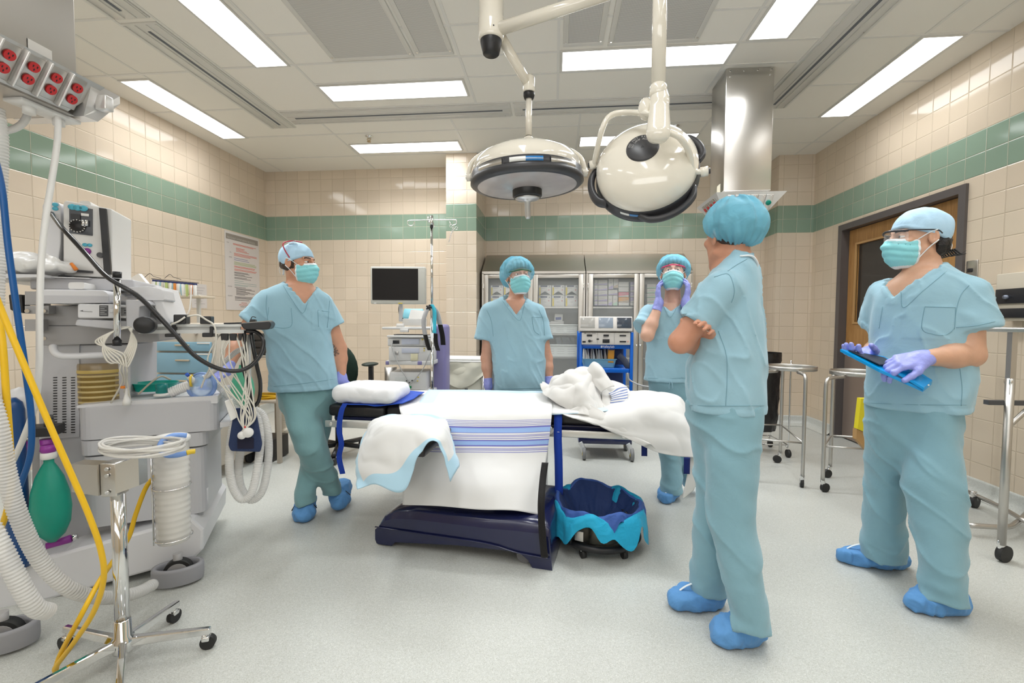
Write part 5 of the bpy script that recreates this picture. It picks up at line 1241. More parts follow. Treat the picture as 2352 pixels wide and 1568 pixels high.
def lamp_head(t, R, C, K=.74):
 # R: 3x3 with local z = lamp axis pointing up and away from the light
 def W(x, y, z): return C + R @ V((x, y, z*K))
 ax = R @ V((0, 0, 1))
 b = MB(); b.lathe([(r_, z_*K) for r_, z_ in [(.06, .135), (.12, .128), (.20, .098), (.255, .055), (.278, .012), (.283, -.02), (.282, -.045)]], C, ax, 64); b.build('shell', M_lampw, t)
 b = MB(); b.lathe([(r_, z_*K) for r_, z_ in [(0, .140), (.085, .139), (.092, .134), (.094, .128)]], C, ax, 40); b.build('crown_cap', M_lampg, t)
 b = MB(); b.lathe([(r_, z_*K) for r_, z_ in [(.282, -.042), (.290, -.05), (.288, -.085), (.296, -.098), (.298, -.125), (.282, -.142), (.262, -.146)]], C, ax, 72); b.build('rim', M_lampg, t)
 b = MB(); b.lathe([(r_, z_*K) for r_, z_ in [(.268, -.143), (.18, -.160), (.06, -.168), (0, -.168)]], C, ax, 56); b.build('light_face', M_under, t)
 return W, ax
R1 = Matrix.Rotation(-.035, 3, 'Y') @ Matrix.Rotation(.02, 3, 'X')
C1 = V((at(1209, 392, L1Y).x, L1Y, top-.118))
W, ax = lamp_head(t1, R1, C1)
va = math.atan2(-C1.y, -C1.x)      # towards the viewer
def seg(name, a0, a1, r, z0, z1, m, th=.004):
 rows = [[W(rr*math.cos(a), rr*math.sin(a), z) for a in np.linspace(a0, a1, 20)] for rr, z in ((r, z0), (r+th, z0), (r+th, z1), (r, z1))]
 return MB().grid(rows).build(name, m, t1)
seg('steel_band', va-.95, va-.42, .289, -.10, -.055, M_steel); seg('steel_band', va+.40, va+.95, .289, -.10, -.055, M_steel)
pl = seg('control_plate', va-.39, va+.37, .290, -.112, -.050, M_lampg)
o = seg('display_white', va-.28, va-.02, .2945, -.090, -.062, mat('label_white', (.80, .80, .78), .3)); o = seg('display_blue', va-.02, va+.26, .2945, -.090, -.062, mat('label_blue', (.03, .20, .50), .3))
seg('display_line', va-.02, va+.26, .2951, -.078, -.075, M_white)
b = MB(); b.lathe([(.078, -.118), (.078, -.155), (.072, -.162), (0, -.162)], C1, ax, 40); b.build('handle_socket', M_black, t1)
b = MB(); b.lathe([(.0, -.162), (.066, -.164), (.060, -.172), (.026, -.178), (.0165, -.188), (.0150, -.262), (.010, -.272), (0, -.273)], C1, ax, 32); b.build('sterile_handle', mat('satin_aluminium', (.62, .62, .62), .3, .9), t1)
for s in (-1, 1):
 th = va + PI/2*s + .12*s*0; d = V((math.cos(th), math.sin(th), 0))
 def Y_(rr, z): return W(d.x*rr, d.y*rr, z)
 b = MB(); b.tube([Y_(.02, .142), Y_(.12, .135), Y_(.22, .105), Y_(.285, .045), Y_(.306, -.03), Y_(.306, -.062)], .019, 12, 6, flat=(1.0, .62)); b.cyl(Y_(.287, -.058), Y_(.318, -.058), .021, seg=20); b.build('yoke', M_lampw, t1)
 MB().cyl(Y_(.316, -.058), Y_(.323, -.058), .012, seg=16).build('pivot_cap', M_chrome, t1)
# ---- lamp two: tube from above, head tipped on its side with the crown towards the viewer
L2Y = 1.88
t2 = thing('surgical_lamp', 'cream surgical lamp tilted sideways, black crown cap facing the room, on the straight tube', 'lamp', at(1480, 380, L2Y), 'surgical lamps')
tp = at(1512, 0, L2Y); bt = at(1512, 200, L2Y)
b = MB(); b.cyl((bt.x, bt.y, ZC-.35), (bt.x, bt.y, bt.z), .0275, seg=28); b.lathe([(.0275, bt.z+.01), (.033, bt.z), (.034, bt.z-.03), (.030, bt.z-.035)], (bt.x, bt.y, 0), seg=28); b.build('drop_tube', M_lampw, t2)
h2 = V((bt.x, bt.y, ZC-.36))
b = MB(); b.cyl(at(1148, 66, HUBY-.02), at(1440, -28, 2.1), .030, .026, 20); b.build('tie_arm', M_lampw, lm)
b = MB(); b.tube([at(1440, -28, 2.1), V((bt.x-.05, bt.y+.02, ZC-.36)), V((bt.x, bt.y, ZC-.36))], .027, 14, 4); b.ball((bt.x, bt.y, ZC-.35), .036, 16); b.build('arm_elbow', M_lampw, lm)
def g2(P):
 a = at(1515, 232, L2Y); c_ = at(1512, 305, L2Y-.03)
 d = rc(a, c_, .036, .047, (0, 1, 0), .8)(P); d = smin(d, rc(at(1514, 210, L2Y), a, .030, .036)(P), .01)
 return smax(d, at(1512, 331, L2Y-.02).z-P[:, 2], .012)
pc = at(1513, 270, L2Y)
MBo = sdf_obj('knuckle', g2, pc-V((.11, .11, .17)), pc+V((.11, .11, .17)), .0045, M_lampw, t2)
C2 = at(1483, 379, 2.03)
axd = (V((0, 0, CH))-C2).normalized(); axd = (axd + V((-.06, 0, .70))).normalized()
zx = V((1, 0, 0)); zx = (zx-axd*zx.dot(axd)).normalized(); zy = axd.cross(zx); R2 = Matrix((zx, zy, axd)).transposed()
sc2 = .75
def W2(x, y, z): return C2 + R2 @ (V((x, y, z))*sc2)
b = MB(); pr = [(.0, .148), (.06, .145), (.12, .132), (.20, .100), (.255, .055), (.280, .012), (.286, -.02), (.285, -.045)]
b.lathe([(r_*sc2, z*sc2) for r_, z in pr], C2, axd, 64); b.build('shell', M_lampw, t2)
b = MB(); cc = W2(-.01, .0, .0); b.lathe([(.0, .151*sc2), (.082*sc2, .149*sc2), (.088*sc2, .143*sc2), (.09*sc2, .130*sc2)], cc, axd, 40); ck = b.build('crown_cap', M_lampg, t2)
b = MB(); b.lathe([(r_*sc2, z*sc2) for r_, z in [(.285, -.042), (.291, -.05), (.289, -.085), (.298, -.098), (.298, -.125), (.282, -.142), (.262, -.146)]], C2, axd, 72); b.build('rim', M_lampg, t2)
b = MB(); b.lathe([(r_*sc2, z*sc2) for r_, z in [(.268, -.143), (.18, -.160), (0, -.168)]], C2, axd, 40); b.build('light_face', M_under, t2)
for a0, a1 in ((-1.75, -.55), (.1, .75), (2.75, 3.75)):      # grip handles round the rim
 b = MB(); b.tube([W2(rr*math.cos(a), rr*math.sin(a), -.08) for a, rr in zip(np.linspace(a0, a1, 9), [.285, .312, .322, .326, .327, .326, .322, .312, .285])], .019, 10, 5, flat=(1.2, .8)); b.build('rim_grip', M_lampg, t2)
def seg2(name, a0, a1, z0, z1, m, r_=.291):
 return MB().grid([[W2(rr*math.cos(a), rr*math.sin(a), z) for a in np.linspace(a0, a1, 14)] for rr, z in ((r_, z0), (r_, z1))]).build(name, m, t2)
seg2('display_blue', -1.95, -1.72, -.062, -.082, mat('label_blue', (.03, .2, .5), .3), .2925); seg2('display_white', -2.15, -1.96, -.062, -.082, mat('label_white', (.8, .8, .78), .3), .2925)
for s in (-1, 1):
 pts = [at(1497, 262, L2Y-.01), at(1440, 258, L2Y+.10), at(1402, 266, L2Y+.12), at(1382, 300, L2Y+.12), W2(-.30, .10, -.03)] if s < 0 else [at(1525, 300, L2Y-.01), at(1560, 315, L2Y-.02), at(1583, 350, L2Y+.03), at(1590, 390, L2Y+.08), W2(.30, -.10, -.02)]
 b = MB(); b.tube(pts, .017, 12, 7, flat=(1, .7)); e = pts[-1]; b.cyl(e - zx*.012*s, e + zx*.018*s, .020, seg=18); b.build('yoke', M_lampw, t2)
 MB().cyl(e + zx*.017*s, e + zx*.026*s, .012, seg=14).build('pivot_cap', M_lampg, t2)
b = MB(); b.ball(at(1484, 250, L2Y+.03), (.032, .028, .045), 18); b.build('yoke_joint', M_lampw, t2)
M_ltr = mat('lettering_grey', (.42, .42, .42), .4)
ct_ = cc + axd*(.1505*sc2)
for word, rad, span in (('DO NOT REMOVE', .071*sc2, 2.5), ('NO LAMP ACCESS', .054*sc2, 2.6)):
 for i, ch in enumerate(word):
  a = PI/2 + span/2 - span*(i+.5)/len(word) + .15
  if ch != ' ': text('lettering', ch, frame_mat(ct_ + zx*(rad*math.cos(a)) + zy*(rad*math.sin(a)) - axd*(.0002 if rad < .05 else .0008), zx*math.sin(a) - zy*math.cos(a), zx*math.cos(a) + zy*math.sin(a)), .0125, M_ltr, t2)
MB().add([ct_ + axd*.0006 + zy*.008, ct_ + axd*.0006 - zy*.005 + zx*.008, ct_ + axd*.0006 - zy*.005 - zx*.008], [(0, 1, 2)]).build('arrow_mark', M_black, t2)
# ---- stainless service column, right
sx0, sx1, sy0, sy1, sz = 1.29, 1.64, 3.66, 3.97, 2.215
tc_ = thing('service_column', 'square stainless steel column hanging from the ceiling with an outlet panel at its foot', 'ceiling column', ((sx0+sx1)/2, (sy0+sy1)/2, ZC))
MB().box(((sx0+sx1)/2, (sy0+sy1)/2, (sz+ZC)/2), (sx1-sx0, sy1-sy0, ZC-sz), bev=.004).build('column_cover', M_steel, tc_)
b = MB()
for i in range(4): b.cyl((sx0+.03+.1*i, sy0+.002, ZC-.02), (sx0+.03+.1*i, sy0-.004, ZC-.02), .006, seg=10)
for x in (sx0+.03, sx1-.03): b.cyl((x, sy0+.002, ZC-.06), (x, sy0-.004, ZC-.06), .006, seg=10)
b.build('rivets', M_chrome, tc_)
M_alw = mat('bright_aluminium', (.78, .77, .76), .32, .6)
MB().box(((sx0+sx1)/2, (sy0+sy1)/2, sz-.015), (sx1-sx0-.03, sy1-sy0-.03, .03)).build('neck', M_alw, tc_)
b = MB(); zt_, zb_ = sz-.03, sz-.165; e0, e1 = .08, -.02
q = lambda e, z: [V((sx0-e, sy0-e, z)), V((sx1+e, sy0-e, z)), V((sx1+e, sy1+e, z)), V((sx0-e, sy1+e, z))]
T4, B4 = q(e0, zt_), q(e1, zb_); b.add(T4 + B4, [(0, 1, 5, 4), (1, 2, 6, 5), (2, 3, 7, 6), (3, 0, 4, 7), (4, 5, 6, 7), (3, 2, 1, 0)]); hd_ = b.build('outlet_housing', M_alw, tc_)
nrm = V((0, -(zt_-zb_), -(e0-e1))).normalized()
for i in range(6):
 x = sx0 + .005 + (sx1-sx0-.01)*(i+.5)/6; mz = (zt_+zb_)/2; pc = V((x, sy0-(e0+e1)/2, mz)) + nrm*.003
 R = frame_mat((0, 0, 0), (1, 0, 0), V((0, -(e0-e1), zt_-zb_))).to_3x3()
 p_ = MB().box(pc, (.052, .125, .008), R, .003).build('outlet_plate', M_alw, tc_)
 if i == 5:
  MB().lathe([(.0, .012), (.006, .012), (.007, .006), (.016, .012), (.019, .009), (.019, 0)], pc + nrm*.004, nrm, 24).build('oxygen_outlet', mat('green_plastic_ring', (.0, .30, .22), .3), p_)
 s_ = MB()
 for k in (-1, 1): s_.cyl(pc + R @ V((.008, .05*k, 0)), pc + nrm*.006 + R @ V((.008, .05*k, 0)), .0035, seg=8)
 s_.build('screws', M_chrome, p_)
nl = V((-(zt_-zb_), 0, -(e0-e1))).normalized()
M_redp = mat('red_socket', (.55, .012, .012), .3)
for i in range(4):
 y = sy0 + .03 + .075*i; pc = V((sx0-(e0+e1)/2, y, (zt_+zb_)/2)) + nl*.004
 R = frame_mat((0, 0, 0), (0, -1, 0), V((-(e0-e1), 0, zt_-zb_))).to_3x3()
 p_ = MB().box(pc, (.06, .12, .006), R, .002).build('socket_plate', M_steel2, tc_)
 b = MB()
 for k in (-1, 1): b.cyl(pc + R @ V((0, .022*k, 0)), pc + nl*.008 + R @ V((0, .022*k, 0)), .016, seg=18)
 b.build('red_socket', M_redp, p_)
MB().box(V((sx1-.02, sy1+.03, zb_-.0)), (.10, .12, .03), None, .006).build('cable_tray', M_white, tc_)
MB().box((sx0-.01, sy0+.02, zt_-.03), (.05, .04, .05), None, .004).build('plug', M_white, tc_)
MB().box((sx0-.001, sy0+.1, sz+.04), (.003, .07, .07)).build('warning_sticker', mat('sticker', (.75, .70, .55), .5), tc_)
# ---- service column with red sockets, upper left, quite near the camera
tl = thing('service_column', 'stainless steel ceiling column with red power sockets, cut by the left edge', 'ceiling column', (-2.0, 1.4, ZC))
CXF, yE, zt2, zb2, E1, E0 = -1.80, 1.586, 2.105, 1.985, .055, -.02
MB().box((CXF-.19, yE-.31, (zt2+ZC)/2), (.38, .62, ZC-zt2), bev=.004).build('column_cover', M_steel2, tl)
q = lambda e, z: [V((CXF+e, .966-e, z)), V((CXF+e, yE+e, z)), V((CXF-.38-e, yE+e, z)), V((CXF-.38-e, .966-e, z))]
b = MB(); b.add(q(E1, zt2) + q(E0, zb2) + q(E0+.012, zb2-.012), [(0, 1, 5, 4), (1, 2, 6, 5), (2, 3, 7, 6), (3, 0, 4, 7), (3, 2, 1, 0), (4, 5, 9, 8), (5, 6, 10, 9), (6, 7, 11, 10), (7, 4, 8, 11), (8, 9, 10, 11)]); b.build('outlet_housing', M_steel2, tl)
up = V((E1-E0, 0, zt2-zb2)).normalized(); RF = frame_mat((0, 0, 0), (0, 1, 0), up).to_3x3(); nf = RF @ V((0, 0, 1))
for i in range(7):
 pc = V((CXF+(E0+E1)/2, 1.552-.070*i, (zt2+zb2)/2))
 p_ = MB().box(pc + nf*.002, (.054, .118, .006), RF, .002).build('socket_plate', M_steel2, tl)
 for k in (-1, 1):
  c0 = pc + up*(.023*k) + nf*.004; s_ = MB(); s_.cyl(c0, c0 + nf*.010, .0165, seg=18); so = s_.build('red_socket', M_redp, p_); h_ = MB()
  for dx, dy in ((-.006, .004), (.006, .004), (0, -.007)): h_.box(c0 + nf*.0103 + RF @ V((dx, dy, 0)), (.003, .007, .001), RF)
  h_.build('socket_slots', M_black, so)
 MB().box(pc + V((0, -.035, 0)) + nf*.010, (.007, .13, .026), RF, .003).build('divider_fin', M_alw, tl)
b = MB(); b.prism([(CXF+.01, yE+.01, zb2-.005), (CXF+.015, yE+.06, zb2-.005), (CXF+.05, yE+.12, zt2-.03), (CXF+.05, yE+.12, zt2), (CXF+.05, yE+.01, zt2)], (-.3, 0, 0)); b.build('end_block', M_alw, tl)
MB().box((CXF+.05, yE+.055, 2.045), (.045, .035, .055), None, .004).build('junction_box', M_alw, tl)
MB().add([(CXF+.002, 1.425, 2.165), (CXF+.002, 1.50, 2.165), (CXF+.002, 1.50, 2.115), (CXF+.002, 1.425, 2.115)], [(0, 1, 2, 3)]).build('paper_label', M_paper, tl)
for u, v in ((66, 240), (134, 258)):
 c = atX(u, v, CXF-.07); c.z = zb2-.018; b = MB(); b.box(c, (.075, .10, .014), None, .003); b.cyl(c, c - V((0, 0, .03)), .018, seg=16); b.build('gas_outlet', M_white, tl)
# ================================================================ anaesthesia machine, seen along its side, and the gear around it
mt = V((.875, .484, 0)).normalized(); mn = V((-mt.y, mt.x, 0)); MO = V((-1.72, 1.95, 0))
def atM(u, v, d=0.):
 r = ray(u, v); O = V((0, 0, CH)); t = ((MO + mn*d) - O).dot(mn)/r.dot(mn); return O + r*t
def slab(b, pts, d, th):      # an outline on the machine's side, given as seen, carried back by th
 P = [atM(u, v, d) for u, v in pts]; return b.prism(P, mn*th)
def rnd(b, pts, d, th, r=.012, n=4):
 # the same with rounded corners
 P = [atM(u, v, d) for u, v in pts]; out = []; k = len(P)
 for i in range(k):
  p0, p1, p2 = P[i-1], P[i], P[(i+1) % k]; a = (p0-p1); c = (p2-p1); rr = min(r, a.length*.45, c.length*.45); a = p1 + a.normalized()*rr; c = p1 + c.normalized()*rr
  for j in range(n+1):
   t = j/n; out.append(a*(1-t)**2 + p1*(2*t*(1-t)) + c*t*t)
 return b.prism(out, mn*th)
def edge(o, w=.006):
 md = o.modifiers.new('edge', 'BEVEL'); md.width = w; md.segments = 2; md.limit_method = 'ANGLE'; md.angle_limit = .8; return o
M_mg = mat('machine_grey', (.52, .52, .545), .38); M_mg2 = mat('machine_mid_grey', (.36, .35, .35), .42); M_mw = mat('machine_white', (.68, .68, .70), .35)
M_amber = mat('amber_plastic', (.42, .27, .06), .12, alpha=.50); M_clear = mat('clear_plastic', (.82, .80, .76), .12, alpha=.42); M_hosew = mat('milky_hose', (.78, .77, .75), .35, alpha=.66)
M_teal = mat('teal_plastic', (.0, .33, .26), .35); M_bag = mat('green_rubber_bag', (.0, .27, .19), .45, noise_amt=.12, nscale=9); M_purple = mat('purple_plastic', (.26, .03, .28), .35)
M_yel = mat('yellow_hose', (.80, .48, .01), .4); M_blueh = mat('blue_hose', (.0, .085, .30), .35); M_whiteh = mat('white_hose', (.76, .75, .73), .35); M_wire = mat('ivory_wire', (.70, .67, .60), .4)
M_cable = mat('black_cable', (.02, .02, .022), .25); M_orange = mat('orange_plastic', (.85, .25, .03), .4)
am = thing('anesthesia_machine', 'large grey anaesthesia machine with monitors, amber canister and side arm at the left', 'medical machine', (-2.1, 1.95, 0))
# base
b = MB(); slab(b, [(445, 1284), (466, 1262), (468, 1216), (440, 1190), (170, 1262), (-60, 1330), (-60, 1422), (60, 1392)], 0., .62); edge(b.build('base', M_mw, am), .012)
b = MB(); slab(b, [(440, 1226), (440, 1200), (180, 1255), (-60, 1318), (-60, 1352)], .03, .55); b.build('base_deck', M_mg, am)
# oval caster housings
def caster_ring(u, v, label=None, par=None):
 c = atZ(u, v, 0.); b = MB(); R = math.atan2(mt.y, mt.x)
 def pt(a, r, z): return c + mt*(math.cos(a)*.098*r) + mn*(math.sin(a)*.06*r) + V((0, 0, z))
 rows = []
 for r, z in ((1., .012), (1.03, .03), (1.03, .075), (1., .088), (.84, .088), (.82, .07), (.82, .02), (.84, .012), (1., .012)): rows.append([pt(2*PI*i/40, r, z) for i in range(40)])
 b.grid(rows, True); o = b.build('caster_guard', mat('guard_grey', (.30, .30, .32), .5), am)
 w = MB(); w.cyl(c - mn*.02 + V((0, 0, .056)), c + mn*.02 + V((0, 0, .056)), .056, seg=28); w.build('caster_wheel', M_rubber, o)
 h = MB(); h.cyl(c - mn*.022 + V((0, 0, .056)), c + mn*.022 + V((0, 0, .056)), .042, seg=24); h.cyl(c + V((0, 0, .08)), c + V((0, 0, .14)), .018, seg=14); h.build('caster_hub', M_mg2, o)
caster_ring(410, 1338); caster_ring(8, 1490)
# lower cabinet with rounded end
b = MB(); P = []
x0, x1 = 172, 345
def col(b, uL, uR, vT, vB, d, th, r=.05, dv=0):
 p0, p1 = atM(uL, vT, d), atM(uR, vT, d); w = (p1-p0).length; q = []
 for a in np.linspace(PI, 1.5*PI, 6): q.append((r + r*math.cos(a), r + r*math.sin(a)))
 for a in np.linspace(1.5*PI, 2*PI, 6): q.append((w-r + r*math.cos(a), r + r*math.sin(a)))
 q += [(w, th), (0, th)]; zb_ = atM(uL, vB, d).z; zt_ = atM(uL, vT, d).z
 base = V((p0.x, p0.y, 0)); poly = [base + mt*x + mn*y + V((0, 0, zb_)) for x, y in q]; return b.prism(poly, V((0, 0, zt_-zb_)), False)
b = MB(); col(b, 183, 470, 1052, 1217, .06, .40); edge(b.build('lower_cabinet', M_mg, am), .003)
b = MB(); col(b, 176, 475, 1015, 1050, .05, .42); edge(b.build('cabinet_band', M_mg, am), .003)
b = MB(); col(b, 172, 500, 937, 1014, .045, .42); edge(b.build('upper_cabinet', M_mg, am), .003)
b = MB(); rnd(b, [(176, 937), (500, 926), (500, 908), (330, 918), (176, 931)], .05, .40, .006); b.build('worktop', M_mw, am)
b = MB(); slab(b, [(505, 970), (566, 962), (566, 972), (505, 982)], .06, .30); b.build('side_shelf', M_mw, am)
# rear tower with slotted panel
b = MB(); slab(b, [(86, 792), (300, 790), (300, 1230), (92, 1262)], .16, .40); edge(b.build('tower', M_mg, am))
b = MB(); slab(b, [(108, 792), (182, 791), (182, 1003), (108, 1008)], .152, .01); vp = b.build('vent_panel', M_mg, am)
b = MB()
for cx_ in (127, 148, 168):
 for k in range(22):
  v_ = 866 + k*6; slab(b, [(cx_-5, v_), (cx_+4, v_-.4), (cx_+4, v_+1.8), (cx_-5, v_+2.2)], .150, .004)
b.build('vent_slots', M_black, vp)
b = MB(); slab(b, [(74, 1000), (106, 1000), (106, 1262), (74, 1270)], .17, .06); b.build('tower_edge', M_mg2, am)
# middle block, shelves
b = MB(); rnd(b, [(90, 701), (354, 700), (366, 784), (320, 787), (90, 794)], .10, .40, .01); edge(b.build('drawer_block', M_mg2, am))
b = MB(); slab(b, [(112, 747), (325, 747), (325, 748.4), (112, 748.4)], .098, .004); b.build('drawer_seam', M_dgrey, am)
b = MB(); rnd(b, [(68, 634), (308, 642), (312, 666), (250, 668), (68, 664)], .09, .42, .01); edge(b.build('monitor_shelf', M_mg, am))
b = MB(); rnd(b, [(98, 634), (205, 638), (205, 640), (98, 636)], .06, .4, .002); b.build('shelf_lip', M_mw, am)
b = MB(); rnd(b, [(88, 664), (238, 666), (249, 674), (249, 690), (240, 696), (88, 697)], -.06, .34, .02); edge(b.build('side_tray', M_mw, am))
b = MB(); slab(b, [(88, 678), (249, 680), (249, 695), (88, 697)], -.064, .01); b.build('tray_rim', M_mg, am)
b = MB(); slab(b, [(57, 669), (88, 669), (88, 700), (57, 700)], .05, .1); slab(b, [(57, 702), (112, 702), (112, 720), (57, 720)], .04, .12); slab(b, [(57, 733), (90, 733), (90, 760), (57, 760)], .03, .12); b.build('valve_block', M_mg2, am)
b = MB()
for (u, v) in ((64, 714), (102, 714), (103, 777)): p = atM(u, v, .035); b.cyl(p, p - mn*.008, .008, seg=12)
b.build('bolt', M_chrome, am)
# grab rail
b = MB(); b.tube([atM(122, 795, .02), atM(124, 806, 0.), atM(135, 815, -.01), atM(160, 818, -.01), atM(230, 815, -.01), atM(285, 812, -.01), atM(300, 806, 0), atM(304, 795, .03)], .014, 12, 6); b.build('grab_rail', M_mw, am)
# arm mount, post, beam
b = MB(); rnd(b, [(178, 698), (250, 698), (318, 702), (318, 731), (178, 730)], -.09, .16, .008); mo = edge(b.build('arm_mount', M_mw, am), .004)
for (x_, y_, w_, h_) in ((228, 701, 20, 25), (272, 706, 21, 18)):
 b = MB(); slab(b, [(x_, y_), (x_+w_, y_), (x_+w_, y_+h_), (x_, y_+h_)], -.0925, .003); lb = b.build('caution_label', M_dgrey, mo)
 c = MB()
 for k in range(5): slab(c, [(x_+2, y_+3+k*h_/6), (x_+w_-3-(k % 2)*5, y_+3+k*h_/6), (x_+w_-3-(k % 2)*5, y_+3.9+k*h_/6), (x_+2, y_+3.9+k*h_/6)], -.0935, .001)
 c.build('label_lines', M_alu, lb)
b = MB(); slab(b, [(252, 709), (268, 709), (268, 717), (252, 717)], -.094, .004); b.build('latch', M_chrome, mo)
b = MB(); slab(b, [(183, 714), (190, 712), (190, 715)], -.092, .002); slab(b, [(190, 714.5), (212, 715.5), (212, 716), (190, 715)], -.092, .002); b.build('maker_mark', M_dgrey, mo)
b = MB(); rnd(b, [(176, 733), (292, 737), (318, 745), (318, 752), (270, 757), (171, 747)], -.085, .15, .008); edge(b.build('arm_bracket', M_mg, am), .004)
b = MB(); b.cyl(atM(269, 640, -.12), atM(269, 780, -.12), .0125, seg=20); po = b.build('post', M_chrome, am)
for v0, v1 in ((624, 638), (780, 794)): MB().cyl(atM(269, v0, -.12), atM(269, v1, -.12), .0155, seg=20).build('post_cap', M_black, po)
b = MB(); rnd(b, [(288, 688), (338, 690), (346, 700), (320, 704), (318, 760), (290, 752)], -.10, .14, .006); edge(b.build('hinge_block', M_mg, am), .004)
b = MB(); p = atM(338, 746, -.11); b.lathe([(0, .05), (.028, .05), (.036, .045), (.037, .0), (0, 0)], p, -mn, 32); b.build('adjusting_knob', M_black, am)
b = MB(); slab(b, [(318, 744), (557, 745), (557, 750), (318, 750)], -.06, .05); slab(b, [(318, 750), (552, 750), (552, 758), (318, 758)], -.045, .02); slab(b, [(318, 758), (560, 757), (560, 765), (318, 766)], -.06, .05); bm_ = b.build('arm_beam', M_alu, am)
for (u0, v0, u1, v1) in ((398, 722, 427, 744), (459, 726, 484, 744), (378, 766, 402, 774), (464, 764, 488, 774), (393, 746, 403, 772), (481, 749, 489, 772)):
 b = MB(); rnd(b, [(u0, v0), (u1, v0), (u1, v1), (u0, v1)], -.075, .08, .005); edge(b.build('clamp', M_black, bm_), .003)
# touch screen seen from behind
b = MB(); rnd(b, [(281, 660), (340, 657), (372, 664), (378, 690), (318, 690)], -.03, .18, .008); edge(b.build('screen_housing', M_mw, am), .004)
b = MB()
for k in range(5): slab(b, [(284+k*2, 672+k*3.4), (316+k, 672+k*3.4), (316+k, 673.4+k*3.4), (284+k*2, 673.4+k*3.4)], -.034, .005)
b.build('screen_vents', M_dgrey, am)
b = MB(); rnd(b, [(338, 664), (361, 655), (392, 742), (372, 748)], -.02, .34, .01); edge(b.build('screen_panel', mat('screen_white', (.76, .76, .78), .3), am), .005)
# stack of monitors on the shelf
b = MB(); rnd(b, [(97, 470), (103, 463), (134, 464), (139, 472), (139, 560), (129, 632), (109, 632), (97, 560)], .16, .2, .01); g1 = edge(b.build('gas_monitor', M_mw, am), .004)
b = MB(); rnd(b, [(145, 465), (150, 460), (258, 480), (258, 638), (145, 632)], .15, .24, .008); mb_ = edge(b.build('monitor_cabinet', M_white, am), .004)
b = MB(); rnd(b, [(178, 474), (184, 461), (208, 462), (210, 480)], .16, .14, .01); b.build('cabinet_cap', M_white, mb_)
b = MB(); slab(b, [(159, 472), (212, 480), (212, 541), (159, 535)], .145, .01); pn = b.build('analyser_panel', mat('slate_panel', (.05, .055, .065), .3), mb_)
b = MB(); p = atM(178, 519, .143); b.lathe([(0, .006), (.026, .006), (.030, 0)], p, -mn, 30); b.build('dial', M_black, pn)
b = MB()
for k in range(16):
 a = k*2*PI/16; q = p + mt*(.027*math.cos(a)) + V((0, 0, .027*math.sin(a))) - mn*.005; b.box(q, (.004, .004, .004))
b.build('dial_ticks', M_paper, pn)
b = MB(); slab(b, [(162, 490), (184, 492), (184, 504), (162, 502)], .14, .004); b.build('meter', M_black, pn)
b = MB(); slab(b, [(186, 489), (204, 491), (204, 497), (186, 495)], .14, .004); b.build('slide_label', M_white, pn)
for u in (191, 199):
 b = MB(); b.cyl(atM(u, 505, .135), atM(u, 519, .135), .006, seg=12); b.build('flow_valve', M_chrome, pn)
M_cy = mat('cyan_sticker', (.10, .50, .66), .4)
for (u, v, d_, r_) in ((166, 475, .142, .013), (178, 477, .142, .013), (192, 478.5, .142, .013), (127, 470, .157, .009), (127, 479, .157, .009), (195, 562, .147, .008), (206, 563, .147, .008)):
 MB().lathe([(0, .001), (r_, .001), (r_, 0)], atM(u, v, d_), -mn, 20, sx=1.2).build('cyan_sticker', M_cy, mb_)
b = MB(); p = atM(200, 577, .147); b.lathe([(0, .008), (.013, .008), (.015, 0)], p, -mn, 24); b.build('purple_knob', M_purple, mb_)
b = MB(); slab(b, [(227, 477), (243, 479), (255, 630), (239, 630)], .13, .014); b.build('dark_strap', M_black, mb_)
b = MB(); p = atM(231, 586, .145); b.cyl(p, p - mn*.01, .012, seg=16); slab(b, [(161, 618), (212, 622), (212, 627), (161, 623)], .14, .01); b.build('panel_knob', M_dgrey, mb_)
b = MB(); rnd(b, [(108, 606), (137, 606), (142, 632), (104, 632)], .12, .10, .01); b.build('sensor_dock', M_mg, am)
b = MB(); rnd(b, [(157, 648), (194, 648), (194, 664), (157, 664)], -.02, .12, .01); b.build('paper_cup', M_white, am)
# amber absorber canister
c = atM(236, 935, .20); zt_ = atM(236, 832, .20).z; rc_ = (atM(290, 900, .2)-atM(183, 900, .2)).length/2
b = MB(); b.lathe([(0, c.z), (rc_*.99, c.z), (rc_, c.z+.02), (rc_, zt_-.01), (rc_*.97, zt_), (0, zt_)], (c.x, c.y, 0), seg=48); ac = b.build('absorber_canister', M_amber, am)
b = MB()
for k in range(6): z = c.z + .03 + k*(zt_-c.z-.07)/6; b.lathe([(rc_*.98, z), (rc_*1.004, z+.002), (rc_*1.004, z+.010), (rc_*.98, z+.012), (rc_*.98, z)], (c.x, c.y, 0), seg=40)
b.build('canister_band', mat('pale_amber_band', (.60, .48, .22), .4), ac)
b = MB(); b.lathe([(rc_*1.005, zt_-.045), (rc_*1.015, zt_-.042), (rc_*1.015, zt_-.034), (rc_*1.005, zt_-.03)], (c.x, c.y, 0), seg=48); b.build('canister_ring', mat('amber_ring', (.62, .46, .14), .3), ac)
b = MB(); b.lathe([(0, c.z+.01), (rc_*.86, c.z+.01), (rc_*.86, zt_-.06), (0, zt_-.06)], (c.x, c.y, 0), seg=32); b.build('soda_lime', mat('soda_lime', (.20, .15, .06), .9), ac)
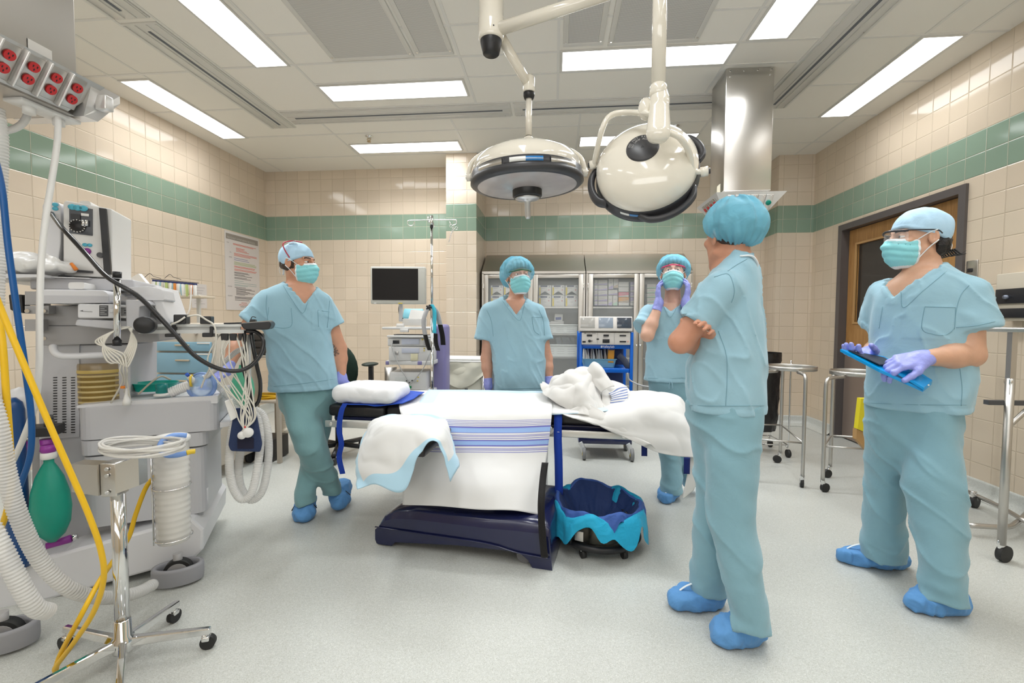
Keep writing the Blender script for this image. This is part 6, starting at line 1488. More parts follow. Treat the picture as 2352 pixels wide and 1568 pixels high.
# soda lime canister with black rings at the far end of the base
c = atM(444, 1225, .12); zt_ = atM(444, 1030, .12).z; b = MB(); b.lathe([(0, c.z), (.045, c.z), (.045, zt_), (0, zt_)], (c.x, c.y, 0), seg=30); q = b.build('stacked_canister', M_mg, am)
b = MB()
for k in (.12, .36, .62, .86): z = c.z + (zt_-c.z)*k; b.lathe([(.045, z), (.049, z+.003), (.049, z+.012), (.045, z+.015)], (c.x, c.y, 0), seg=30)
b.build('canister_ring', M_dgrey, q)
b = MB(); b.tube([atM(455, 1165, .1), atM(470, 1162, .1), atM(473, 1150, .1), atM(473, 1120, .1)], .010, 10, 5); b.build('hook_handle', M_mw, am)
# ---- black tray with clip on the arm
t = thing('instrument_tray', 'flat black tray with a spring clip on the end of the machine arm', 'tray', atM(570, 745, -.02))
b = MB(); rnd(b, [(551, 742), (619, 737), (624, 745), (618, 757), (560, 757)], -.10, .24, .012); edge(b.build('tray_pan', M_black, t), .005)
b = MB(); slab(b, [(514, 741), (548, 740), (548, 744), (514, 745)], .0, .1); b.build('tray_tab', M_black, t)
b = MB(); rnd(b, [(574, 733), (586, 733), (588, 741), (572, 741)], -.02, .06, .004); b.tube([atM(576, 733, .0), atM(580, 727, .01), atM(588, 729, .02)], .002, 6, 4); b.build('spring_clip', M_black, t)
b = MB(); slab(b, [(556, 741), (617, 736), (617, 738), (556, 743)], -.09, .21); b.build('note_card', mat('buff_card', (.45, .36, .24), .7), t)
# ---- reservoir bag
def bag(u, v0, v1, w, Yd, lab, m):
 a, c = atM(u, v0, Yd), atM(u, v1, Yd); L = a.z-c.z; prof = [(.0, 0), (.030, 0.004), (.09, .10), (.128, .24), (.14, .42), (.128, .60), (.095, .78), (.055, .90), (.035, .95), (.035, 1.0)]
 o = MB().lathe([(r_*w/.14, a.z-L+L*z) for r_, z in prof], (a.x, a.y, 0), seg=32, sx=1., sy=.7)
 return o
t = thing('breathing_bag', 'dark green rubber breathing bag hanging beside the machine', 'bag', atM(114, 1140, -.05))
ub = bag(112, 1052, 1245, .078, -.06, '', M_bag); ub.build('bag_body', M_bag, t)
a = atM(112, 1052, -.06); b = MB(); b.lathe([(.022, a.z-.002), (.026, a.z+.002), (.026, a.z+.022), (.022, a.z+.026)], (a.x, a.y, 0), seg=20); b.build('bag_collar', M_white, t)
b = MB(); b.lathe([(.021, a.z+.026), (.026, a.z+.032), (.024, a.z+.055), (.0, a.z+.055)], (a.x, a.y, 0), seg=20); b.build('bag_connector', M_purple, t)
t = thing('breathing_bag', 'pale green breathing bag hanging behind the cables, under the end of the machine arm', 'bag', atM(556, 880, .1))
p = atM(556, 838, .12); b = bag(556, 838, 938, .06, .12, '', M_bag); b.build('bag_body', mat('pale_green_bag', (.10, .50, .30), .4), t)
# ---- small things on the worktop
def onm(u, v, d): return atM(u, v, d)
t = thing('kidney_tray', 'teal green plastic tray on the machine worktop', 'tray', onm(355, 890, .2))
p0, p1 = onm(303, 884, .22), onm(410, 878, .22); w = (p1-p0).length; b = MB(); ctr = (p0+p1)/2 + V((0, 0, -.01)); rows = []
for r_, z in ((.86, -.022), (1., .018), (1.03, .018), (.97, .012), (.84, -.018)): rows.append([ctr + mt*(w/2*r_*math.cos(a)) + mn*(.07*r_*math.sin(a)) + V((0, 0, z)) for a in np.linspace(0, 2*PI, 40, endpoint=False)])
b.grid(rows, True); b.add(rows[0], [tuple(reversed(range(40)))]); b.build('tray_body', M_teal, t)
t = thing('anesthesia_face_mask', 'clear face mask with blue cushion and white hose connector on the worktop', 'face mask', onm(460, 885, .1))
p = onm(463, 886, .08); R = frame_mat((0, 0, 0), (mt - mn*.5), V((0, 0, 1)) + mt*.25).to_3x3()
b = MB(); b.ball(p, (.055, .062, .04), 22, R); b.build('mask_dome', mat('blue_clear_plastic', (.40, .58, .86), .12, alpha=.45), t)
b = MB(); b.lathe([(.048, -.008), (.062, -.012), (.068, 0), (.062, .012), (.048, .008), (.048, -.008)], p, R @ V((0, 0, -1)) + mt*-.3, 32); b.build('mask_cushion', mat('blue_cushion', (.22, .36, .72), .25, alpha=.8), t)
b = MB(); b.lathe([(.02, -.004), (.03, -.004), (.03, .004), (.02, .004), (.02, -.004)], onm(440, 874, .06), mt, 20); b.build('yellow_ring', mat('yellow_plastic', (.75, .52, .03), .4), t)
b = MB(); b.cyl(onm(447, 879, .07), onm(433, 863, .05), .016, .010, 16); b.build('mask_port', M_white, t)
b = MB(); b.cyl(onm(433, 863, .05), onm(428, 858, .045), .008, seg=12); b.build('port_cap', mat('blue_cap', (.02, .10, .55), .3), t)
t = thing('breathing_hose', 'thick white breathing tube lying across the worktop into the face mask', 'hose', onm(410, 895, .1))
b = MB(); b.corr([onm(390, 902, .1), onm(415, 892, .1), onm(438, 884, .09)], .024, .010, .05); b.build('hose', mat('white_tube', (.74, .73, .72), .4), t)
t = tag(MB().corr([onm(478, 880, .1), onm(500, 885, .12), onm(522, 905, .12), onm(540, 925, .1), onm(546, 945, .08)], .019, .010, .06).build('breathing_hose', M_hosew), 'pale hose leading from the face mask to the hanging hoses', 'hose')
t = tag(MB().corr([onm(545, 945, .05), onm(532, 1000, .02), onm(527, 1070, 0), onm(536, 1120, 0), onm(556, 1146, 0), onm(578, 1130, 0), onm(592, 1070, .02), onm(598, 1010, .04), onm(592, 965, .05), onm(580, 945, .06)], .019, .008, .05).build('breathing_hose', M_hosew), 'clear corrugated breathing hose, left loop hanging under the machine arm', 'hose')
t = tag(MB().corr([onm(566, 950, .10), onm(556, 1010, .09), onm(548, 1080, .08), onm(556, 1125, .08), onm(578, 1148, .08), onm(603, 1125, .08), onm(616, 1060, .08), onm(616, 1000, .09), onm(604, 955, .1), onm(582, 938, .1)], .019, .008, .05).build('breathing_hose', M_hosew), 'clear corrugated breathing hose, right loop hanging nearest the crossed legs', 'hose')
tag(MB().corr([onm(470, 868, .06), onm(495, 848, .06), onm(525, 822, .05), onm(545, 806, .04), onm(562, 800, .03)], .012, .008, .05).build('breathing_hose', mat('grey_clear_hose', (.62, .61, .60), .2)), 'silvery breathing tube slanting up from the face mask to the drop pole', 'hose')
t = thing('blood_pressure_cuff', 'navy cloth cuff hanging under the machine arm with a white cap on it', 'cuff', atM(562, 990, .0))
b = MB(); rnd(b, [(538, 938), (586, 936), (602, 1020), (598, 1038), (530, 1036), (524, 1022)], -.03, .02, .01); edge(b.build('cuff', mat('navy_cloth', (.014, .03, .095), .7, bump=.3, bscale=150), t), .004)
b = MB(); rnd(b, [(545, 1005), (583, 1005), (583, 1030), (545, 1030)], -.034, .005, .004); b.build('cuff_patch', mat('dark_patch', (.008, .008, .03), .8), t)
for (u, v, r_) in ((570, 993, .024), (556, 999, .019)):
 p = atM(u, v, -.05); MB().lathe([(0, .012), (r_*.9, .012), (r_, .008), (r_, -.004), (0, -.004)], p, -mn + V((0, 0, .1)), 26).build('white_cap', M_white, t)
b = MB(); p = atM(563, 980, -.05); b.ball(p, .007, 10); b.build('red_tab', mat('red_tab', (.6, .02, .02), .4), t)
b = MB(); rnd(b, [(515, 921), (534, 916), (545, 958), (530, 967)], -.05, .02, .005); t = tag(edge(b.build('lead_block', M_white), .003), 'small white lead block tangled in the monitoring wires', 'connector')
def wire(pts, r_, m, name, label, cat='cable', grp=None, seg=8):
 return tag(MB().tube([atM(*p) for p in pts], r_, seg, 7).build(name, m), label, cat, grp)
wire([(118, 490, .14), (140, 520, .02), (161, 543, -.02), (200, 586, -.06), (243, 633, -.14), (285, 660, -.16), (321, 683, -.15), (357, 718, -.14), (403, 768, -.14), (446, 815, -.13), (493, 843, -.12), (536, 852, -.11), (571, 843, -.10), (598, 815, -.08), (605, 783, -.07), (590, 763, -.05), (565, 760, -.04)], .0095, M_cable, 'power_cable', 'thick black cable sweeping from the top monitor down past the machine arm')
wire([(577, 765, -.02), (582, 800, -.03), (590, 840, -.03), (598, 880, -.02), (594, 920, 0), (575, 940, .0)], .009, M_cable, 'power_cable', 'black cable hanging on the right of the wires, behind the round loop')
wire([(561, 760, -.04), (563, 800, -.05), (558, 840, -.04), (572, 890, -.03), (580, 930, -.02), (568, 946, -.02)], .008, M_cable, 'power_cable', 'black cable hanging straight down among the ivory wires')
b = MB(); b.cyl(atM(569, 768, -.0), atM(572, 940, .0), .012, seg=14); tag(b.build('drop_pole', M_alu), 'slim grey pole hanging from the end of the machine arm', 'pole')
rr = random.Random(5)
for i in range(12):
 u0 = 500 + i*6.2; e = 548 + rr.random()*38; du = rr.uniform(-22, 22); bow = rr.uniform(-38, 6) if i < 7 else rr.uniform(-8, 26)
 wire([(u0, 768, -.03), (u0-3+bow*.25, 785, -.05), (u0+bow*.8, 830, -.06-.01*(i % 3)), ((u0+e)/2+bow, 880, -.07), (e+bow*.4, 935, -.06), (e, 965, -.055), (560+rr.uniform(-6, 6), 990, -.05)], .0032, M_wire, 'monitor_lead', 'thin ivory monitoring lead hanging in a tangle under the machine arm', 'wire', 'ivory leads under the machine arm', 6)
for (u0, u1), w_ in zip(((506, 524), (526, 543), (546, 556)), ('farthest from the man', 'middle of three', 'nearest the man')):
 b = MB(); rnd(b, [(u0, 766), (u1, 766), (u1-1, 782), (u0+2, 782)], -.05, .03, .004); tag(edge(b.build('cable_clip', M_black), .002), f'black clip holding ivory leads under the machine arm, {w_}', 'clip')
for i in range(6):
 k = i*3.5; wire([(300-k, 750, -.1), (255-k*2, 765+k, -.13), (236+k, 800, -.14), (250+k*2, 832-k, -.14), (275+k, 826+k, -.13), (296+k, 790, -.12), (304-k*.5, 752, -.1)], .0036, M_wire, 'sensor_lead', 'ivory sensor lead looped around the chrome post of the machine', 'wire', 'ivory leads at the chrome post', 6)
for i, e in enumerate(((255, 925), (286, 900), (300, 925))):
 wire([(280+i*4, 830, -.13), (276+i*8, 850, -.12), (282+i*5, 875, -.05), (*e, .03)], .0036, M_wire, 'sensor_lead', 'ivory sensor lead dropping from the loops to the worktop', 'wire', 'ivory leads to the worktop', 6)
wire([(393, 745, -.09), (410, 738, -.09), (425, 728, -.08)], .004, M_wire, 'sensor_lead', 'short ivory lead into the first black clamp on the arm', 'wire')
wire([(430, 726, -.08), (455, 724, -.08), (475, 735, -.08), (490, 745, -.09), (496, 765, -.09), (494, 800, -.08), (484, 840, -.07), (470, 870, -.02), (462, 890, 0)], .004, M_wire, 'sensor_lead', 'ivory lead running from the second black clamp down over the face mask', 'wire')
wire([(318, 905, .1), (345, 880, .15), (370, 864, .2), (392, 872, .22)], .0045, mat('clear_tan_tube', (.62, .52, .40), .3, alpha=.7), 'tubing', 'clear tan tube arching over the teal tray', 'tube')
t = thing('breathing_valve', 'dark teal valve with a white flange on the worktop', 'valve', onm(372, 905, .08)); p = onm(372, 908, .08)
b = MB(); b.lathe([(0, 0), (.032, 0), (.032, .008), (.024, .012), (0, .012)], p, seg=26); b.build('flange', M_white, t); b = MB(); b.lathe([(.022, .012), (.024, .016), (.022, .03), (.024, .032), (.024, .055), (0, .058)], p, seg=24); b.build('valve_body', mat('dark_teal', (.0, .19, .18), .35), t)
t = tag(MB().lathe([(0, 0), (.016, 0), (.014, .02), (.006, .05), (.004, .075), (0, .075)], onm(291, 930, .0), seg=18).build('specimen_bottle', M_white), 'small white dropper bottle beside the amber canister', 'bottle')
t = tag(MB().box(onm(282, 889, -.03), (.014, .012, .012), None, .002).build('orange_clip', M_orange), 'orange clip on a lead in front of the amber canister', 'clip')
t = tag(MB().cyl(atM(163, 604, .08), atM(176, 620, .08), .006, .008, 10).build('syringe', M_orange), 'orange syringe cap leaning on the monitor shelf', 'syringe')
# crumpled white plastic on the shelf at the left edge
def fbag(P):
 c = A(atM(45, 612, .12)); q = P-c; d = ell((0, 0, 0), (.20, .13, .055), frame_mat((0, 0, 0), mt, mn).to_3x3())(q); return (d + .016*vnoise(P*16) + .012*(1-2*np.abs(vnoise(P*24))))*.6
c = atM(45, 612, .12); o = sdf_obj('plastic_bag', fbag, c-V((.28, .28, .11)), c+V((.28, .28, .11)), .007, mat('white_film', (.80, .79, .77), .3)); tag(o, 'crumpled white plastic bag on the shelf at the left edge', 'bag')
b = MB(); slab(b, [(-60, 628), (100, 630), (100, 636), (-60, 640)], .0, .4); tag(b.build('side_shelf_board', M_mw), 'white shelf board at the left edge under the crumpled plastic bag', 'shelf')
# gas cylinder group at the left edge
t = thing('gas_cylinder', 'blue gas cylinder standing on the machine base at the left edge', 'gas cylinder', atM(31, 1080, -.05))
p = atM(32, 1010, -.02); zt_ = atM(32, 913, -.02).z; b = MB(); b.lathe([(0, .17), (.034, .17), (.036, .19), (.036, zt_-.05), (.03, zt_-.02), (.012, zt_), (0, zt_)], (p.x, p.y, 0), seg=30); b.build('cylinder', mat('blue_cylinder', (.01, .06, .20), .3), t)
t = thing('suction_filter', 'white domed canister above the black manifold at the left edge', 'canister', atM(45, 930, 0)); p = atM(48, 985, .03); zt_ = atM(48, 888, .03).z
b = MB(); b.lathe([(0, p.z), (.045, p.z), (.046, zt_-.05), (.038, zt_-.015), (.0, zt_)], (p.x, p.y, 0), seg=30); b.build('canister', M_mw, t)
t = thing('gas_manifold', 'black manifold block with purple fittings between the cylinder and the slotted panel', 'manifold', atM(85, 990, 0))
b = MB(); rnd(b, [(41, 984), (126, 980), (126, 1002), (41, 1007)], -.03, .09, .006); edge(b.build('block', M_black, t), .004)
for u, v0, v1 in ((55, 1012, 1060), (107, 1008, 1034)): MB().cyl(atM(u, v0, .0), atM(u, v1, .0), .022, .018, 18).build('purple_fitting', M_purple, t)
b = MB(); b.cyl(atM(113, 980, -.0), atM(113, 962, 0), .016, seg=16); b.cyl(atM(113, 962, .0), atM(113, 953, 0), .013, seg=16); b.build('valve_knob', M_dgrey, t)
MB().cyl(atM(55, 1060, 0.), atM(58, 1150, 0.), .018, seg=16).build('clear_tube', M_clear, t)
t = thing('flow_connector', 'purple hose connector lying on the machine base under the green bag', 'connector', atM(140, 1240, -.02)); MB().cyl(atM(106, 1254, -.03), atM(164, 1236, -.01), .013, .017, 18).build('purple_sleeve', M_purple, t); MB().cyl(atM(164, 1236, -.01), atM(178, 1231, -.005), .013, seg=16).build('metal_ferrule', M_chrome, t)
b = MB(); slab(b, [(18, 676), (50, 676), (54, 720), (22, 712)], .05, .06); tag(edge(b.build('black_holder', M_black)), 'black holder on the side of the machine, behind the blue hose', 'holder')
# ---- hoses from the ceiling column
def hose(pts, r_, m, label, name='gas_hose', corr=False):
 P = [at(*p) for p in pts]; b = MB()
 if corr: b.corr(P, r_, .011, .09, 14)
 else: b.tube(P, r_, 12, 8)
 return tag(b.build(name, m), label, 'hose')
hose([(134, 262, 1.56), (131, 330, 1.53), (118, 420, 1.50), (105, 500, 1.47), (95, 600, 1.45), (91, 720, 1.44), (90, 840, 1.44), (80, 930, 1.46), (52, 1010, 1.48), (22, 1075, 1.5)], .0098, M_whiteh, 'white hose hanging from the red-socket column down the front of the machine')
hose([(66, 245, 1.54), (64, 262, 1.53), (50, 285, 1.51), (20, 299, 1.49), (-40, 305, 1.45)], .0115, M_whiteh, 'short white hose curving from the column out of the left edge')
hose([(-20, 330, 1.36), (4, 430, 1.36), (18, 560, 1.37), (40, 720, 1.38), (60, 860, 1.39), (72, 960, 1.40), (70, 1040, 1.41), (52, 1100, 1.42), (36, 1140, 1.43)], .0092, M_blueh, 'blue hose running down along the left edge')
hose([(-25, 640, 1.10), (0, 705, 1.12), (52, 830, 1.14), (105, 955, 1.16), (160, 1080, 1.18), (205, 1185, 1.20), (232, 1265, 1.22), (238, 1330, 1.24), (215, 1405, 1.27), (170, 1475, 1.30), (130, 1528, 1.33), (127, 1540, 1.34)], .0078, M_yel, 'yellow hose crossing in front of the green bag, ending in a loop on the floor')
hose([(127, 1540, 1.34), (140, 1500, 1.33), (185, 1415, 1.31), (228, 1335, 1.38), (262, 1285, 1.50), (295, 1235, 1.53), (312, 1180, 1.55), (335, 1120, 1.57), (357, 1092, 1.6)], .0080, M_yel, 'yellow hose rising from the floor loop behind the chrome pole to the clear canister')
hose([(-30, 640, 1.25), (2, 760, 1.25), (14, 900, 1.25), (24, 1040, 1.26), (26, 1110, 1.28), (14, 1180, 1.3), (-10, 1240, 1.32)], .0088, M_yel, 'yellow hose running straight down the left edge')
hose([(-40, 860, 1.22), (-5, 970, 1.22), (14, 1080, 1.24), (45, 1190, 1.27), (95, 1290, 1.32), (160, 1352, 1.38), (240, 1372, 1.5), (310, 1362, 1.62), (352, 1342, 1.72)], .0225, M_hosew, 'ribbed white hose sagging along the machine base to the oval wheel guard', 'scavenging_hose', True)
hose([(-40, 1180, 1.15), (0, 1250, 1.16), (40, 1330, 1.18), (78, 1392, 1.21), (110, 1404, 1.26)], .0235, M_hosew, 'ribbed white hose at the lower left corner, its end on the floor', 'scavenging_hose', True)
hose([(-10, 250, 1.42), (0, 330, 1.42), (-4, 460, 1.42), (-10, 700, 1.4)], .022, M_hosew, 'ribbed pale hose at the upper left edge', 'scavenging_hose', True)
# ---- chrome stand with suction canister
st_ = thing('suction_stand', 'chrome five-legged rolling stand with a steel bracket holding the clear canister', 'stand', (-1.55, 1.43, 0))
sc_ = atZ(283, 1478, .07); SX, SY = sc_.x, sc_.y
b = MB(); b.cyl((SX, SY, .06), (SX, SY, .66), .0215, seg=28); b.build('pole', M_chrome, st_)
b = MB(); b.lathe([(.0215, .16), (.024, .158), (.026, .10), (.032, .095), (.034, .055), (.030, .045), (0, .045)], (SX, SY, 0), seg=30); b.build('hub', M_chrome, st_)
cast_m = M_rubber
for (u, v) in ((484, 1446), (409, 1383), (150, 1442), (76, 1580), (270, 1640)):
 e = atZ(u, v, .072); d = (V((e.x, e.y, 0))-V((SX, SY, 0))); dn = d.normalized(); L_ = min(d.length, .33)
 e = V((SX, SY, 0)) + dn*L_; sd_ = V((-dn.y, dn.x, 0)); b = MB()
 A_ = [V((SX, SY, 0)) + dn*.02 + sd_*(s*.014) + V((0, 0, z)) for s, z in ((-1, .062), (1, .062), (.8, .094), (-.8, .094))]; B_ = [e + sd_*(s*.012) + V((0, 0, z)) for s, z in ((-1, .060), (1, .060), (.8, .083), (-.8, .083))]
 b.add(A_ + B_, [(0, 1, 5, 4), (1, 2, 6, 5), (2, 3, 7, 6), (3, 0, 4, 7), (4, 5, 6, 7)]); lg_ = edge(b.build('leg', M_chrome, st_), .004)
 c = e - dn*.02; w = MB(); off = sd_*.008 + dn*.008
 w.cyl(c + off - sd_*.011 + V((0, 0, .025)), c + off + sd_*.011 + V((0, 0, .025)), .025, seg=22); w.build('caster_wheel', M_rubber, lg_)
 w = MB(); w.cyl(c + V((0, 0, .045)), c + V((0, 0, .062)), .010, seg=14); w.box(c + off*.5 + V((0, 0, .043)), (.026, .03, .02), frame_mat((0, 0, 0), dn, sd_).to_3x3(), .005); w.build('caster_fork', M_chrome, lg_)
b = MB(); p = V((SX, SY, .675)); RB = Matrix.Rotation(.15, 3, 'Z')
b.box(p + V((.0, -.01, -.01)), (.052, .055, .115), RB, .004); b.prism([p + RB @ V(q) for q in ((-.125, -.03, -.05), (-.028, -.045, -.06), (-.028, -.045, .045), (-.125, -.03, .045))], RB @ V((0, .05, 0))); b.prism([p + RB @ V(q) for q in ((.026, -.04, -.055), (.075, -.005, -.04), (.075, -.005, .06), (.026, -.04, .045))], RB @ V((0, .04, 0))); b.build('bracket', M_steel, st_)
b = MB()
for z in (.03, .008, -.05): b.cyl(p + RB @ V((.0, -.04, z)), p + RB @ V((.0, -.046, z)), .006, seg=12)
b.build('bracket_rivets', M_chrome, st_)
b = MB(); cc_ = at(396, 1120, 1.60); CX, CY_ = cc_.x, cc_.y
for z in (.36, .56): b.lathe([(.060, z), (.063, z), (.063, z+.004), (.060, z+.004), (.060, z)], (CX, CY_, 0), seg=36)
for a in (2.4, 3.1, 3.8): b.cyl((CX+.062*math.cos(a), CY_+.062*math.sin(a), .34), (CX+.062*math.cos(a), CY_+.062*math.sin(a), .72), .003, seg=8)
b.tube([(CX-.06, CY_-.01, .70), (CX-.08, CY_-.03, .71), (SX+.07, SY+.02, .70)], .004, 8, 4); b.build('wire_cradle', M_chrome, st_)
t = thing('suction_canister', 'clear ribbed suction canister with a blue hose handle, held by the chrome stand', 'canister', (CX, CY_, .35))
zb_, zt_ = at(396, 1240, 1.6).z, at(396, 1012, 1.6).z; pr = [(0, zb_), (.052, zb_), (.054, zb_+.01)]
n = 15
for i in range(n): z = zb_+.02 + (zt_-zb_-.05)*i/n; k = .0545 + .003*i/n; pr += [(k, z), (k+.0022, z+.006), (k+.0022, z+.010), (k, z+.016)]
pr += [(.0575, zt_-.02), (.0575, zt_)]
b = MB(); b.lathe(pr, (CX, CY_, 0), seg=40); b.build('jar', mat('frosted_jar', (.80, .78, .74), .2, alpha=.55), t)
b = MB(); b.lathe([(0, zb_+.005), (.048, zb_+.005), (.052, zt_-.03), (0, zt_-.03)], (CX, CY_, 0), seg=30); b.build('liner_bag', mat('liner_film', (.82, .80, .77), .5), t)
b = MB(); b.lathe([(.058, zt_-.004), (.063, zt_), (.063, zt_+.012), (.055, zt_+.02), (.02, zt_+.026), (0, zt_+.026)], (CX, CY_, 0), seg=40); b.build('lid', M_white, t)
b = MB(); b.tube([at(428, 1000, 1.58), at(398, 1000, 1.55), at(374, 1012, 1.53), at(368, 1028, 1.52), at(380, 1044, 1.52), at(405, 1045, 1.53), at(428, 1040, 1.55)], .0095, 12, 7); b.build('blue_hose_handle', mat('pale_blue_hose', (.20, .36, .76), .25, alpha=.92), t)
b = MB(); b.tube([at(428, 1040, 1.55), at(438, 1037, 1.56), at(448, 1036, 1.57)], .009, 10, 4); b.build('yellow_tip', mat('yellow_plastic', (.75, .52, .03), .4), t)
ti = MB()
for k in range(9): a = .5+.5*math.sin(k*1.7); ti.tube([V((SX-.02, SY+.05, .742)) + V(((.13+.012*a)*math.cos(x)+.07, (.075+.012*a)*math.sin(x)+.0, .006+.004*k*.8 + .006*math.sin(x*2+k))) for x in np.linspace(0, 2*PI, 14, endpoint=False)], .0045, 7, 4, closed=True)
tag(ti.build('suction_tubing', mat('clear_tubing', (.84, .82, .78), .12, alpha=.55)), 'coil of clear suction tubing resting on the steel bracket of the chrome stand', 'tubing')
# ================================================================ along the back wall
M_glass = mat('cabinet_glass', (.9, .95, .95), .02, alpha=.10, spec=.7); M_cabin = mat('cabinet_steel', (.58, .55, .51), .33, 1., bump=.015, bscale=40); M_cabd = mat('cabinet_inside', (.52, .48, .44), .5, .25)
CY0, CY1 = 5.42, 5.84
def cab(x0, x1, label):
 t = thing('glass_cabinet', label, 'cabinet', ((x0+x1)/2, (CY0+CY1)/2, 0), 'steel cabinets along the back wall'); b = MB(); w = .02
 for x in (x0+w/2, x1-w/2): b.box((x, (CY0+CY1)/2+.01, .935), (w, CY1-CY0-.03, 1.75))
 b.box(((x0+x1)/2, CY1-.01, .935), (x1-x0-.04, .02, 1.75)); b.box(((x0+x1)/2, (CY0+CY1)/2+.01, .07), (x1-x0-.04, CY1-CY0-.03, .02)); b.build('carcass', M_cabd, t)
 b = MB(); b.prism([(x0, CY0, 1.80), (x0, CY1, 1.80), (x0, CY1, 2.055), (x0, CY1-.03, 2.055)], (x1-x0-.003, 0, 0)); b.build('sloping_top', M_cabin, t)
 for z in (.45, .78, 1.06, 1.385): MB().box(((x0+x1)/2, (CY0+CY1)/2+.02, z-.009), (x1-x0-.05, CY1-CY0-.08, .018)).build('shelf', M_cabin, t)
 b = MB(); b.box(((x0+x1)/2, CY0+.012, 1.79), (x1-x0-.003, .024, .03)); b.box((x0+.012, CY0+.012, .92), (.022, .024, 1.72)); b.box((x1-.012, CY0+.012, .92), (.022, .024, 1.72)); b.box(((x0+x1)/2, CY0+.012, .06), (x1-x0-.05, .024, .05)); b.build('face_frame', M_cabin, t)
 xm = (x0+x1)/2
 for (a, c, hs) in ((x0+.026, xm-.003, -1), (xm+.003, x1-.026, 1)):
  f = .055; b = MB(); y = CY0-.006
  for (p, q, r, s_) in ((a, a+f, .10, 1.765), (c-f, c, .10, 1.765), (a+f, c-f, 1.765-.045, 1.765), (a+f, c-f, .10, .16)): b.box(((p+q)/2, y, (r+s_)/2), (q-p, .022, s_-r), None, .002)
  d = b.build('door', M_cabin, t)
  MB().box(((a+c)/2, y+.002, .94), (c-a-2*f+.01, .004, 1.57)).build('glass_pane', M_glass, d)
  b = MB(); hx_ = c-.02 if hs < 0 else a+.02; b.cyl((hx_, y-.012, .93), (hx_, y-.028, .93), .012, seg=14); b.ball((hx_, y-.032, .93), .014, 12); b.build('handle', M_chrome, d)
  for z in (.3, 1.62): MB().box((a-.004 if hs < 0 else c+.004, y-.012, z), (.012, .012, .08), None, .003).build('hinge', M_chrome, d)
 return t
cab(-.873, .366, 'steel cabinet with glass doors and boxes of gloves, left one of the pair'); cab(.374, 1.60, 'glass-fronted steel cabinet with suture boxes, right one of the pair')
M_bxw = mat('white_carton', (.72, .70, .67), .5); M_yl = mat('yellow_print', (.72, .55, .03), .5); M_nv = mat('navy_print', (.03, .035, .10), .5); M_rd = mat('red_print', (.62, .04, .04), .5); M_dk = mat('dark_opening', (.03, .028, .026), .8); M_gyp = mat('grey_print', (.40, .38, .38), .6)
BW = .158
def glove_box(x, z, opened, label):
 t = thing('glove_box', label, 'box', (x, 5.58, z), 'boxes of gloves in the steel cabinet'); y = 5.50; w, h = .152, .128
 MB().box((x, y+.06, z+h/2), (w, .12, h), None, .002).build('carton', M_bxw, t)
 def lab(n, x0, z0, x1, z1, m): MB().quad((x+x0*w, y-.001, z+z0*h), (x+x1*w, y-.001, z+z0*h), (x+x1*w, y-.001, z+z1*h), (x+x0*w, y-.001, z+z1*h)).build(n, m, t)
 lab('yellow_stripe', -.46, .05, -.34, .80, M_yl); lab('brand_panel', -.36, .84, .18, .97, M_nv); lab('print_line', -.30, .70, .05, .74, M_gyp); lab('print_line', -.1, .42, .12, .46, M_gyp); lab('side_mark', .3, .8, .42, .92, M_gyp)
 b = MB(); b.lathe([(0, 0), (.006, 0)], (x+.3*w, y-.0015, z+.55*h), (0, -1, 0), 14); b.build('red_dot', M_rd, t)
 if opened:
  b = MB(); P = [(x-.42*w, y-.0016, z+.10*h), (x+.42*w, y-.0016, z+.10*h), (x+.1*w, y-.0016, z+.36*h), (x, y-.0016, z+.40*h), (x-.1*w, y-.0016, z+.36*h)]; b.add(P, [(0, 1, 2, 3, 4)]); b.build('tissue_slit', M_dk, t)
for i in range(3):
 x = -.192 + .16*(i+.5)
 for j in range(2):
  glove_box(x, 1.386+.13*j, j == 1, f"white glove box with yellow stripe, {'upper' if j else 'lower'} row, {('nearest the masked woman', 'middle of three', 'right of three')[i]}, second glass door")
for i in range(2):
 for j in range(2): glove_box(-.70 + .16*i, 1.386+.13*j, j == 1, f"glove box in the first glass door, {'upper' if j else 'lower'} row, {('beside the door frame', 'beside the bouffant')[i]}")
# suture boxes: x0, z0, w, h in pixels of the picture of the door, laid on the shelf at z = 1.386
sut = []
M_su = [mat('suture_cream', (.62, .59, .54), .5), mat('suture_lilac', (.40, .33, .52), .5), mat('suture_pink', (.62, .12, .17), .5), mat('suture_orange', (.70, .30, .03), .5), mat('suture_green', (.40, .58, .44), .5), mat('suture_tan', (.48, .36, .24), .5)]
def suture(u0, v0, u1, v1, m1, m2, label):
 a, c = at(u0, v1, 5.50), at(u1, v0, 5.50); t = thing('suture_box', label, 'box', ((a.x+c.x)/2, 5.56, a.z), 'suture boxes in the steel cabinet')
 w, h = c.x-a.x-.003, c.z-a.z-.003; MB().box(((a.x+c.x)/2, 5.555, (a.z+c.z)/2), (w, .11, h), None, .0015).build('carton', M_su[m1], t)
 MB().quad((a.x+.003, 5.4985, a.z+.002), (c.x-.005, 5.4985, a.z+.002), (c.x-.005, 5.4985, a.z+h*.42), (a.x+.003, 5.4985, a.z+h*.2)).build('colour_wedge', M_su[m2], t)
 MB().quad((a.x+w*.25, 5.498, a.z+h*.6), (a.x+w*.75, 5.498, a.z+h*.6), (a.x+w*.75, 5.498, a.z+h*.68), (a.x+w*.25, 5.498, a.z+h*.68)).build('print_line', M_gyp, t)
X_ = lambda x: 1220+x/6.535; Y_ = lambda y: 630+y/6.535
names = ['top', 'second', 'third', 'fourth', 'bottom']
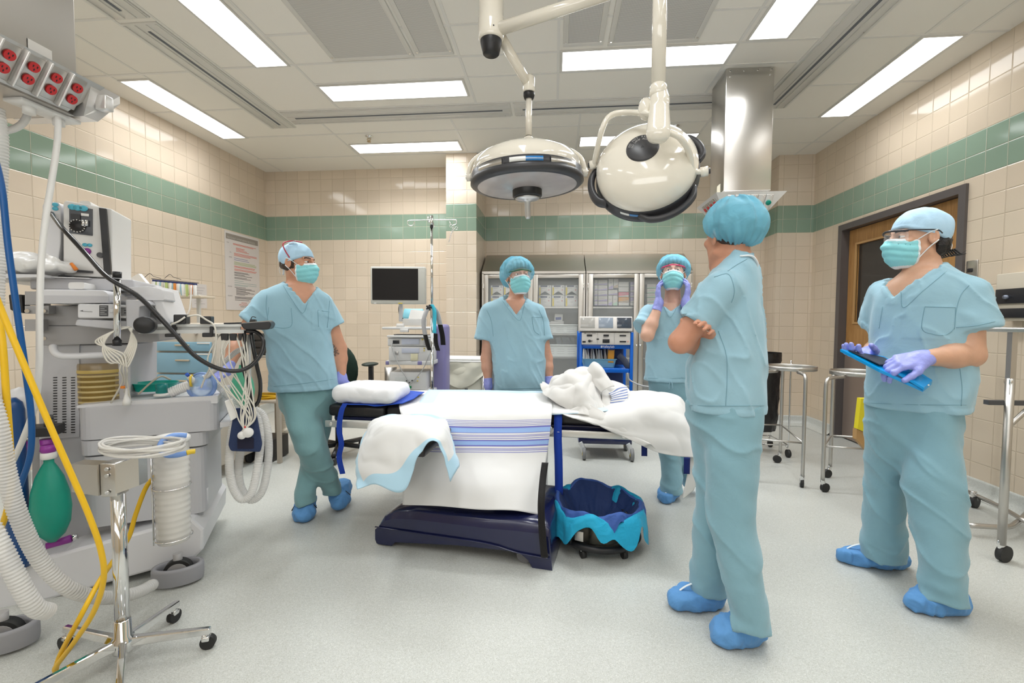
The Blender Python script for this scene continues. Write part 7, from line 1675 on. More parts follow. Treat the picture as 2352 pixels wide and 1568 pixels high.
for j, (y0, y1) in enumerate(((82, 160), (160, 242), (242, 325), (325, 405), (405, 468))):
 suture(X_(948), Y_(y0), X_(1002), Y_(y1), 0, 1, f'lilac and cream suture box, {names[j]} of the stack against the left edge of the glass')
 suture(X_(1004), Y_(y0), X_(1148), Y_(y1), 0, 1, f'wide lilac and cream suture box, {names[j]} of the second stack')
suture(X_(1160), Y_(65), X_(1236), Y_(225), 0, 1, 'tall lilac suture box standing on end in the top row'); suture(X_(1238), Y_(65), X_(1312), Y_(205), 0, 5, 'tall tan suture box standing on end in the top row')
suture(X_(1156), Y_(232), X_(1300), Y_(312), 0, 1, 'lilac suture box lying over the two upright lower ones'); suture(X_(1152), Y_(316), X_(1222), Y_(468), 0, 1, 'upright lilac suture box on the shelf, left of the green one'); suture(X_(1224), Y_(316), X_(1300), Y_(468), 0, 4, 'upright suture box with green foot')
for k, (y0, y1, m1, m2, nm) in enumerate(((110, 185, 0, 0, 'plain cream suture box, upper right stack top'), (188, 260, 0, 0, 'plain cream suture box above the pink one'), (264, 338, 2, 0, 'pink suture box above the orange one'), (340, 414, 3, 5, 'orange suture box below the pink one'), (416, 468, 0, 0, 'cream suture box under the orange one'))): suture(X_(1312), Y_(y0), X_(1470), Y_(y1), m1, m2, nm)
for k, (y0, y1) in enumerate(((110, 180), (184, 262), (266, 340), (344, 418), (420, 468))): suture(X_(1490), Y_(y0), X_(1556), Y_(y1), 1 if k < 4 else 0, 0, f'narrow lilac suture box at the right edge of the glass, {names[k]} of its stack')
for k in range(5): suture(1486, 652+k*10.6, 1507, 662.4+k*10.6, 0, 4, f'cream suture box in the last glass door, {names[k]} of its stack')
# bins on the lower shelves
def bin_(x0, x1, z, h, label, stuffing):
 t = thing('storage_bin', label, 'bin', ((x0+x1)/2, 5.58, z)); M_b = mat('white_bin', (.66, .68, .66), .45); y0, y1 = 5.49, 5.78
 b = MB(); b.box(((x0+x1)/2, y0+.004, z+h/2), (x1-x0, .008, h)); b.box(((x0+x1)/2, y1, z+h/2), (x1-x0, .008, h)); b.box((x0+.004, (y0+y1)/2, z+h/2), (.008, y1-y0, h)); b.box((x1-.004, (y0+y1)/2, z+h/2), (.008, y1-y0, h)); b.box(((x0+x1)/2, (y0+y1)/2, z+.004), (x1-x0, y1-y0, .008)); b.box(((x0+x1)/2, y0-.004, z+h), (x1-x0+.02, .02, .014), None, .003); b.build('bin_body', M_b, t)
 b = MB()
 for i in range(3):
  for k in range(3): xx = x0+(x1-x0)*(.12+.3*i); b.quad((xx, y0-.001, z+h*(.25+.2*k)), (xx+.09, y0-.001, z+h*(.25+.2*k)), (xx+.09, y0-.001, z+h*(.25+.2*k)+.004), (xx, y0-.001, z+h*(.25+.2*k)+.004))
 b.build('print_lines', M_gyp, t)
 return t
bin_(-.16, .28, 1.061, .105, 'white bin of supplies on the middle cabinet shelf', 0); bin_(-.14, .285, .781, .14, 'deep white bin of wrapped instruments on the lower cabinet shelf', 1); bin_(-.80, -.30, 1.061, .11, 'white bin in the first glass door of the cabinet', 0)
rr = random.Random(4)
t = tag(MB().box((.055, 5.62, 1.255), (.10, .08, .085), Matrix.Rotation(.06, 3, 'Y'), .003).build('supply_carton', M_bxw), 'small white carton with blue label standing on the middle shelf', 'box'); MB().quad((.020, 5.578, 1.225), (.088, 5.578, 1.229), (.086, 5.578, 1.262), (.018, 5.578, 1.258)).build('blue_label', mat('blue_print', (.06, .08, .28), .5), t)
tag(MB().box((.04, 5.62, 1.19), (.16, .10, .04), None, .003).build('supply_carton', M_bxw), 'flat white carton under the blue-labelled one', 'box'); tag(MB().box((-.10, 5.62, 1.185), (.12, .10, .03), None, .003).build('supply_carton', M_bxw), 'flat carton left of the blue-labelled one on the bin', 'box')
for i in range(6):
 x = .06+.035*i; p = V((x, 5.60+.02*(i % 2), .925)); b = MB(); a = rr.uniform(-.5, .5); b.grid([[p + V((math.sin(a)*h*.1+dx*.018, .004*math.sin(h*3+dx), h*.085)) for dx in (-1, 0, 1)] for h in (0, .4, .8, 1.)]); tag(b.build('wrapped_instrument', mat('clear_film_pack', (.55, .56, .58), .2, alpha=.7)), 'clear film instrument pack sticking up from the deep white bin', 'packet', 'film packs in the deep bin')
# ---- electrosurgical cart
EY = 3.95; M_eblue = mat('cart_blue', (.0, .115, .56), .3); M_ecream = mat('device_cream', (.72, .67, .62), .35); M_escr = mat('display_glass', (.20, .215, .24), .08)
def E_(u, v, d=0.): return at(u, v, EY+d)
t = thing('equipment_cart', 'bright blue rolling cart behind the table carrying the electrosurgical unit', 'cart', (.45, 4.15, 0)); ex0, ex1 = E_(1331, 800).x, E_(1455, 800).x; zt_ = E_(1331, 762).z
for x in (ex0+.012, ex1-.014):
 for y in (EY, EY+.38): MB().box((x, y+.015, (zt_+.16)/2+.0), (.026, .03, zt_-.16), None, .004).build('post', M_eblue, t)
for (v0, v1, nm) in ((791, 801, 'top_shelf'), (846, 856, 'middle_shelf')): z0, z1 = E_(1390, v1).z, E_(1390, v0).z; MB().box(((ex0+ex1)/2, EY+.2, (z0+z1)/2), (ex1-ex0-.05, .38, z1-z0), None, .004).build(nm, M_eblue, t)
MB().box(((ex0+ex1)/2, EY+.2, .42), (ex1-ex0-.05, .38, .03), None, .004).build('lower_shelf', M_eblue, t); MB().box(((ex0+ex1)/2, EY+.385, .72), (ex1-ex0-.06, .008, .55)).build('back_panel', mat('cart_back', (.015, .03, .10), .5), t); MB().box(((ex0+ex1)/2, EY+.2, .17), (ex1-ex0, .42, .06), None, .01).build('chassis', M_navy, t)
for (u, v, dy) in ((1347, 1045, 0), (1452, 1047, 0), (1372, 1030, .33), (1470, 1030, .33)):
 c = V((ex0+.05 if u in (1347, 1372) else ex1-.0, EY+dy, .055)); w = MB(); w.cyl(c - V((.014, 0, 0)), c + V((.014, 0, 0)), .055, seg=24); q = w.build('caster', mat('grey_tyre', (.20, .20, .20), .6), t); MB().cyl(c - V((.016, .002, 0)), c + V((.016, -.002, 0)), .02, seg=14).build('caster_cap', mat('yellow_cap', (.6, .45, .08), .4), q); MB().tube([c + V((0, 0, .0)), c + V((-.02, 0, .07)), c + V((-.035, 0, .10))], .014, 8, 4, flat=(1, 1.6)).build('caster_fork', mat('fork_white', (.6, .6, .6), .35), q)
text('lettering', 'Valleylab', frame_mat(E_(1397, 796, -.002), (1, 0, 0), (0, 0, 1)), .030, mat('white_print', (.8, .8, .8), .4), t); MB().box(E_(1381.5, 796, -.0015), (.012, .001, .018)).build('logo_block', mat('logo_pale', (.55, .62, .75), .4), t)
t = thing('electrosurgical_unit', 'cream electrosurgical generator with black displays on the blue cart', 'medical device', (.45, 4.1, 1.0)); a, c = E_(1336, 791, -.01), E_(1448, 764, -.01)
MB().box(((a.x+c.x)/2, EY+.17, (a.z+c.z)/2), (c.x-a.x, .36, c.z-a.z), None, .004).build('casing', M_ecream, t)
def pn(n, u0, v0, u1, v1, m, par, d=-.013, bev=.001): p, q = E_(u0, v1, d), E_(u1, v0, d); return MB().box(((p.x+q.x)/2, p.y, (p.z+q.z)/2), (q.x-p.x, .004, q.z-p.z), None, bev).build(n, m, par)
K = lambda x, y: (1320+x/10.45, 720+y/10.45)
for (x0, y0, x1, y1, n) in ((292, 500, 420, 545, 'display'), (692, 502, 820, 548, 'display'), (1078, 513, 1235, 543, 'slot'), (1078, 655, 1235, 688, 'slot'), (525, 596, 583, 628, 'display'), (185, 655, 263, 695, 'power_switch'), (670, 615, 838, 702, 'socket')): pn(n, *K(x0, y0), *K(x1, y1), M_black, t, bev=.0015 if n != 'socket' else .006)
b = MB(); b.lathe([(0, .008), (.011, .008), (.012, 0)], E_(*K(355, 655), -.012), (0, -1, 0), 20); b.box(E_(*K(400, 655), -.016), (.02, .004, .006)); b.build('connector', M_black, t)
for x in (550, 957): pn('panel_seam', *K(x-2, 450), *K(x+2, 720), M_grey2, t)
b = MB()
for (x, y, w) in ((265, 470, 16), (240, 470, 12)): b.lathe([(.003, 0), (.005, 0)], E_(*K(x, y), -.0125), (0, -1, 0), 12)
b.build('logo_marks', M_black, t); pn('print_line', *K(290, 464), *K(385, 476), M_gyp, t); pn('print_line', *K(415, 466), *K(510, 476), M_gyp, t); pn('print_line', *K(690, 565), *K(800, 571), M_gyp, t); pn('orange_mark', *K(1268, 655), *K(1290, 685), mat('orange_print', (.7, .25, .15), .5), t)
t = thing('monitor_bank', 'cream unit with three small screens on top of the electrosurgical unit', 'monitor', (.45, 4.05, 1.1)); a, c = E_(1331, 763, -.02), E_(1453, 730, -.02); tl_ = Matrix.Rotation(-.16, 3, 'X')
MB().box(((a.x+c.x)/2, EY+.06, (a.z+c.z)/2), (c.x-a.x, .16, c.z-a.z), tl_, .006).build('casing', M_ecream, t); cm = V(((a.x+c.x)/2, EY+.06, (a.z+c.z)/2))
for i, m in enumerate((mat('screen_warm', (.42, .40, .37), .12), mat('screen_blue', (.28, .32, .38), .12), mat('screen_dark', (.06, .07, .09), .1))): MB().box(cm + tl_ @ V((-.155+.155*i, -.081, .008)), (.122, .004, .09), tl_, .001).build('screen', m, t)
t = thing('parts_tray', 'pale blue plastic tray on the blue cart, full of packets', 'tray', (.42, 4.1, .8)); a, c = E_(1337, 846, .03), E_(1417, 829, .03); b = MB(); zb_ = E_(1390, 846).z+.002; rows = []
for s, z in ((.86, zb_+.0), (.98, zb_+.075), (1.02, zb_+.078), (1.02, zb_+.072), (.96, zb_+.068), (.84, zb_+.006)): rows.append([V(((a.x+c.x)/2 + sx_*(c.x-a.x)/2*s, EY+.15+sy_*.11*s, z)) for sx_, sy_ in ((-1, -.9), (-.9, -1), (.9, -1), (1, -.9), (1, .9), (.9, 1), (-.9, 1), (-1, .9))])
b.grid(rows, True, False); b.add(rows[-1], [tuple(range(8))], False); b.build('tray_body', mat('tray_blue', (.20, .42, .55), .35), t)
for i in range(19):
 x = a.x+.022+.0138*i; ln = rr.uniform(-.25, .1); p = V((x, EY+.10, zb_+.02)); q = p + V((ln*.11-.005, .02, .142+rr.uniform(-.015, .012))); b = MB(); rows = [[p + V((dx, dy, 0)) for dx, dy in ((-.005, 0), (.005, 0), (.005, .12), (-.005, .12))], [p.lerp(q, .5) + V((dx + .006*math.sin(i), dy, 0)) for dx, dy in ((-.006, 0), (.006, 0), (.006, .12), (-.006, .12))], [q + V((dx, dy, 0)) for dx, dy in ((-.003, 0), (.003, 0), (.003, .12), (-.003, .12))]]; b.grid(rows, True, False); b.add(rows[-1], [(0, 1, 2, 3)]); tag(b.build('supply_packet', [M_paper, M_bxw, mat('packet_cream', (.66, .60, .54), .5)][i % 3]), 'white paper packet standing in the pale blue tray', 'packet', 'paper packets in the blue tray')
b = MB(); p = E_(1403, 829, .06); b.box(p + V((0, 0, .045)), (.055, .03, .12), Matrix.Rotation(.05, 3, 'Y'), .006); t = tag(b.build('supply_packet', M_su[3]), 'orange packet at the right end of the pale blue tray', 'packet'); MB().box(p + V((.003, -.002, .11)), (.045, .03, .03), None, .004).build('packet_flap', M_nv, t)
tag(MB().tube([E_(1420, 815, .05), E_(1432, 826, .03), E_(1440, 838, .02), E_(1447, 844, .02)], .022, 8, 6, flat=(.35, 1.3)).build('folded_pouch', mat('navy_pouch', (.05, .06, .10), .5)), 'dark folded pouch leaning on the right of the blue tray', 'pouch')
tag(MB().tube([E_(1441, 856, -.02), E_(1446, 872, -.02), E_(1470, 884, -.04), E_(1496, 889, -.05)], .006, 8, 6).build('power_cable', mat('grey_cord', (.42, .42, .42), .4)), 'grey cord trailing from the blue cart behind the white cover', 'cord')
# ---- endoscopy cart with monitor
NY = 3.70; M_lil = mat('lilac_plastic', (.22, .20, .40), .4); M_dev = mat('device_white', (.68, .67, .66), .35); M_mon = mat('monitor_bezel', (.55, .54, .49), .4)
def N_(u, v, d=0.): return at(u, v, NY+d)
def nbox(name, u0, v0, u1, v1, d, th, m, par, bev=.004): a, c = N_(u0, v1, d), N_(u1, v0, d); return MB().box(((a.x+c.x)/2, NY+d+th/2, (a.z+c.z)/2), (c.x-a.x, th, c.z-a.z), None, bev).build(name, m, par)
Q = lambda x, y: (850+x/5.058, 600+y/5.058)
t = thing('endoscopy_cart', 'white and lilac cart with a flat monitor on an arm, beside the drip stand', 'cart', (-1.2, 3.9, 0))
a, c = N_(*Q(22, 495)), N_(*Q(632, 62)); RM = Matrix.Rotation(.12, 3, 'Z'); mc = V(((a.x+c.x)/2, NY+.02, (a.z+c.z)/2)); mo = MB().box(mc, (c.x-a.x, .07, c.z-a.z), RM, .008).build('monitor', M_mon, t)
MB().box(mc + RM @ V((-.022, -.036, .008)), ((c.x-a.x)*.835, .004, (c.z-a.z)*.845), RM).build('screen', mat('dark_screen', (.020, .017, .016), .45, spec=.15), mo); MB().box(mc + RM @ V((.02, -.037, -.150)), (.035, .003, .007), RM).build('yellow_tag', M_yl, mo); MB().box(mc + RM @ V((-.19, -.037, -.150)), (.02, .003, .007), RM).build('white_tag', M_white, mo)
b = MB(); b.box(N_(*Q(358, 590), .05), (.028, .03, .16), None, .004); b.build('monitor_arm', M_grey, t); MB().tube([N_(*Q(345, 500), .06), N_(*Q(335, 560), .05), N_(*Q(350, 640), .05), N_(*Q(385, 670), .05)], .006, 8, 5).build('arm_cable', M_black, t)
nbox('top_board', *Q(135, 765), *Q(700, 790), -.02, .42, M_dev, t, .006); nbox('lilac_clip', *Q(345, 785), *Q(440, 822), -.035, .03, M_dev, t)
nbox('keyboard_shelf', *Q(195, 862), *Q(650, 885), -.06, .36, M_dev, t); kb_ = MB()
a, c = N_(*Q(270, 850), -.05), N_(*Q(610, 850), -.05)
for j in range(4):
 for i in range(16): kb_.box((a.x+(c.x-a.x)*(i+.5)/16, NY-.03+.028*j, a.z-.002), (.017, .02, .008))
kb_.build('keyboard_keys', M_dgrey, t)
nbox('middle_board', *Q(182, 1158), *Q(712, 1200), -.03, .44, M_dev, t); nbox('corner_bumper', *Q(178, 1160), *Q(215, 1202), -.035, .03, M_lil, t); nbox('corner_bumper', *Q(550, 1160), *Q(600, 1202), -.035, .03, M_lil, t)
zb_ = N_(*Q(500, 1495)).z; a, c = N_(*Q(185, 1495)), N_(*Q(712, 1495)); MB().box(((a.x+c.x)/2, NY+.20, zb_-.015), (c.x-a.x, .44, .03), None, .006).build('bottom_board', M_dev, t)
c0 = N_(*Q(812, 730), .25); MB().box((c0.x, NY+.28, c0.z/2+.03), (.13, .20, c0.z-.06), None, .03).build('lilac_pillar', M_lil, t)
cyl_ = N_(*Q(240, 1290), .25); b = MB(); b.cyl((cyl_.x, cyl_.y, .52), (cyl_.x, cyl_.y, cyl_.z+.05), .055, seg=26); b.build('steel_bottle', M_steel2, t)
MB().box(((a.x+c.x)/2, NY+.2, .10), (c.x-a.x, .42, .05), None, .01).build('chassis', M_dev, t)
for x in (a.x+.04, c.x-.04):
 for y in (NY+.03, NY+.38): MB().box((x, y, .30), (.03, .03, .40)).build('upright', M_dev, t); MB().cyl((x-.012, y, .04), (x+.012, y, .04), .04, seg=20).build('caster', M_rubber, t)
for x in (c.x+.015,): MB().box((x, NY+.40, .75), (.03, .02, .75)).build('upright', M_dev, t)
def device(n, label, u0, v0, u1, v1, d, dep, m, items):
 a, c = N_(*Q(u0, v1), d), N_(*Q(u1, v0), d); t = thing(n, label, 'medical device', ((a.x+c.x)/2, NY+d+dep/2, a.z)); MB().box(((a.x+c.x)/2, NY+d+dep/2, (a.z+c.z)/2), (c.x-a.x, dep, c.z-a.z), Matrix.Rotation(.10, 3, 'Z'), .008).build('casing', m, t)
 for (nm, x0, y0, x1, y1, mm) in items: p, q = N_(*Q(x0, y1), d-.022), N_(*Q(x1, y0), d-.022); s_ = ((p.x+q.x)/2 - (a.x+c.x)/2)*.10; MB().box(((p.x+q.x)/2, p.y+.016+s_, (p.z+q.z)/2), (q.x-p.x, .006, q.z-p.z), Matrix.Rotation(.10, 3, 'Z'), .001).build(nm, mm, t)
 return t
M_pale = mat('pale_blue_panel', (.55, .58, .68), .4)
device('video_processor', 'slim white video processor with a black socket, under the keyboard', 188, 893, 690, 982, -.03, .33, M_dev, [('black_socket', 262, 918, 334, 956, M_black), ('control_panel', 360, 900, 560, 965, M_pale), ('yellow_tag', 590, 900, 606, 916, M_yl)] + [('key', 620+i*16, 905+j*18, 632+i*16, 917+j*18, M_grey2) for i in range(4) for j in range(4)])
device('light_source', 'taller white light source with a round port, below the video processor', 200, 992, 700, 1152, -.03, .36, M_dev, [('control_panel', 362, 1010, 560, 1065, M_pale), ('yellow_tag', 610, 1008, 626, 1018, M_yl), ('yellow_tag', 610, 1035, 624, 1046, M_yl), ('round_port', 285, 1045, 320, 1080, M_steel), ('paper_note', 465, 1075, 545, 1155, mat('note_yellow', (.70, .66, .46), .6))])
device('coagulation_unit', 'white box with dark displays and a green dot on the lowest cart board', 212, 1290, 625, 1488, .0, .30, M_dev, [('display_panel', 285, 1345, 520, 1400, M_alu), ('display', 335, 1365, 385, 1395, M_dgrey), ('display', 408, 1380, 440, 1398, M_dgrey), ('display', 470, 1380, 502, 1398, M_dgrey), ('green_dot', 445, 1452, 470, 1478, mat('green_dot', (.0, .30, .10), .4)), ('yellow_tag', 540, 1345, 555, 1356, M_yl), ('yellow_tag', 534, 1388, 548, 1398, M_yl), ('button', 360, 1410, 374, 1420, M_dgrey), ('button', 398, 1410, 412, 1420, M_dgrey), ('button', 440, 1410, 454, 1420, M_dgrey)])
tag(MB().tube([N_(*Q(262, 940), -.05), N_(*Q(250, 985), -.07), N_(*Q(300, 1130), -.07), N_(*Q(380, 1290), -.07), N_(*Q(440, 1390), -.06), N_(*Q(435, 1440), -.05), N_(*Q(400, 1500), -.05)], .004, 8, 6).build('light_cable', mat('grey_cord', (.42, .42, .42), .4)), 'grey cable from the video processor looping down past the note', 'cable')
tag(MB().tube([N_(*Q(690, 1060), -.05), N_(*Q(670, 1120), -.07), N_(*Q(620, 1240), -.07), N_(*Q(530, 1360), -.06), N_(*Q(440, 1450), -.05)], .004, 8, 6).build('light_cable', mat('grey_cord', (.42, .42, .42), .4)), 'grey cable sweeping from the right side of the light source to the lower box', 'cable')
b = MB(); b.box(N_(*Q(520, 700), .1) + V((0, 0, -.005)), (.17, .16, .06), None, .006); t = tag(b.build('clear_box', mat('clear_box_plastic', (.75, .75, .74), .15, alpha=.5)), 'clear plastic box on top of the endoscopy cart', 'box')
Rp = Matrix.Rotation(-.5, 3, 'X'); tag(MB().box(N_(*Q(545, 645), .08), (.14, .005, .13), Rp @ Matrix.Rotation(.1, 3, 'Y')).build('document_sheet', M_paper), 'printed sheet leaning on the clear box on the endoscopy cart', 'paper')
tag(MB().box(N_(*Q(500, 610), .22), (.18, .03, .10), Rp, .012).build('blue_pouch', mat('cyan_film', (.22, .55, .66), .3)), 'pale blue sealed pouch behind the printed sheet', 'pouch')
p = N_(*Q(352, 745), .02); tag(MB().cyl(p - V((.03, 0, 0)), p + V((.03, 0, 0)), .017, seg=18).build('tape_roll', M_paper), 'white paper roll on the left of the endoscopy cart top', 'roll')
# ---- drip stand
IY = 3.50; t = thing('drip_stand', 'tall chrome drip stand with four hooks, scissors and straps hanging on it', 'stand', (at(992, 700, IY).x, IY, 0)); ix = at(992, 700, IY).x; zt_ = at(992, 520, IY).z
b = MB(); b.cyl((ix, IY, .06), (ix, IY, 1.30), .0125, seg=18); b.cyl((ix, IY, 1.28), (ix, IY, zt_), .0095, seg=16); b.build('pole', M_chrome, t); MB().cyl((ix, IY, zt_-.01), (ix, IY, zt_+.012), .0125, seg=16).build('pole_collar', M_black, t); MB().cyl((ix, IY, zt_), (ix, IY, zt_+.085), .011, .012, seg=16).build('pole_head', M_chrome, t)
hz_ = at(992, 505, IY).z
for a in (0.05, 1.7, 3.1, 4.75):
 d = V((math.cos(a), math.sin(a), 0)); P = V((ix, IY, hz_)); L_ = .175 if abs(math.cos(a)) > .5 else .10
 MB().tube([P, P + d*L_, P + d*(L_+.02) + V((0, 0, -.01)), P + d*(L_+.018) + V((0, 0, -.032)), P + d*(L_-.008) + V((0, 0, -.042)), P + d*(L_-.03) + V((0, 0, -.025)), P + d*(L_-.034) + V((0, 0, -.01))], .0035, 7, 5).build('hook', M_chrome, t)
for k in range(5): a = k*2*PI/5+.3; d = V((math.cos(a), math.sin(a), 0)); MB().tube([V((ix, IY, .085)), V((ix, IY, .085)) + d*.26], .012, 8, 2).build('leg', M_chrome, t); c = V((ix, IY, 0)) + d*.26; MB().cyl(c + V((-.01, 0, .03)), c + V((.01, 0, .03)), .03, seg=16).build('caster', M_rubber, t)
kp = at(985, 706, IY-.03); b = MB(); b.lathe([(0, .012), (.012, .012), (.016, .0), (0, -.01)], kp, (0, -1, 0), 16)
for k in range(5): a = k*2*PI/5; b.ball(kp + V((.017*math.cos(a), 0, .017*math.sin(a))), .0085, 10)
b.build('star_knob', M_black, t)
sc_p = at(1041, 518, IY-.02); t = thing('forceps', 'long steel forceps hanging from the right hook of the drip stand', 'forceps', sc_p); b = MB()
b.tube([at(1041, 522, IY-.02), at(1036, 535, IY-.02), at(1031, 556, IY-.02)], .0022, 6, 4); b.tube([at(1044, 524, IY-.02), at(1037, 536, IY-.02), at(1031, 556, IY-.02)], .0022, 6, 4); b.build('shaft', M_chrome, t); b = MB()
for (u, v) in ((1036, 519), (1048, 524)): p = at(u, v, IY-.02); b.tube([p + V((.011*math.cos(a), 0, .011*math.sin(a))) for a in np.linspace(0, 2*PI, 10, endpoint=False)], .002, 6, 3, closed=True)
b.build('finger_rings', M_chrome, t)
def hang(pts, w, mats, splits, label, name='limb_strap'):
 P = smooth_path([at(u, v, IY+d) for u, v, d in pts], 8); b = MB(); n = len(P)
 b.grid([[q-V((w/2, -.004, 0)), q+V((w/2, -.004, 0))] for q in P]); b.mi = [0 if i/n < splits else 1 for i in range(n-1)]
 o = b.build(name, mats); md = o.modifiers.new('thickness', 'SOLIDIFY'); md.thickness = .005; md.offset = 0; return tag(o, label, 'strap')
M_greyw = fabric('grey_felt', (.42, .42, .43), .1, 300); 
hang([(984, 704, -.03), (974, 730, -.04), (974, 755, -.03), (982, 790, -.03), (987, 804, -.03)], .035, [M_greyw, M_bweb], .55, 'grey and black limb strap on the left of the star knob'); hang([(990, 700, .0), (1003, 716, .0), (1010, 742, .0), (1016, 770, .0), (1018, 792, 0)], .04, [M_greyw, M_bweb], .5, 'grey and black limb strap hanging furthest right on the drip stand')
hang([(992, 699, -.03), (998, 715, -.035), (998, 740, -.035), (998, 765, -.035)], .03, [mat('cyan_strap', (.05, .50, .66), .6), M_bweb], 1.1, 'bright turquoise strap hanging over the drip stand knob'); hang([(1000, 766, -.02), (1001, 786, -.02), (1006, 805, -.02)], .035, [M_bweb, M_bweb], .5, 'black strap end below the turquoise strap')
# ---- office chair
t = thing('office_chair', 'dark green office chair behind the man with crossed legs', 'chair', (-1.95, 4.1, 0)); Mg = mat('dark_green_cloth', (.008, .028, .018), .8, bump=.2, bscale=200); c = at(775, 845, 4.0)
b = MB(); b.ball(c, (.20, .05, .24), 24, Matrix.Rotation(.15, 3, 'X')); b.build('backrest', Mg, t); sc0 = V((c.x+.08, 3.85, .46)); b = MB(); b.ball(sc0, (.25, .24, .05), 24); b.build('seat', Mg, t)
p = at(850, 836, 3.85); b = MB(); b.ball(p, (.065, .11, .018), 18); b.build('arm_pad', mat('dark_green_pad', (.01, .022, .015), .5), t); MB().box(p + V((0, .02, -.12)), (.035, .05, .24), None, .008).build('arm_post', M_black, t)
MB().cyl((sc0.x, sc0.y, .08), (sc0.x, sc0.y, .42), .03, seg=16).build('gas_column', M_black, t)
for k in range(5): a = k*2*PI/5; d = V((math.cos(a), math.sin(a), 0)); q = V((sc0.x, sc0.y, 0)) + d*.29; MB().tube([V((sc0.x, sc0.y, .10)), q + V((0, 0, .075))], .022, 8, 2).build('leg', M_black, t); MB().cyl(q + V((-.02, 0, .03)), q + V((.02, 0, .03)), .03, seg=16).build('caster', M_black, t)
# ---- linen hamper
t = thing('linen_hamper', 'cream cloth laundry bag on a white-rimmed hamper frame below the tiled pillar', 'hamper', (-.93, 4.5, 0)); hx0, hx1, hy0, hy1 = -1.11, -.68, 4.30, 4.66; hz1 = at(1060, 829, 4.3).z; M_lin = linen('cream_hamper_cloth', (.70, .675, .56)); M_lin2 = mat('white_hamper_lid', (.74, .73, .70), .4)
b = MB(); n = 72; rows = []
for j, zf in enumerate(np.linspace(0, 1, 26)):
 row = []
 for i in range(n):
  s = i/n*4; k = int(s); f = s-k; P_ = [(hx0, hy0), (hx1, hy0), (hx1, hy1), (hx0, hy1)]; x = P_[k][0]+(P_[(k+1) % 4][0]-P_[k][0])*f; y = P_[k][1]+(P_[(k+1) % 4][1]-P_[k][1])*f; tp = 1-.12*zf; cx_, cy_ = (hx0+hx1)/2, (hy0+hy1)/2; q = V((cx_+(x-cx_)*tp, cy_+(y-cy_)*tp, hz1-.012-zf*.62)); w = noise.noise(V((x*9, y*9, zf*3)))*.022 + .012*math.sin(zf*16+x*8); d = (q-V((cx_, cy_, q.z))).normalized(); row.append(q + d*w)
 rows.append(row)
b.grid(rows, True); b.add(rows[-1], [tuple(range(n))]); b.build('bag', M_lin, t); b = MB(); b.box(((hx0+hx1)/2, (hy0+hy1)/2, hz1-.004), (hx1-hx0+.03, hy1-hy0+.03, .016), None, .006); b.box(((hx0+hx1)/2, (hy0+hy1)/2+.01, hz1+.016), (hx1-hx0+.01, hy1-hy0+.01, .018), None, .006); b.build('lid', M_lin2, t)
ct = [[V((hx0-.01+(hx1-hx0+.02)*i/8, hy0-.018-.012*math.sin(j*1.3+i), hz1-.01-j*(.03+.032*math.sin(PI*i/8)))) for i in range(9)] for j in range(5)]; cloth('bag_flap', ct, M_lin, t, 40, 24, .006, 14, 2.)
MB().box(at(1071, 894, 4.27), (.03, .01, .02), None, .003).build('cord_lock', M_black, t)
for x in (hx0, hx1):
 for y in (hy0, hy1): MB().cyl((x, y, .05), (x, y, hz1-.015), .010, seg=12).build('frame_leg', M_chrome, t); MB().cyl((x-.01, y, .03), (x+.01, y, .03), .03, seg=16).build('caster', M_rubber, t)
# ---- poster and papers on the left wall
PX = XL+.004; t = thing('wall_poster', 'tall white protocol poster with coloured lines of text on the left wall', 'poster', (PX, 5.17, 1.78)); y0, y1, z0, z1 = 4.875, 5.475, 1.325, 2.235
MB().box((PX, (y0+y1)/2, (z0+z1)/2), (.004, y1-y0, z1-z0)).build('poster_sheet', mat('poster_paper', (.66, .62, .60), .45), t); FX = PX+.0025
def pl_(n, s0, t0, s1, t1, m): MB().quad((FX, y0+(y1-y0)*s0, z1-(z1-z0)*t0), (FX, y0+(y1-y0)*s1, z1-(z1-z0)*t0), (FX, y0+(y1-y0)*s1, z1-(z1-z0)*t1), (FX, y0+(y1-y0)*s0, z1-(z1-z0)*t1)).build(n, m, t)
pl_('title_bar', .03, .03, .97, .10, mat('grey_title', (.28, .25, .22), .5))
def wt(body, s, tt, size, m, al='LEFT', sx=.8): text('lettering', body, frame_mat((FX+.001, y0+(y1-y0)*s, z1-(z1-z0)*tt), (0, 1, 0), (0, 0, 1)), size, m, t, al, 0., sx)
tr, tg, tk, tb_, tgr = (mat('text_'+n, c, .6) for n, c in (('red', (.62, .13, .09)), ('green', (.34, .42, .15)), ('black', (.10, .09, .09)), ('blue', (.20, .22, .38)), ('teal', (.30, .40, .38))))
wt('MALIGNANT HYPERTHERMIA PROTOCOL', .06, .080, .036, mat('text_pale', (.55, .52, .48), .6), sx=.72)
for (s, tt, ln, m) in ((.05, .145, 'SIGNS', tk), (.12, .262, 'CALL', tk), (.10, .325, 'ACTION', tk), (.05, .70, 'TREATMENT', tk), (.05, .82, 'FOLLOW UP', tk)): wt(ln, s, tt, .016, m)
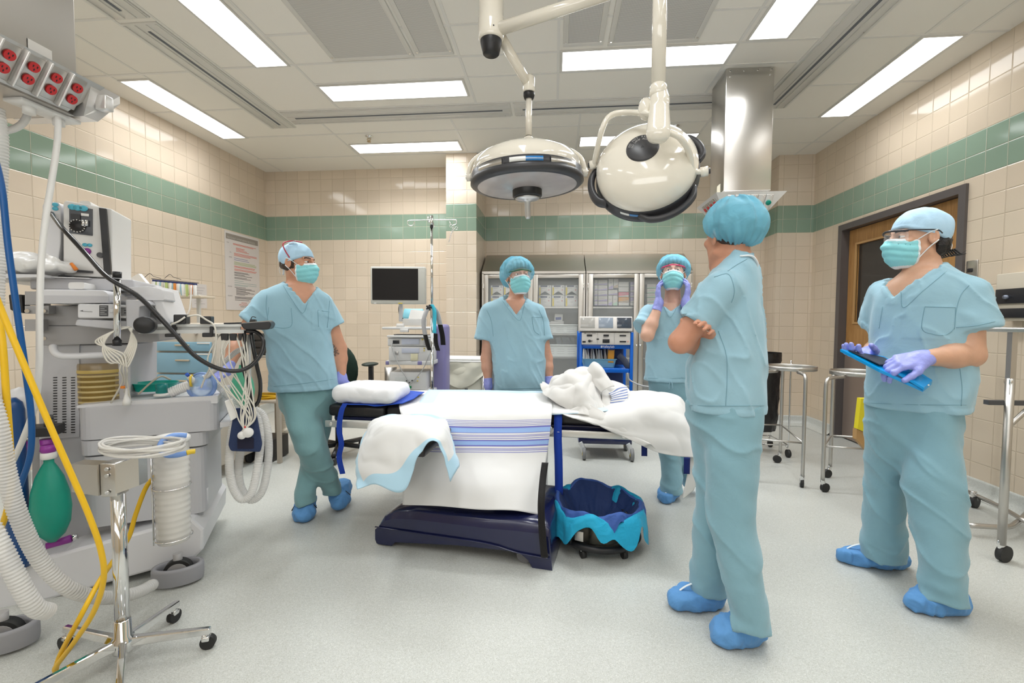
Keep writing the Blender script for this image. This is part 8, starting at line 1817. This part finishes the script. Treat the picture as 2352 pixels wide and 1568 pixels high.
for (s0, s1, tt, m) in ((.22, .9, .140, tr), (.22, .82, .152, tr), (.30, .56, .190, tr), (.30, .52, .203, tr), (.30, .62, .217, tr), (.30, .68, .231, tr), (.24, .92, .262, tr), (.24, .92, .276, tr), (.24, .72, .290, tr), (.24, .64, .325, tb_), (.24, .68, .347, tb_), (.24, .86, .375, tg), (.24, .90, .390, tg), (.24, .90, .404, tg), (.24, .86, .428, tr), (.24, .84, .441, tr), (.24, .91, .466, tr), (.24, .88, .480, tr), (.24, .64, .505, tk), (.24, .68, .517, tk), (.24, .54, .535, tk), (.24, .76, .548, tk), (.24, .60, .572, tk), (.24, .72, .586, tk), (.24, .50, .615, tgr), (.24, .90, .640, tgr), (.24, .90, .665, tgr), (.24, .62, .678, tgr), (.24, .56, .700, tk), (.28, .74, .716, tk), (.28, .84, .728, tk), (.28, .56, .744, tk), (.28, .68, .756, tk), (.28, .82, .770, tk), (.28, .62, .784, tk), (.28, .54, .797, tk), (.24, .80, .822, tk), (.24, .84, .834, tk), (.24, .80, .846, tk), (.24, .66, .866, tk)): pl_('text_line', s0, tt, s1, tt+.0062, m)
wt('ANESTHETIST', .5, .905, .020, tr, 'CENTER'); wt('CIRCULATING NURSE', .5, .930, .022, tr, 'CENTER'); wt('PATIENT NURSE', .5, .955, .022, tk, 'CENTER')
a, c = atX(440, 650, XL+.004), atX(476, 708, XL+.004); t = tag(MB().box((XL+.0016, (a.y+c.y)/2, (a.z+c.z)/2), (.003, c.y-a.y, a.z-c.z)).build('notice_sheet', mat('poster_paper', (.66, .62, .60), .45)), 'small white notice on the left wall beside the label rack', 'paper')  # a sheet of paper lying flat on the tiles
b = MB()
for k in range(7): z = a.z-(a.z-c.z)*(.15+.11*k); b.quad((XL+.0055, a.y+.03, z), (XL+.0055, c.y-.03-.02*(k % 3), z), (XL+.0055, c.y-.03-.02*(k % 3), z-.004), (XL+.0055, a.y+.03, z-.004))
b.build('text_lines', M_gyp, t)
# ---- label rack and drawer cart in the left corner
t = thing('label_rack', 'rail of hanging drug labels on a beige shelf over the blue drawers', 'rack', (-3.2, 3.55, 1.3)); RY = 3.45; Rk = lambda u, v, d=0.: at(u, v, RY+d)
MB().box(((Rk(465, 681).x+Rk(290, 681).x)/2, RY+.06, Rk(398, 681).z), (Rk(465, 681).x-Rk(290, 681).x, .16, .018), None, .003).build('rack_shelf', mat('beige_board', (.55, .48, .38), .5), t); MB().box((Rk(435, 720).x, RY+.1, Rk(435, 722).z), (.022, .022, .34)).build('rack_post', M_alu, t)
MB().tube([Rk(348, 640), Rk(456, 650)], .003, 6, 2).build('rail', M_black, t)
rr = random.Random(9); lc = [mat('label_'+n, c, .5) for n, c in (('white', (.66, .64, .58)), ('orange', (.72, .25, .05)), ('yellow', (.70, .60, .12)), ('cyan', (.30, .55, .62)), ('lime', (.45, .55, .20)), ('cream', (.62, .58, .48)))]
for i in range(22):
 u = 352 + i*4.7; v0 = 642 + i*.42; h_ = rr.uniform(24, 32); a, c = Rk(u-1.9, v0+h_, -.006), Rk(u+1.9, v0+4, -.006)
 MB().box(((a.x+c.x)/2, RY-.006-.01*(i % 2), (a.z+c.z)/2), (c.x-a.x, .012, c.z-a.z), Matrix.Rotation(rr.uniform(-.06, .06), 3, 'Y'), .001).build('label_strip', lc[0] if i % 3 == 0 else lc[rr.randrange(6)], t)
 q = Rk(u, v0+2, -.008); MB().box(q, (.008, .012, .016)).build('hook_clip', mat('navy_clip', (.015, .03, .13), .4), t)
for (u, v) in ((350, 634), (396, 636)): MB().tube([Rk(u-18, v+3), Rk(u-6, v-6), Rk(u+2, v), Rk(u+12, v+3), Rk(u+20, v+6)], .002, 5, 4).build('wire_clip', M_black, t)
tag(MB().tube([Rk(439, 655, -.03), Rk(438, 690, -.03), Rk(434, 715, -.03), Rk(424, 728, -.03)], .006, 8, 5).build('loose_tube', M_whiteh), 'loose white tube hanging from the label rail', 'tube')
b = MB(); b.prism([Rk(386, 681, -.05), Rk(396, 681, -.05), Rk(412, 707, -.05), Rk(410, 717, -.05), Rk(383, 690, -.05)], (0, .01, 0)); tag(b.build('angled_sign', mat('purple_sign', (.17, .08, .24), .5)), 'purple and white angled card under the label shelf', 'card')
b = MB(); b.prism([Rk(296, 640, .02), Rk(318, 628, .02), Rk(345, 660, .02), Rk(338, 679, .02), Rk(306, 679, .02)], (0, .03, 0)); t = tag(b.build('glove_carton', M_paper), 'white carton with green print leaning behind the machine screen', 'box')
DY = 3.1; Dk = lambda u, v, d=0.: at(u, v, DY+d); dx0, dx1 = Dk(357, 800).x, Dk(484, 800).x; M_dbl = mat('drawer_blue', (.22, .40, .52), .35); M_dbg = mat('drawer_cart_beige', (.52, .46, .38), .45)
t = thing('drawer_cart', 'beige supply cart with pale blue drawers behind the machine arm', 'cart', ((dx0+dx1)/2, DY+.25, 0)); zt_ = Dk(420, 742).z; zs = [Dk(420, v).z for v in (783, 808, 858, 900)]
MB().box(((dx0+dx1)/2, DY+.27, (zt_+.10)/2), (dx1-dx0+.03, .50, zt_-.10), None, .008).build('cart_body', M_dbg, t); MB().box((Dk(395, 766).x, DY+.012, Dk(395, 766).z), (.075, .008, .014), None, .003).build('lock_bar', M_black, t); MB().cyl(Dk(449, 765, .02), Dk(449, 765, .0), .010, seg=14).build('key_lock', M_chrome, t)
zz = zs + [.42, .15]
for z1_, z0_ in zip(zz[:-1], zz[1:]):
 d = MB().box(((dx0+dx1)/2, DY+.008, (z0_+z1_)/2), (dx1-dx0-.01, .03, z1_-z0_-.014), None, .004).build('drawer', M_dbl, t); MB().box(((dx0+dx1)/2+.005, DY-.014, z1_-(z1_-z0_)*.38), (.11, .016, .012), None, .004).build('handle', mat('tan_handle', (.50, .40, .28), .5), d); MB().box((dx1-.05, DY-.009, z1_-.014), (.10, .003, .010)).build('drawer_label', M_paper, d)
for x in (dx0+.04, dx1-.04):
 for y in (DY+.06, DY+.46): MB().cyl((x-.012, y, .05), (x+.012, y, .05), .05, seg=18).build('caster', M_rubber, t)
# desk with black organiser
KY = 3.55; Kk = lambda u, v, d=0.: at(u, v, KY+d); kx0, kx1 = Kk(548, 815).x, Kk(640, 815).x; t = thing('side_bench', 'beige bench with open lower shelf behind the man with crossed legs', 'table', ((kx0+kx1)/2, KY+.25, 0)); kz = Kk(570, 815).z; kz2 = Kk(600, 921).z; M_ben = mat('bench_beige', (.46, .40, .33), .45)
MB().box(((kx0+kx1)/2, KY+.25, kz-.012), (kx1-kx0, .5, .024), None, .004).build('bench_top', M_ben, t); MB().box(((kx0+kx1)/2, KY+.25, kz2-.010), (kx1-kx0, .48, .02), None, .004).build('lower_shelf', M_ben, t)
for x in (kx0+.02, kx1-.02):
 for y in (KY+.02, KY+.48): MB().box((x, y, kz/2-.01), (.03, .03, kz-.024)).build('leg', M_ben, t)
MB().box(((kx0+kx1)/2, KY+.49, (kz+kz2)/2), (kx1-kx0-.04, .01, kz-kz2-.03)).build('back_panel', M_ben, t)
t = thing('drawer_organizer', 'black plastic drawer organiser on the bench, behind the tray', 'organizer', Kk(605, 815)); a, c = Kk(578, 815), Kk(640, 766); MB().box(((a.x+c.x)/2, KY+.16, (a.z+c.z)/2), (c.x-a.x, .3, c.z-a.z-.002), None, .004).build('case', mat('smoky_black', (.02, .017, .016), .3), t)
for j in range(3): MB().box(((a.x+c.x)/2, KY+.008, a.z+(c.z-a.z)*(j+.5)/3), (c.x-a.x-.02, .012, (c.z-a.z)/3-.012), None, .003).build('drawer', mat('smoky_drawer', (.045, .038, .034), .2), t)
b = MB(); p = Kk(618, 913, .15)
for k in range(7): b.tube([p + V(((.10+.008*math.sin(k*2))*math.cos(x), (.08+.006*math.cos(k*3))*math.sin(x), .008*k-.02+.004*math.sin(3*x+k))) for x in np.linspace(0, 2*PI, 12, endpoint=False)], .006, 7, 4, closed=True)
tag(b.build('coiled_cord', M_yel), 'coil of yellow cord on the lower shelf of the bench', 'cord'); tag(MB().box(Kk(620, 962, .2), (.16, .2, .15), None, .01).build('black_case', M_black), 'black case on the floor under the bench', 'case') if False else None
c = Kk(622, 985, .15); tag(MB().box((c.x, c.y, .10), (.18, .24, .19), None, .01).build('storage_case', mat('dark_case', (.03, .026, .024), .5)), 'dark case on the floor under the bench', 'case')
tag(MB().corr([at(652, 905, 4.3), at(653, 930, 4.3), at(652, 960, 4.3), at(654, 982, 4.3), at(658, 992, 4.28)], .04, .014, .07).build('vacuum_hose', mat('ivory_hose', (.66, .60, .50), .5)), 'thick ivory hose hanging beside the bench, behind the crossed legs', 'hose')
# ---- right side: basin stands, bag stand, side table, wall fittings
def stand(name, label, c, r, z, legs, grp):
 t = thing(name, label, 'stand', (c[0], c[1], 0), grp); b = MB(); b.lathe([(r, z-.03), (r+.004, z-.03), (r+.006, z), (r+.001, z+.002), (r-.004, z-.004), (r, z-.03)], (c[0], c[1], 0), seg=48); b.build('ring', M_steel2, t)
 for (x, y, s) in legs:
  cc = V((c[0], c[1], 0)); d = (V((x, y, 0))-cc); dn = d.normalized(); L_ = d.length; Z = lambda q: V((0, 0, q)); p0 = cc + dn*(min(r, L_*.98)) + Z(z-.035); q = V((x, y, 0)); ins = q - dn*min(.07, L_*.3)
  MB().tube([p0, ins + Z(z-.035), q + Z(z-.05) - dn*.012, q + Z(z-.12), q + Z(.5), q + Z(.085)] if L_ > r+.05 else [q + Z(z-.02), q + Z(.5), q + Z(.085)], .0125, 12, 6).build('leg', M_steel2, t)
  sd = V((math.cos(s), math.sin(s), 0)); n_ = V((-sd.y, sd.x, 0)); w = q + sd*.022 + Z(.032); k = MB().cyl(w - n_*.011, w + n_*.011, .032, seg=20).build('caster', M_rubber, t); MB().tube([q + Z(.09), q + Z(.07) + sd*.004, w], .009, 8, 4, flat=(1, 1.8)).build('caster_fork', M_chrome, k)
 n = len(legs)
 for i in range(n): a, c_ = legs[i], legs[(i+1) % n]; MB().cyl((a[0], a[1], .33), (c_[0], c_[1], .33), .0065, seg=10).build('brace', M_steel2, t)
 return t
stand('basin_stand', 'steel ring stand on wheels just right of the person with crossed arms', (1.87, 3.75), .172, .865, [(1.815, 3.43, 1.2), (1.945, 4.03, 3.), (1.62, 4.02, 2.), (1.50, 3.52, 1.)], 'steel ring stands'); stand('basin_stand', 'steel ring stand on wheels between the other ring stand and the man with the clipboard', (2.25, 3.56), .172, .85, [(1.915, 3.36, .3), (2.155, 3.69, 3.4), (2.56, 3.62, 1.), (2.19, 3.31, .3)], 'steel ring stands')
t = thing('refuse_stand', 'black rubbish bag on a chrome wheeled frame in front of the right tiled column', 'bin', (1.93, 4.38, 0)); c = V((1.91, 4.38, 0)); z1_ = at(1765, 810, 4.3).z; b = MB(); n = 60; rows = []
for zf in np.linspace(0, 1, 30):
 row = []
 for i in range(n): a = 2*PI*i/n; rr_ = (.165 if zf > .12 else .175+.012*math.sin(zf*90)) * (1-.25*max(0, zf-.8)/.2*.6) + .014*noise.noise(V((math.cos(a)*3, math.sin(a)*3, zf*5))) + .006*noise.noise(V((a*6, zf*16, 1))); row.append(c + V((rr_*math.cos(a), rr_*math.sin(a)*.9, z1_ - zf*.72)))
 rows.append(row)
b.grid(rows, True); b.add(rows[-1], [tuple(range(n))]); b.build('bag', mat('black_film', (.010, .010, .011), .3, bump=.5, bscale=22), t)
for sx_ in (-1, 1):
 for sy_ in (-1, 1): q = c + V((sx_*.19, sy_*.17, 0)); MB().tube([q + V((0, 0, z1_-.06)), q + V((0, 0, .5)), q + V((0, 0, .12)), q + V((-sx_*.02, 0, .10))], .006, 8, 4).build('frame_wire', M_chrome, t); MB().cyl(q + V((-.012, 0, .035)), q + V((.012, 0, .035)), .035, seg=18).build('caster', M_rubber, t)
for z in (.11,): MB().tube([c + V((.19*a, .17*d, z)) for a, d in ((-1, -1), (1, -1), (1, 1), (-1, 1))], .006, 8, 1, closed=True).build('base_wire', M_chrome, t)
b = MB(); p = at(1984, 960, 3.15); b.prism([at(1978, 915, 3.15), at(2004, 915, 3.15), at(2004, 1000, 3.15), at(1970, 985, 3.15)], (0, .04, 0)); t = tag(b.build('waste_bag', mat('yellow_bag', (.72, .60, .02), .45)), 'yellow bag showing behind the hip of the man with the clipboard', 'bag'); b = MB(); b.prism([at(1968, 985, 3.16), at(2000, 1000, 3.16), at(1996, 1040, 3.16), at(1967, 1008, 3.16)], (0, .04, 0)); b.build('tan_base', mat('tan_paper', (.45, .26, .10), .6), t)
t = thing('rolling_table', 'steel rolling side table at the right edge, its tray behind the sleeve', 'table', (2.35, 2.6, 0)); q = atZ(2298, 1290, .0); q = V((q.x, q.y, 0)); zt_ = at(2295, 757, q.y).z
MB().box(q + V((.12, .28, zt_)), (.55, .62, .022), Matrix.Rotation(.35, 3, 'Z'), .006).build('table_top', M_steel2, t); b = MB(); b.box(q + V((0, 0, (zt_+.85)/2)), (.026, .026, zt_-.86)); b.build('inner_post', M_steel2, t)
z1_ = at(2292, 868, q.y).z; MB().cyl(q + V((0, 0, .09)), q + V((0, 0, z1_)), .0175, seg=20).build('outer_post', M_steel2, t); kp = at(2316, 876, q.y); b = MB(); b.cyl(q + V((.01, 0, kp.z-.0)), V((kp.x, q.y, kp.z)), .005, seg=10); b.lathe([(0, .006), (.018, .006), (.018, -.006), (0, -.006)], V((kp.x, q.y, kp.z)), (1, 0, 0), 18); b.build('clamp_knob', M_chrome, t)
q2 = q + V((.42, .85, 0)); MB().cyl(q2 + V((0, 0, .1)), q2 + V((0, 0, zt_-.02)), .016, seg=16).build('rear_post', M_steel2, t)
b = MB(); b.box((at(2340, 925, q.y+.02)), (.30, .03, .022)); b.build('cross_bar', M_dgrey, t); b = MB(); b.tube([at(2310, 985, q.y+.03), at(2370, 930, q.y+.03)], .012, 10, 3); b.build('diagonal_brace', M_steel2, t)
f2 = atZ(2225, 1206, .06); b = MB(); b.tube([f2, atZ(2310, 1210, .06), atZ(2335, 1200, .06), atZ(2352, 1185, .06), atZ(2385, 1150, .06)], .014, 12, 5); b.build('base_rail', M_steel2, t); b = MB(); b.tube([atZ(2222, 1128, .08), atZ(2300, 1165, .08), atZ(2360, 1200, .08)], .013, 10, 4); b.build('rear_base_rail', M_steel2, t)
def cst(c, s):
 sd = V((math.cos(s), math.sin(s), 0)); n_ = V((-sd.y, sd.x, 0)); w = c + sd*.02 + V((0, 0, .042)); k = MB().cyl(w - n_*.013, w + n_*.013, .042, seg=24).build('caster', M_rubber, t); MB().tube([c + V((0, 0, .11)), c + V((0, 0, .085)), w], .011, 8, 4, flat=(1, 1.8)).build('caster_fork', M_chrome, k)
cst(q, .3); c = atZ(2235, 1166, 0.); cst(V((c.x, c.y, 0)), .5); c = atZ(2365, 1190, 0.); cst(V((c.x, c.y, 0)), .5)
BX = 2.86; a, c = atX(2287, 630, BX), atX(2352, 735, BX); yb = a.y-.42; t = thing('wall_unit', 'cream control unit with black dial panel on the right wall, cut by the right edge', 'control unit', (2.9, a.y-.2, 1.3)); z1_, z0_ = a.z, atX(2290, 737, BX).z
MB().box(((BX+XR)/2+.002, (a.y+yb)/2, (z0_+z1_)/2), (XR-BX-.006, a.y-yb, z1_-z0_), None, .006).build('unit_case', mat('unit_cream', (.58, .52, .42), .45), t)
def bp_(n, v0, v1, dy, m): p, q_ = atX(2290, v0, BX).z, atX(2290, v1, BX).z; MB().box((BX-.003, (a.y-dy+yb)/2, (p+q_)/2), (.008, a.y-yb-dy, p-q_), None, .002).build(n, m, t)
bp_('dial_panel', 665, 698, .012, mat('black_panel', (.018, .018, .022), .3)); bp_('lower_panel', 709, 730, .03, mat('black_panel', (.018, .018, .022), .3)); d = atX(2312, 682, BX-.008); b = MB(); b.lathe([(0, .016), (.012, .016), (.014, 0)], d, (-1, 0, 0), 20); b.build('dial', mat('steel_dial', (.20, .22, .28), .3, .6), t); b = MB()
for k in range(7): an = k*2*PI/8; b.box(d + V((.002, .026*math.cos(an), .026*math.sin(an))), (.002, .004, .004))
b.build('dial_marks', M_paper, t)
a, c = atX(2220, 600, XR-.006), atX(2244, 641, XR-.006); t = thing('wall_switch', 'steel switch plate on the right wall above the shoulder of the man with the clipboard', 'switch', a); MB().box((XR-.004, (a.y+c.y)/2, (a.z+c.z)/2), (.006, a.y-c.y, a.z-c.z), None, .002).build('plate', M_steel, t); p = V((XR-.01, (a.y+c.y)/2+.01, (a.z+c.z)/2)); MB().box(p, (.014, .03, .028), None, .003).build('key_switch', M_black, t)
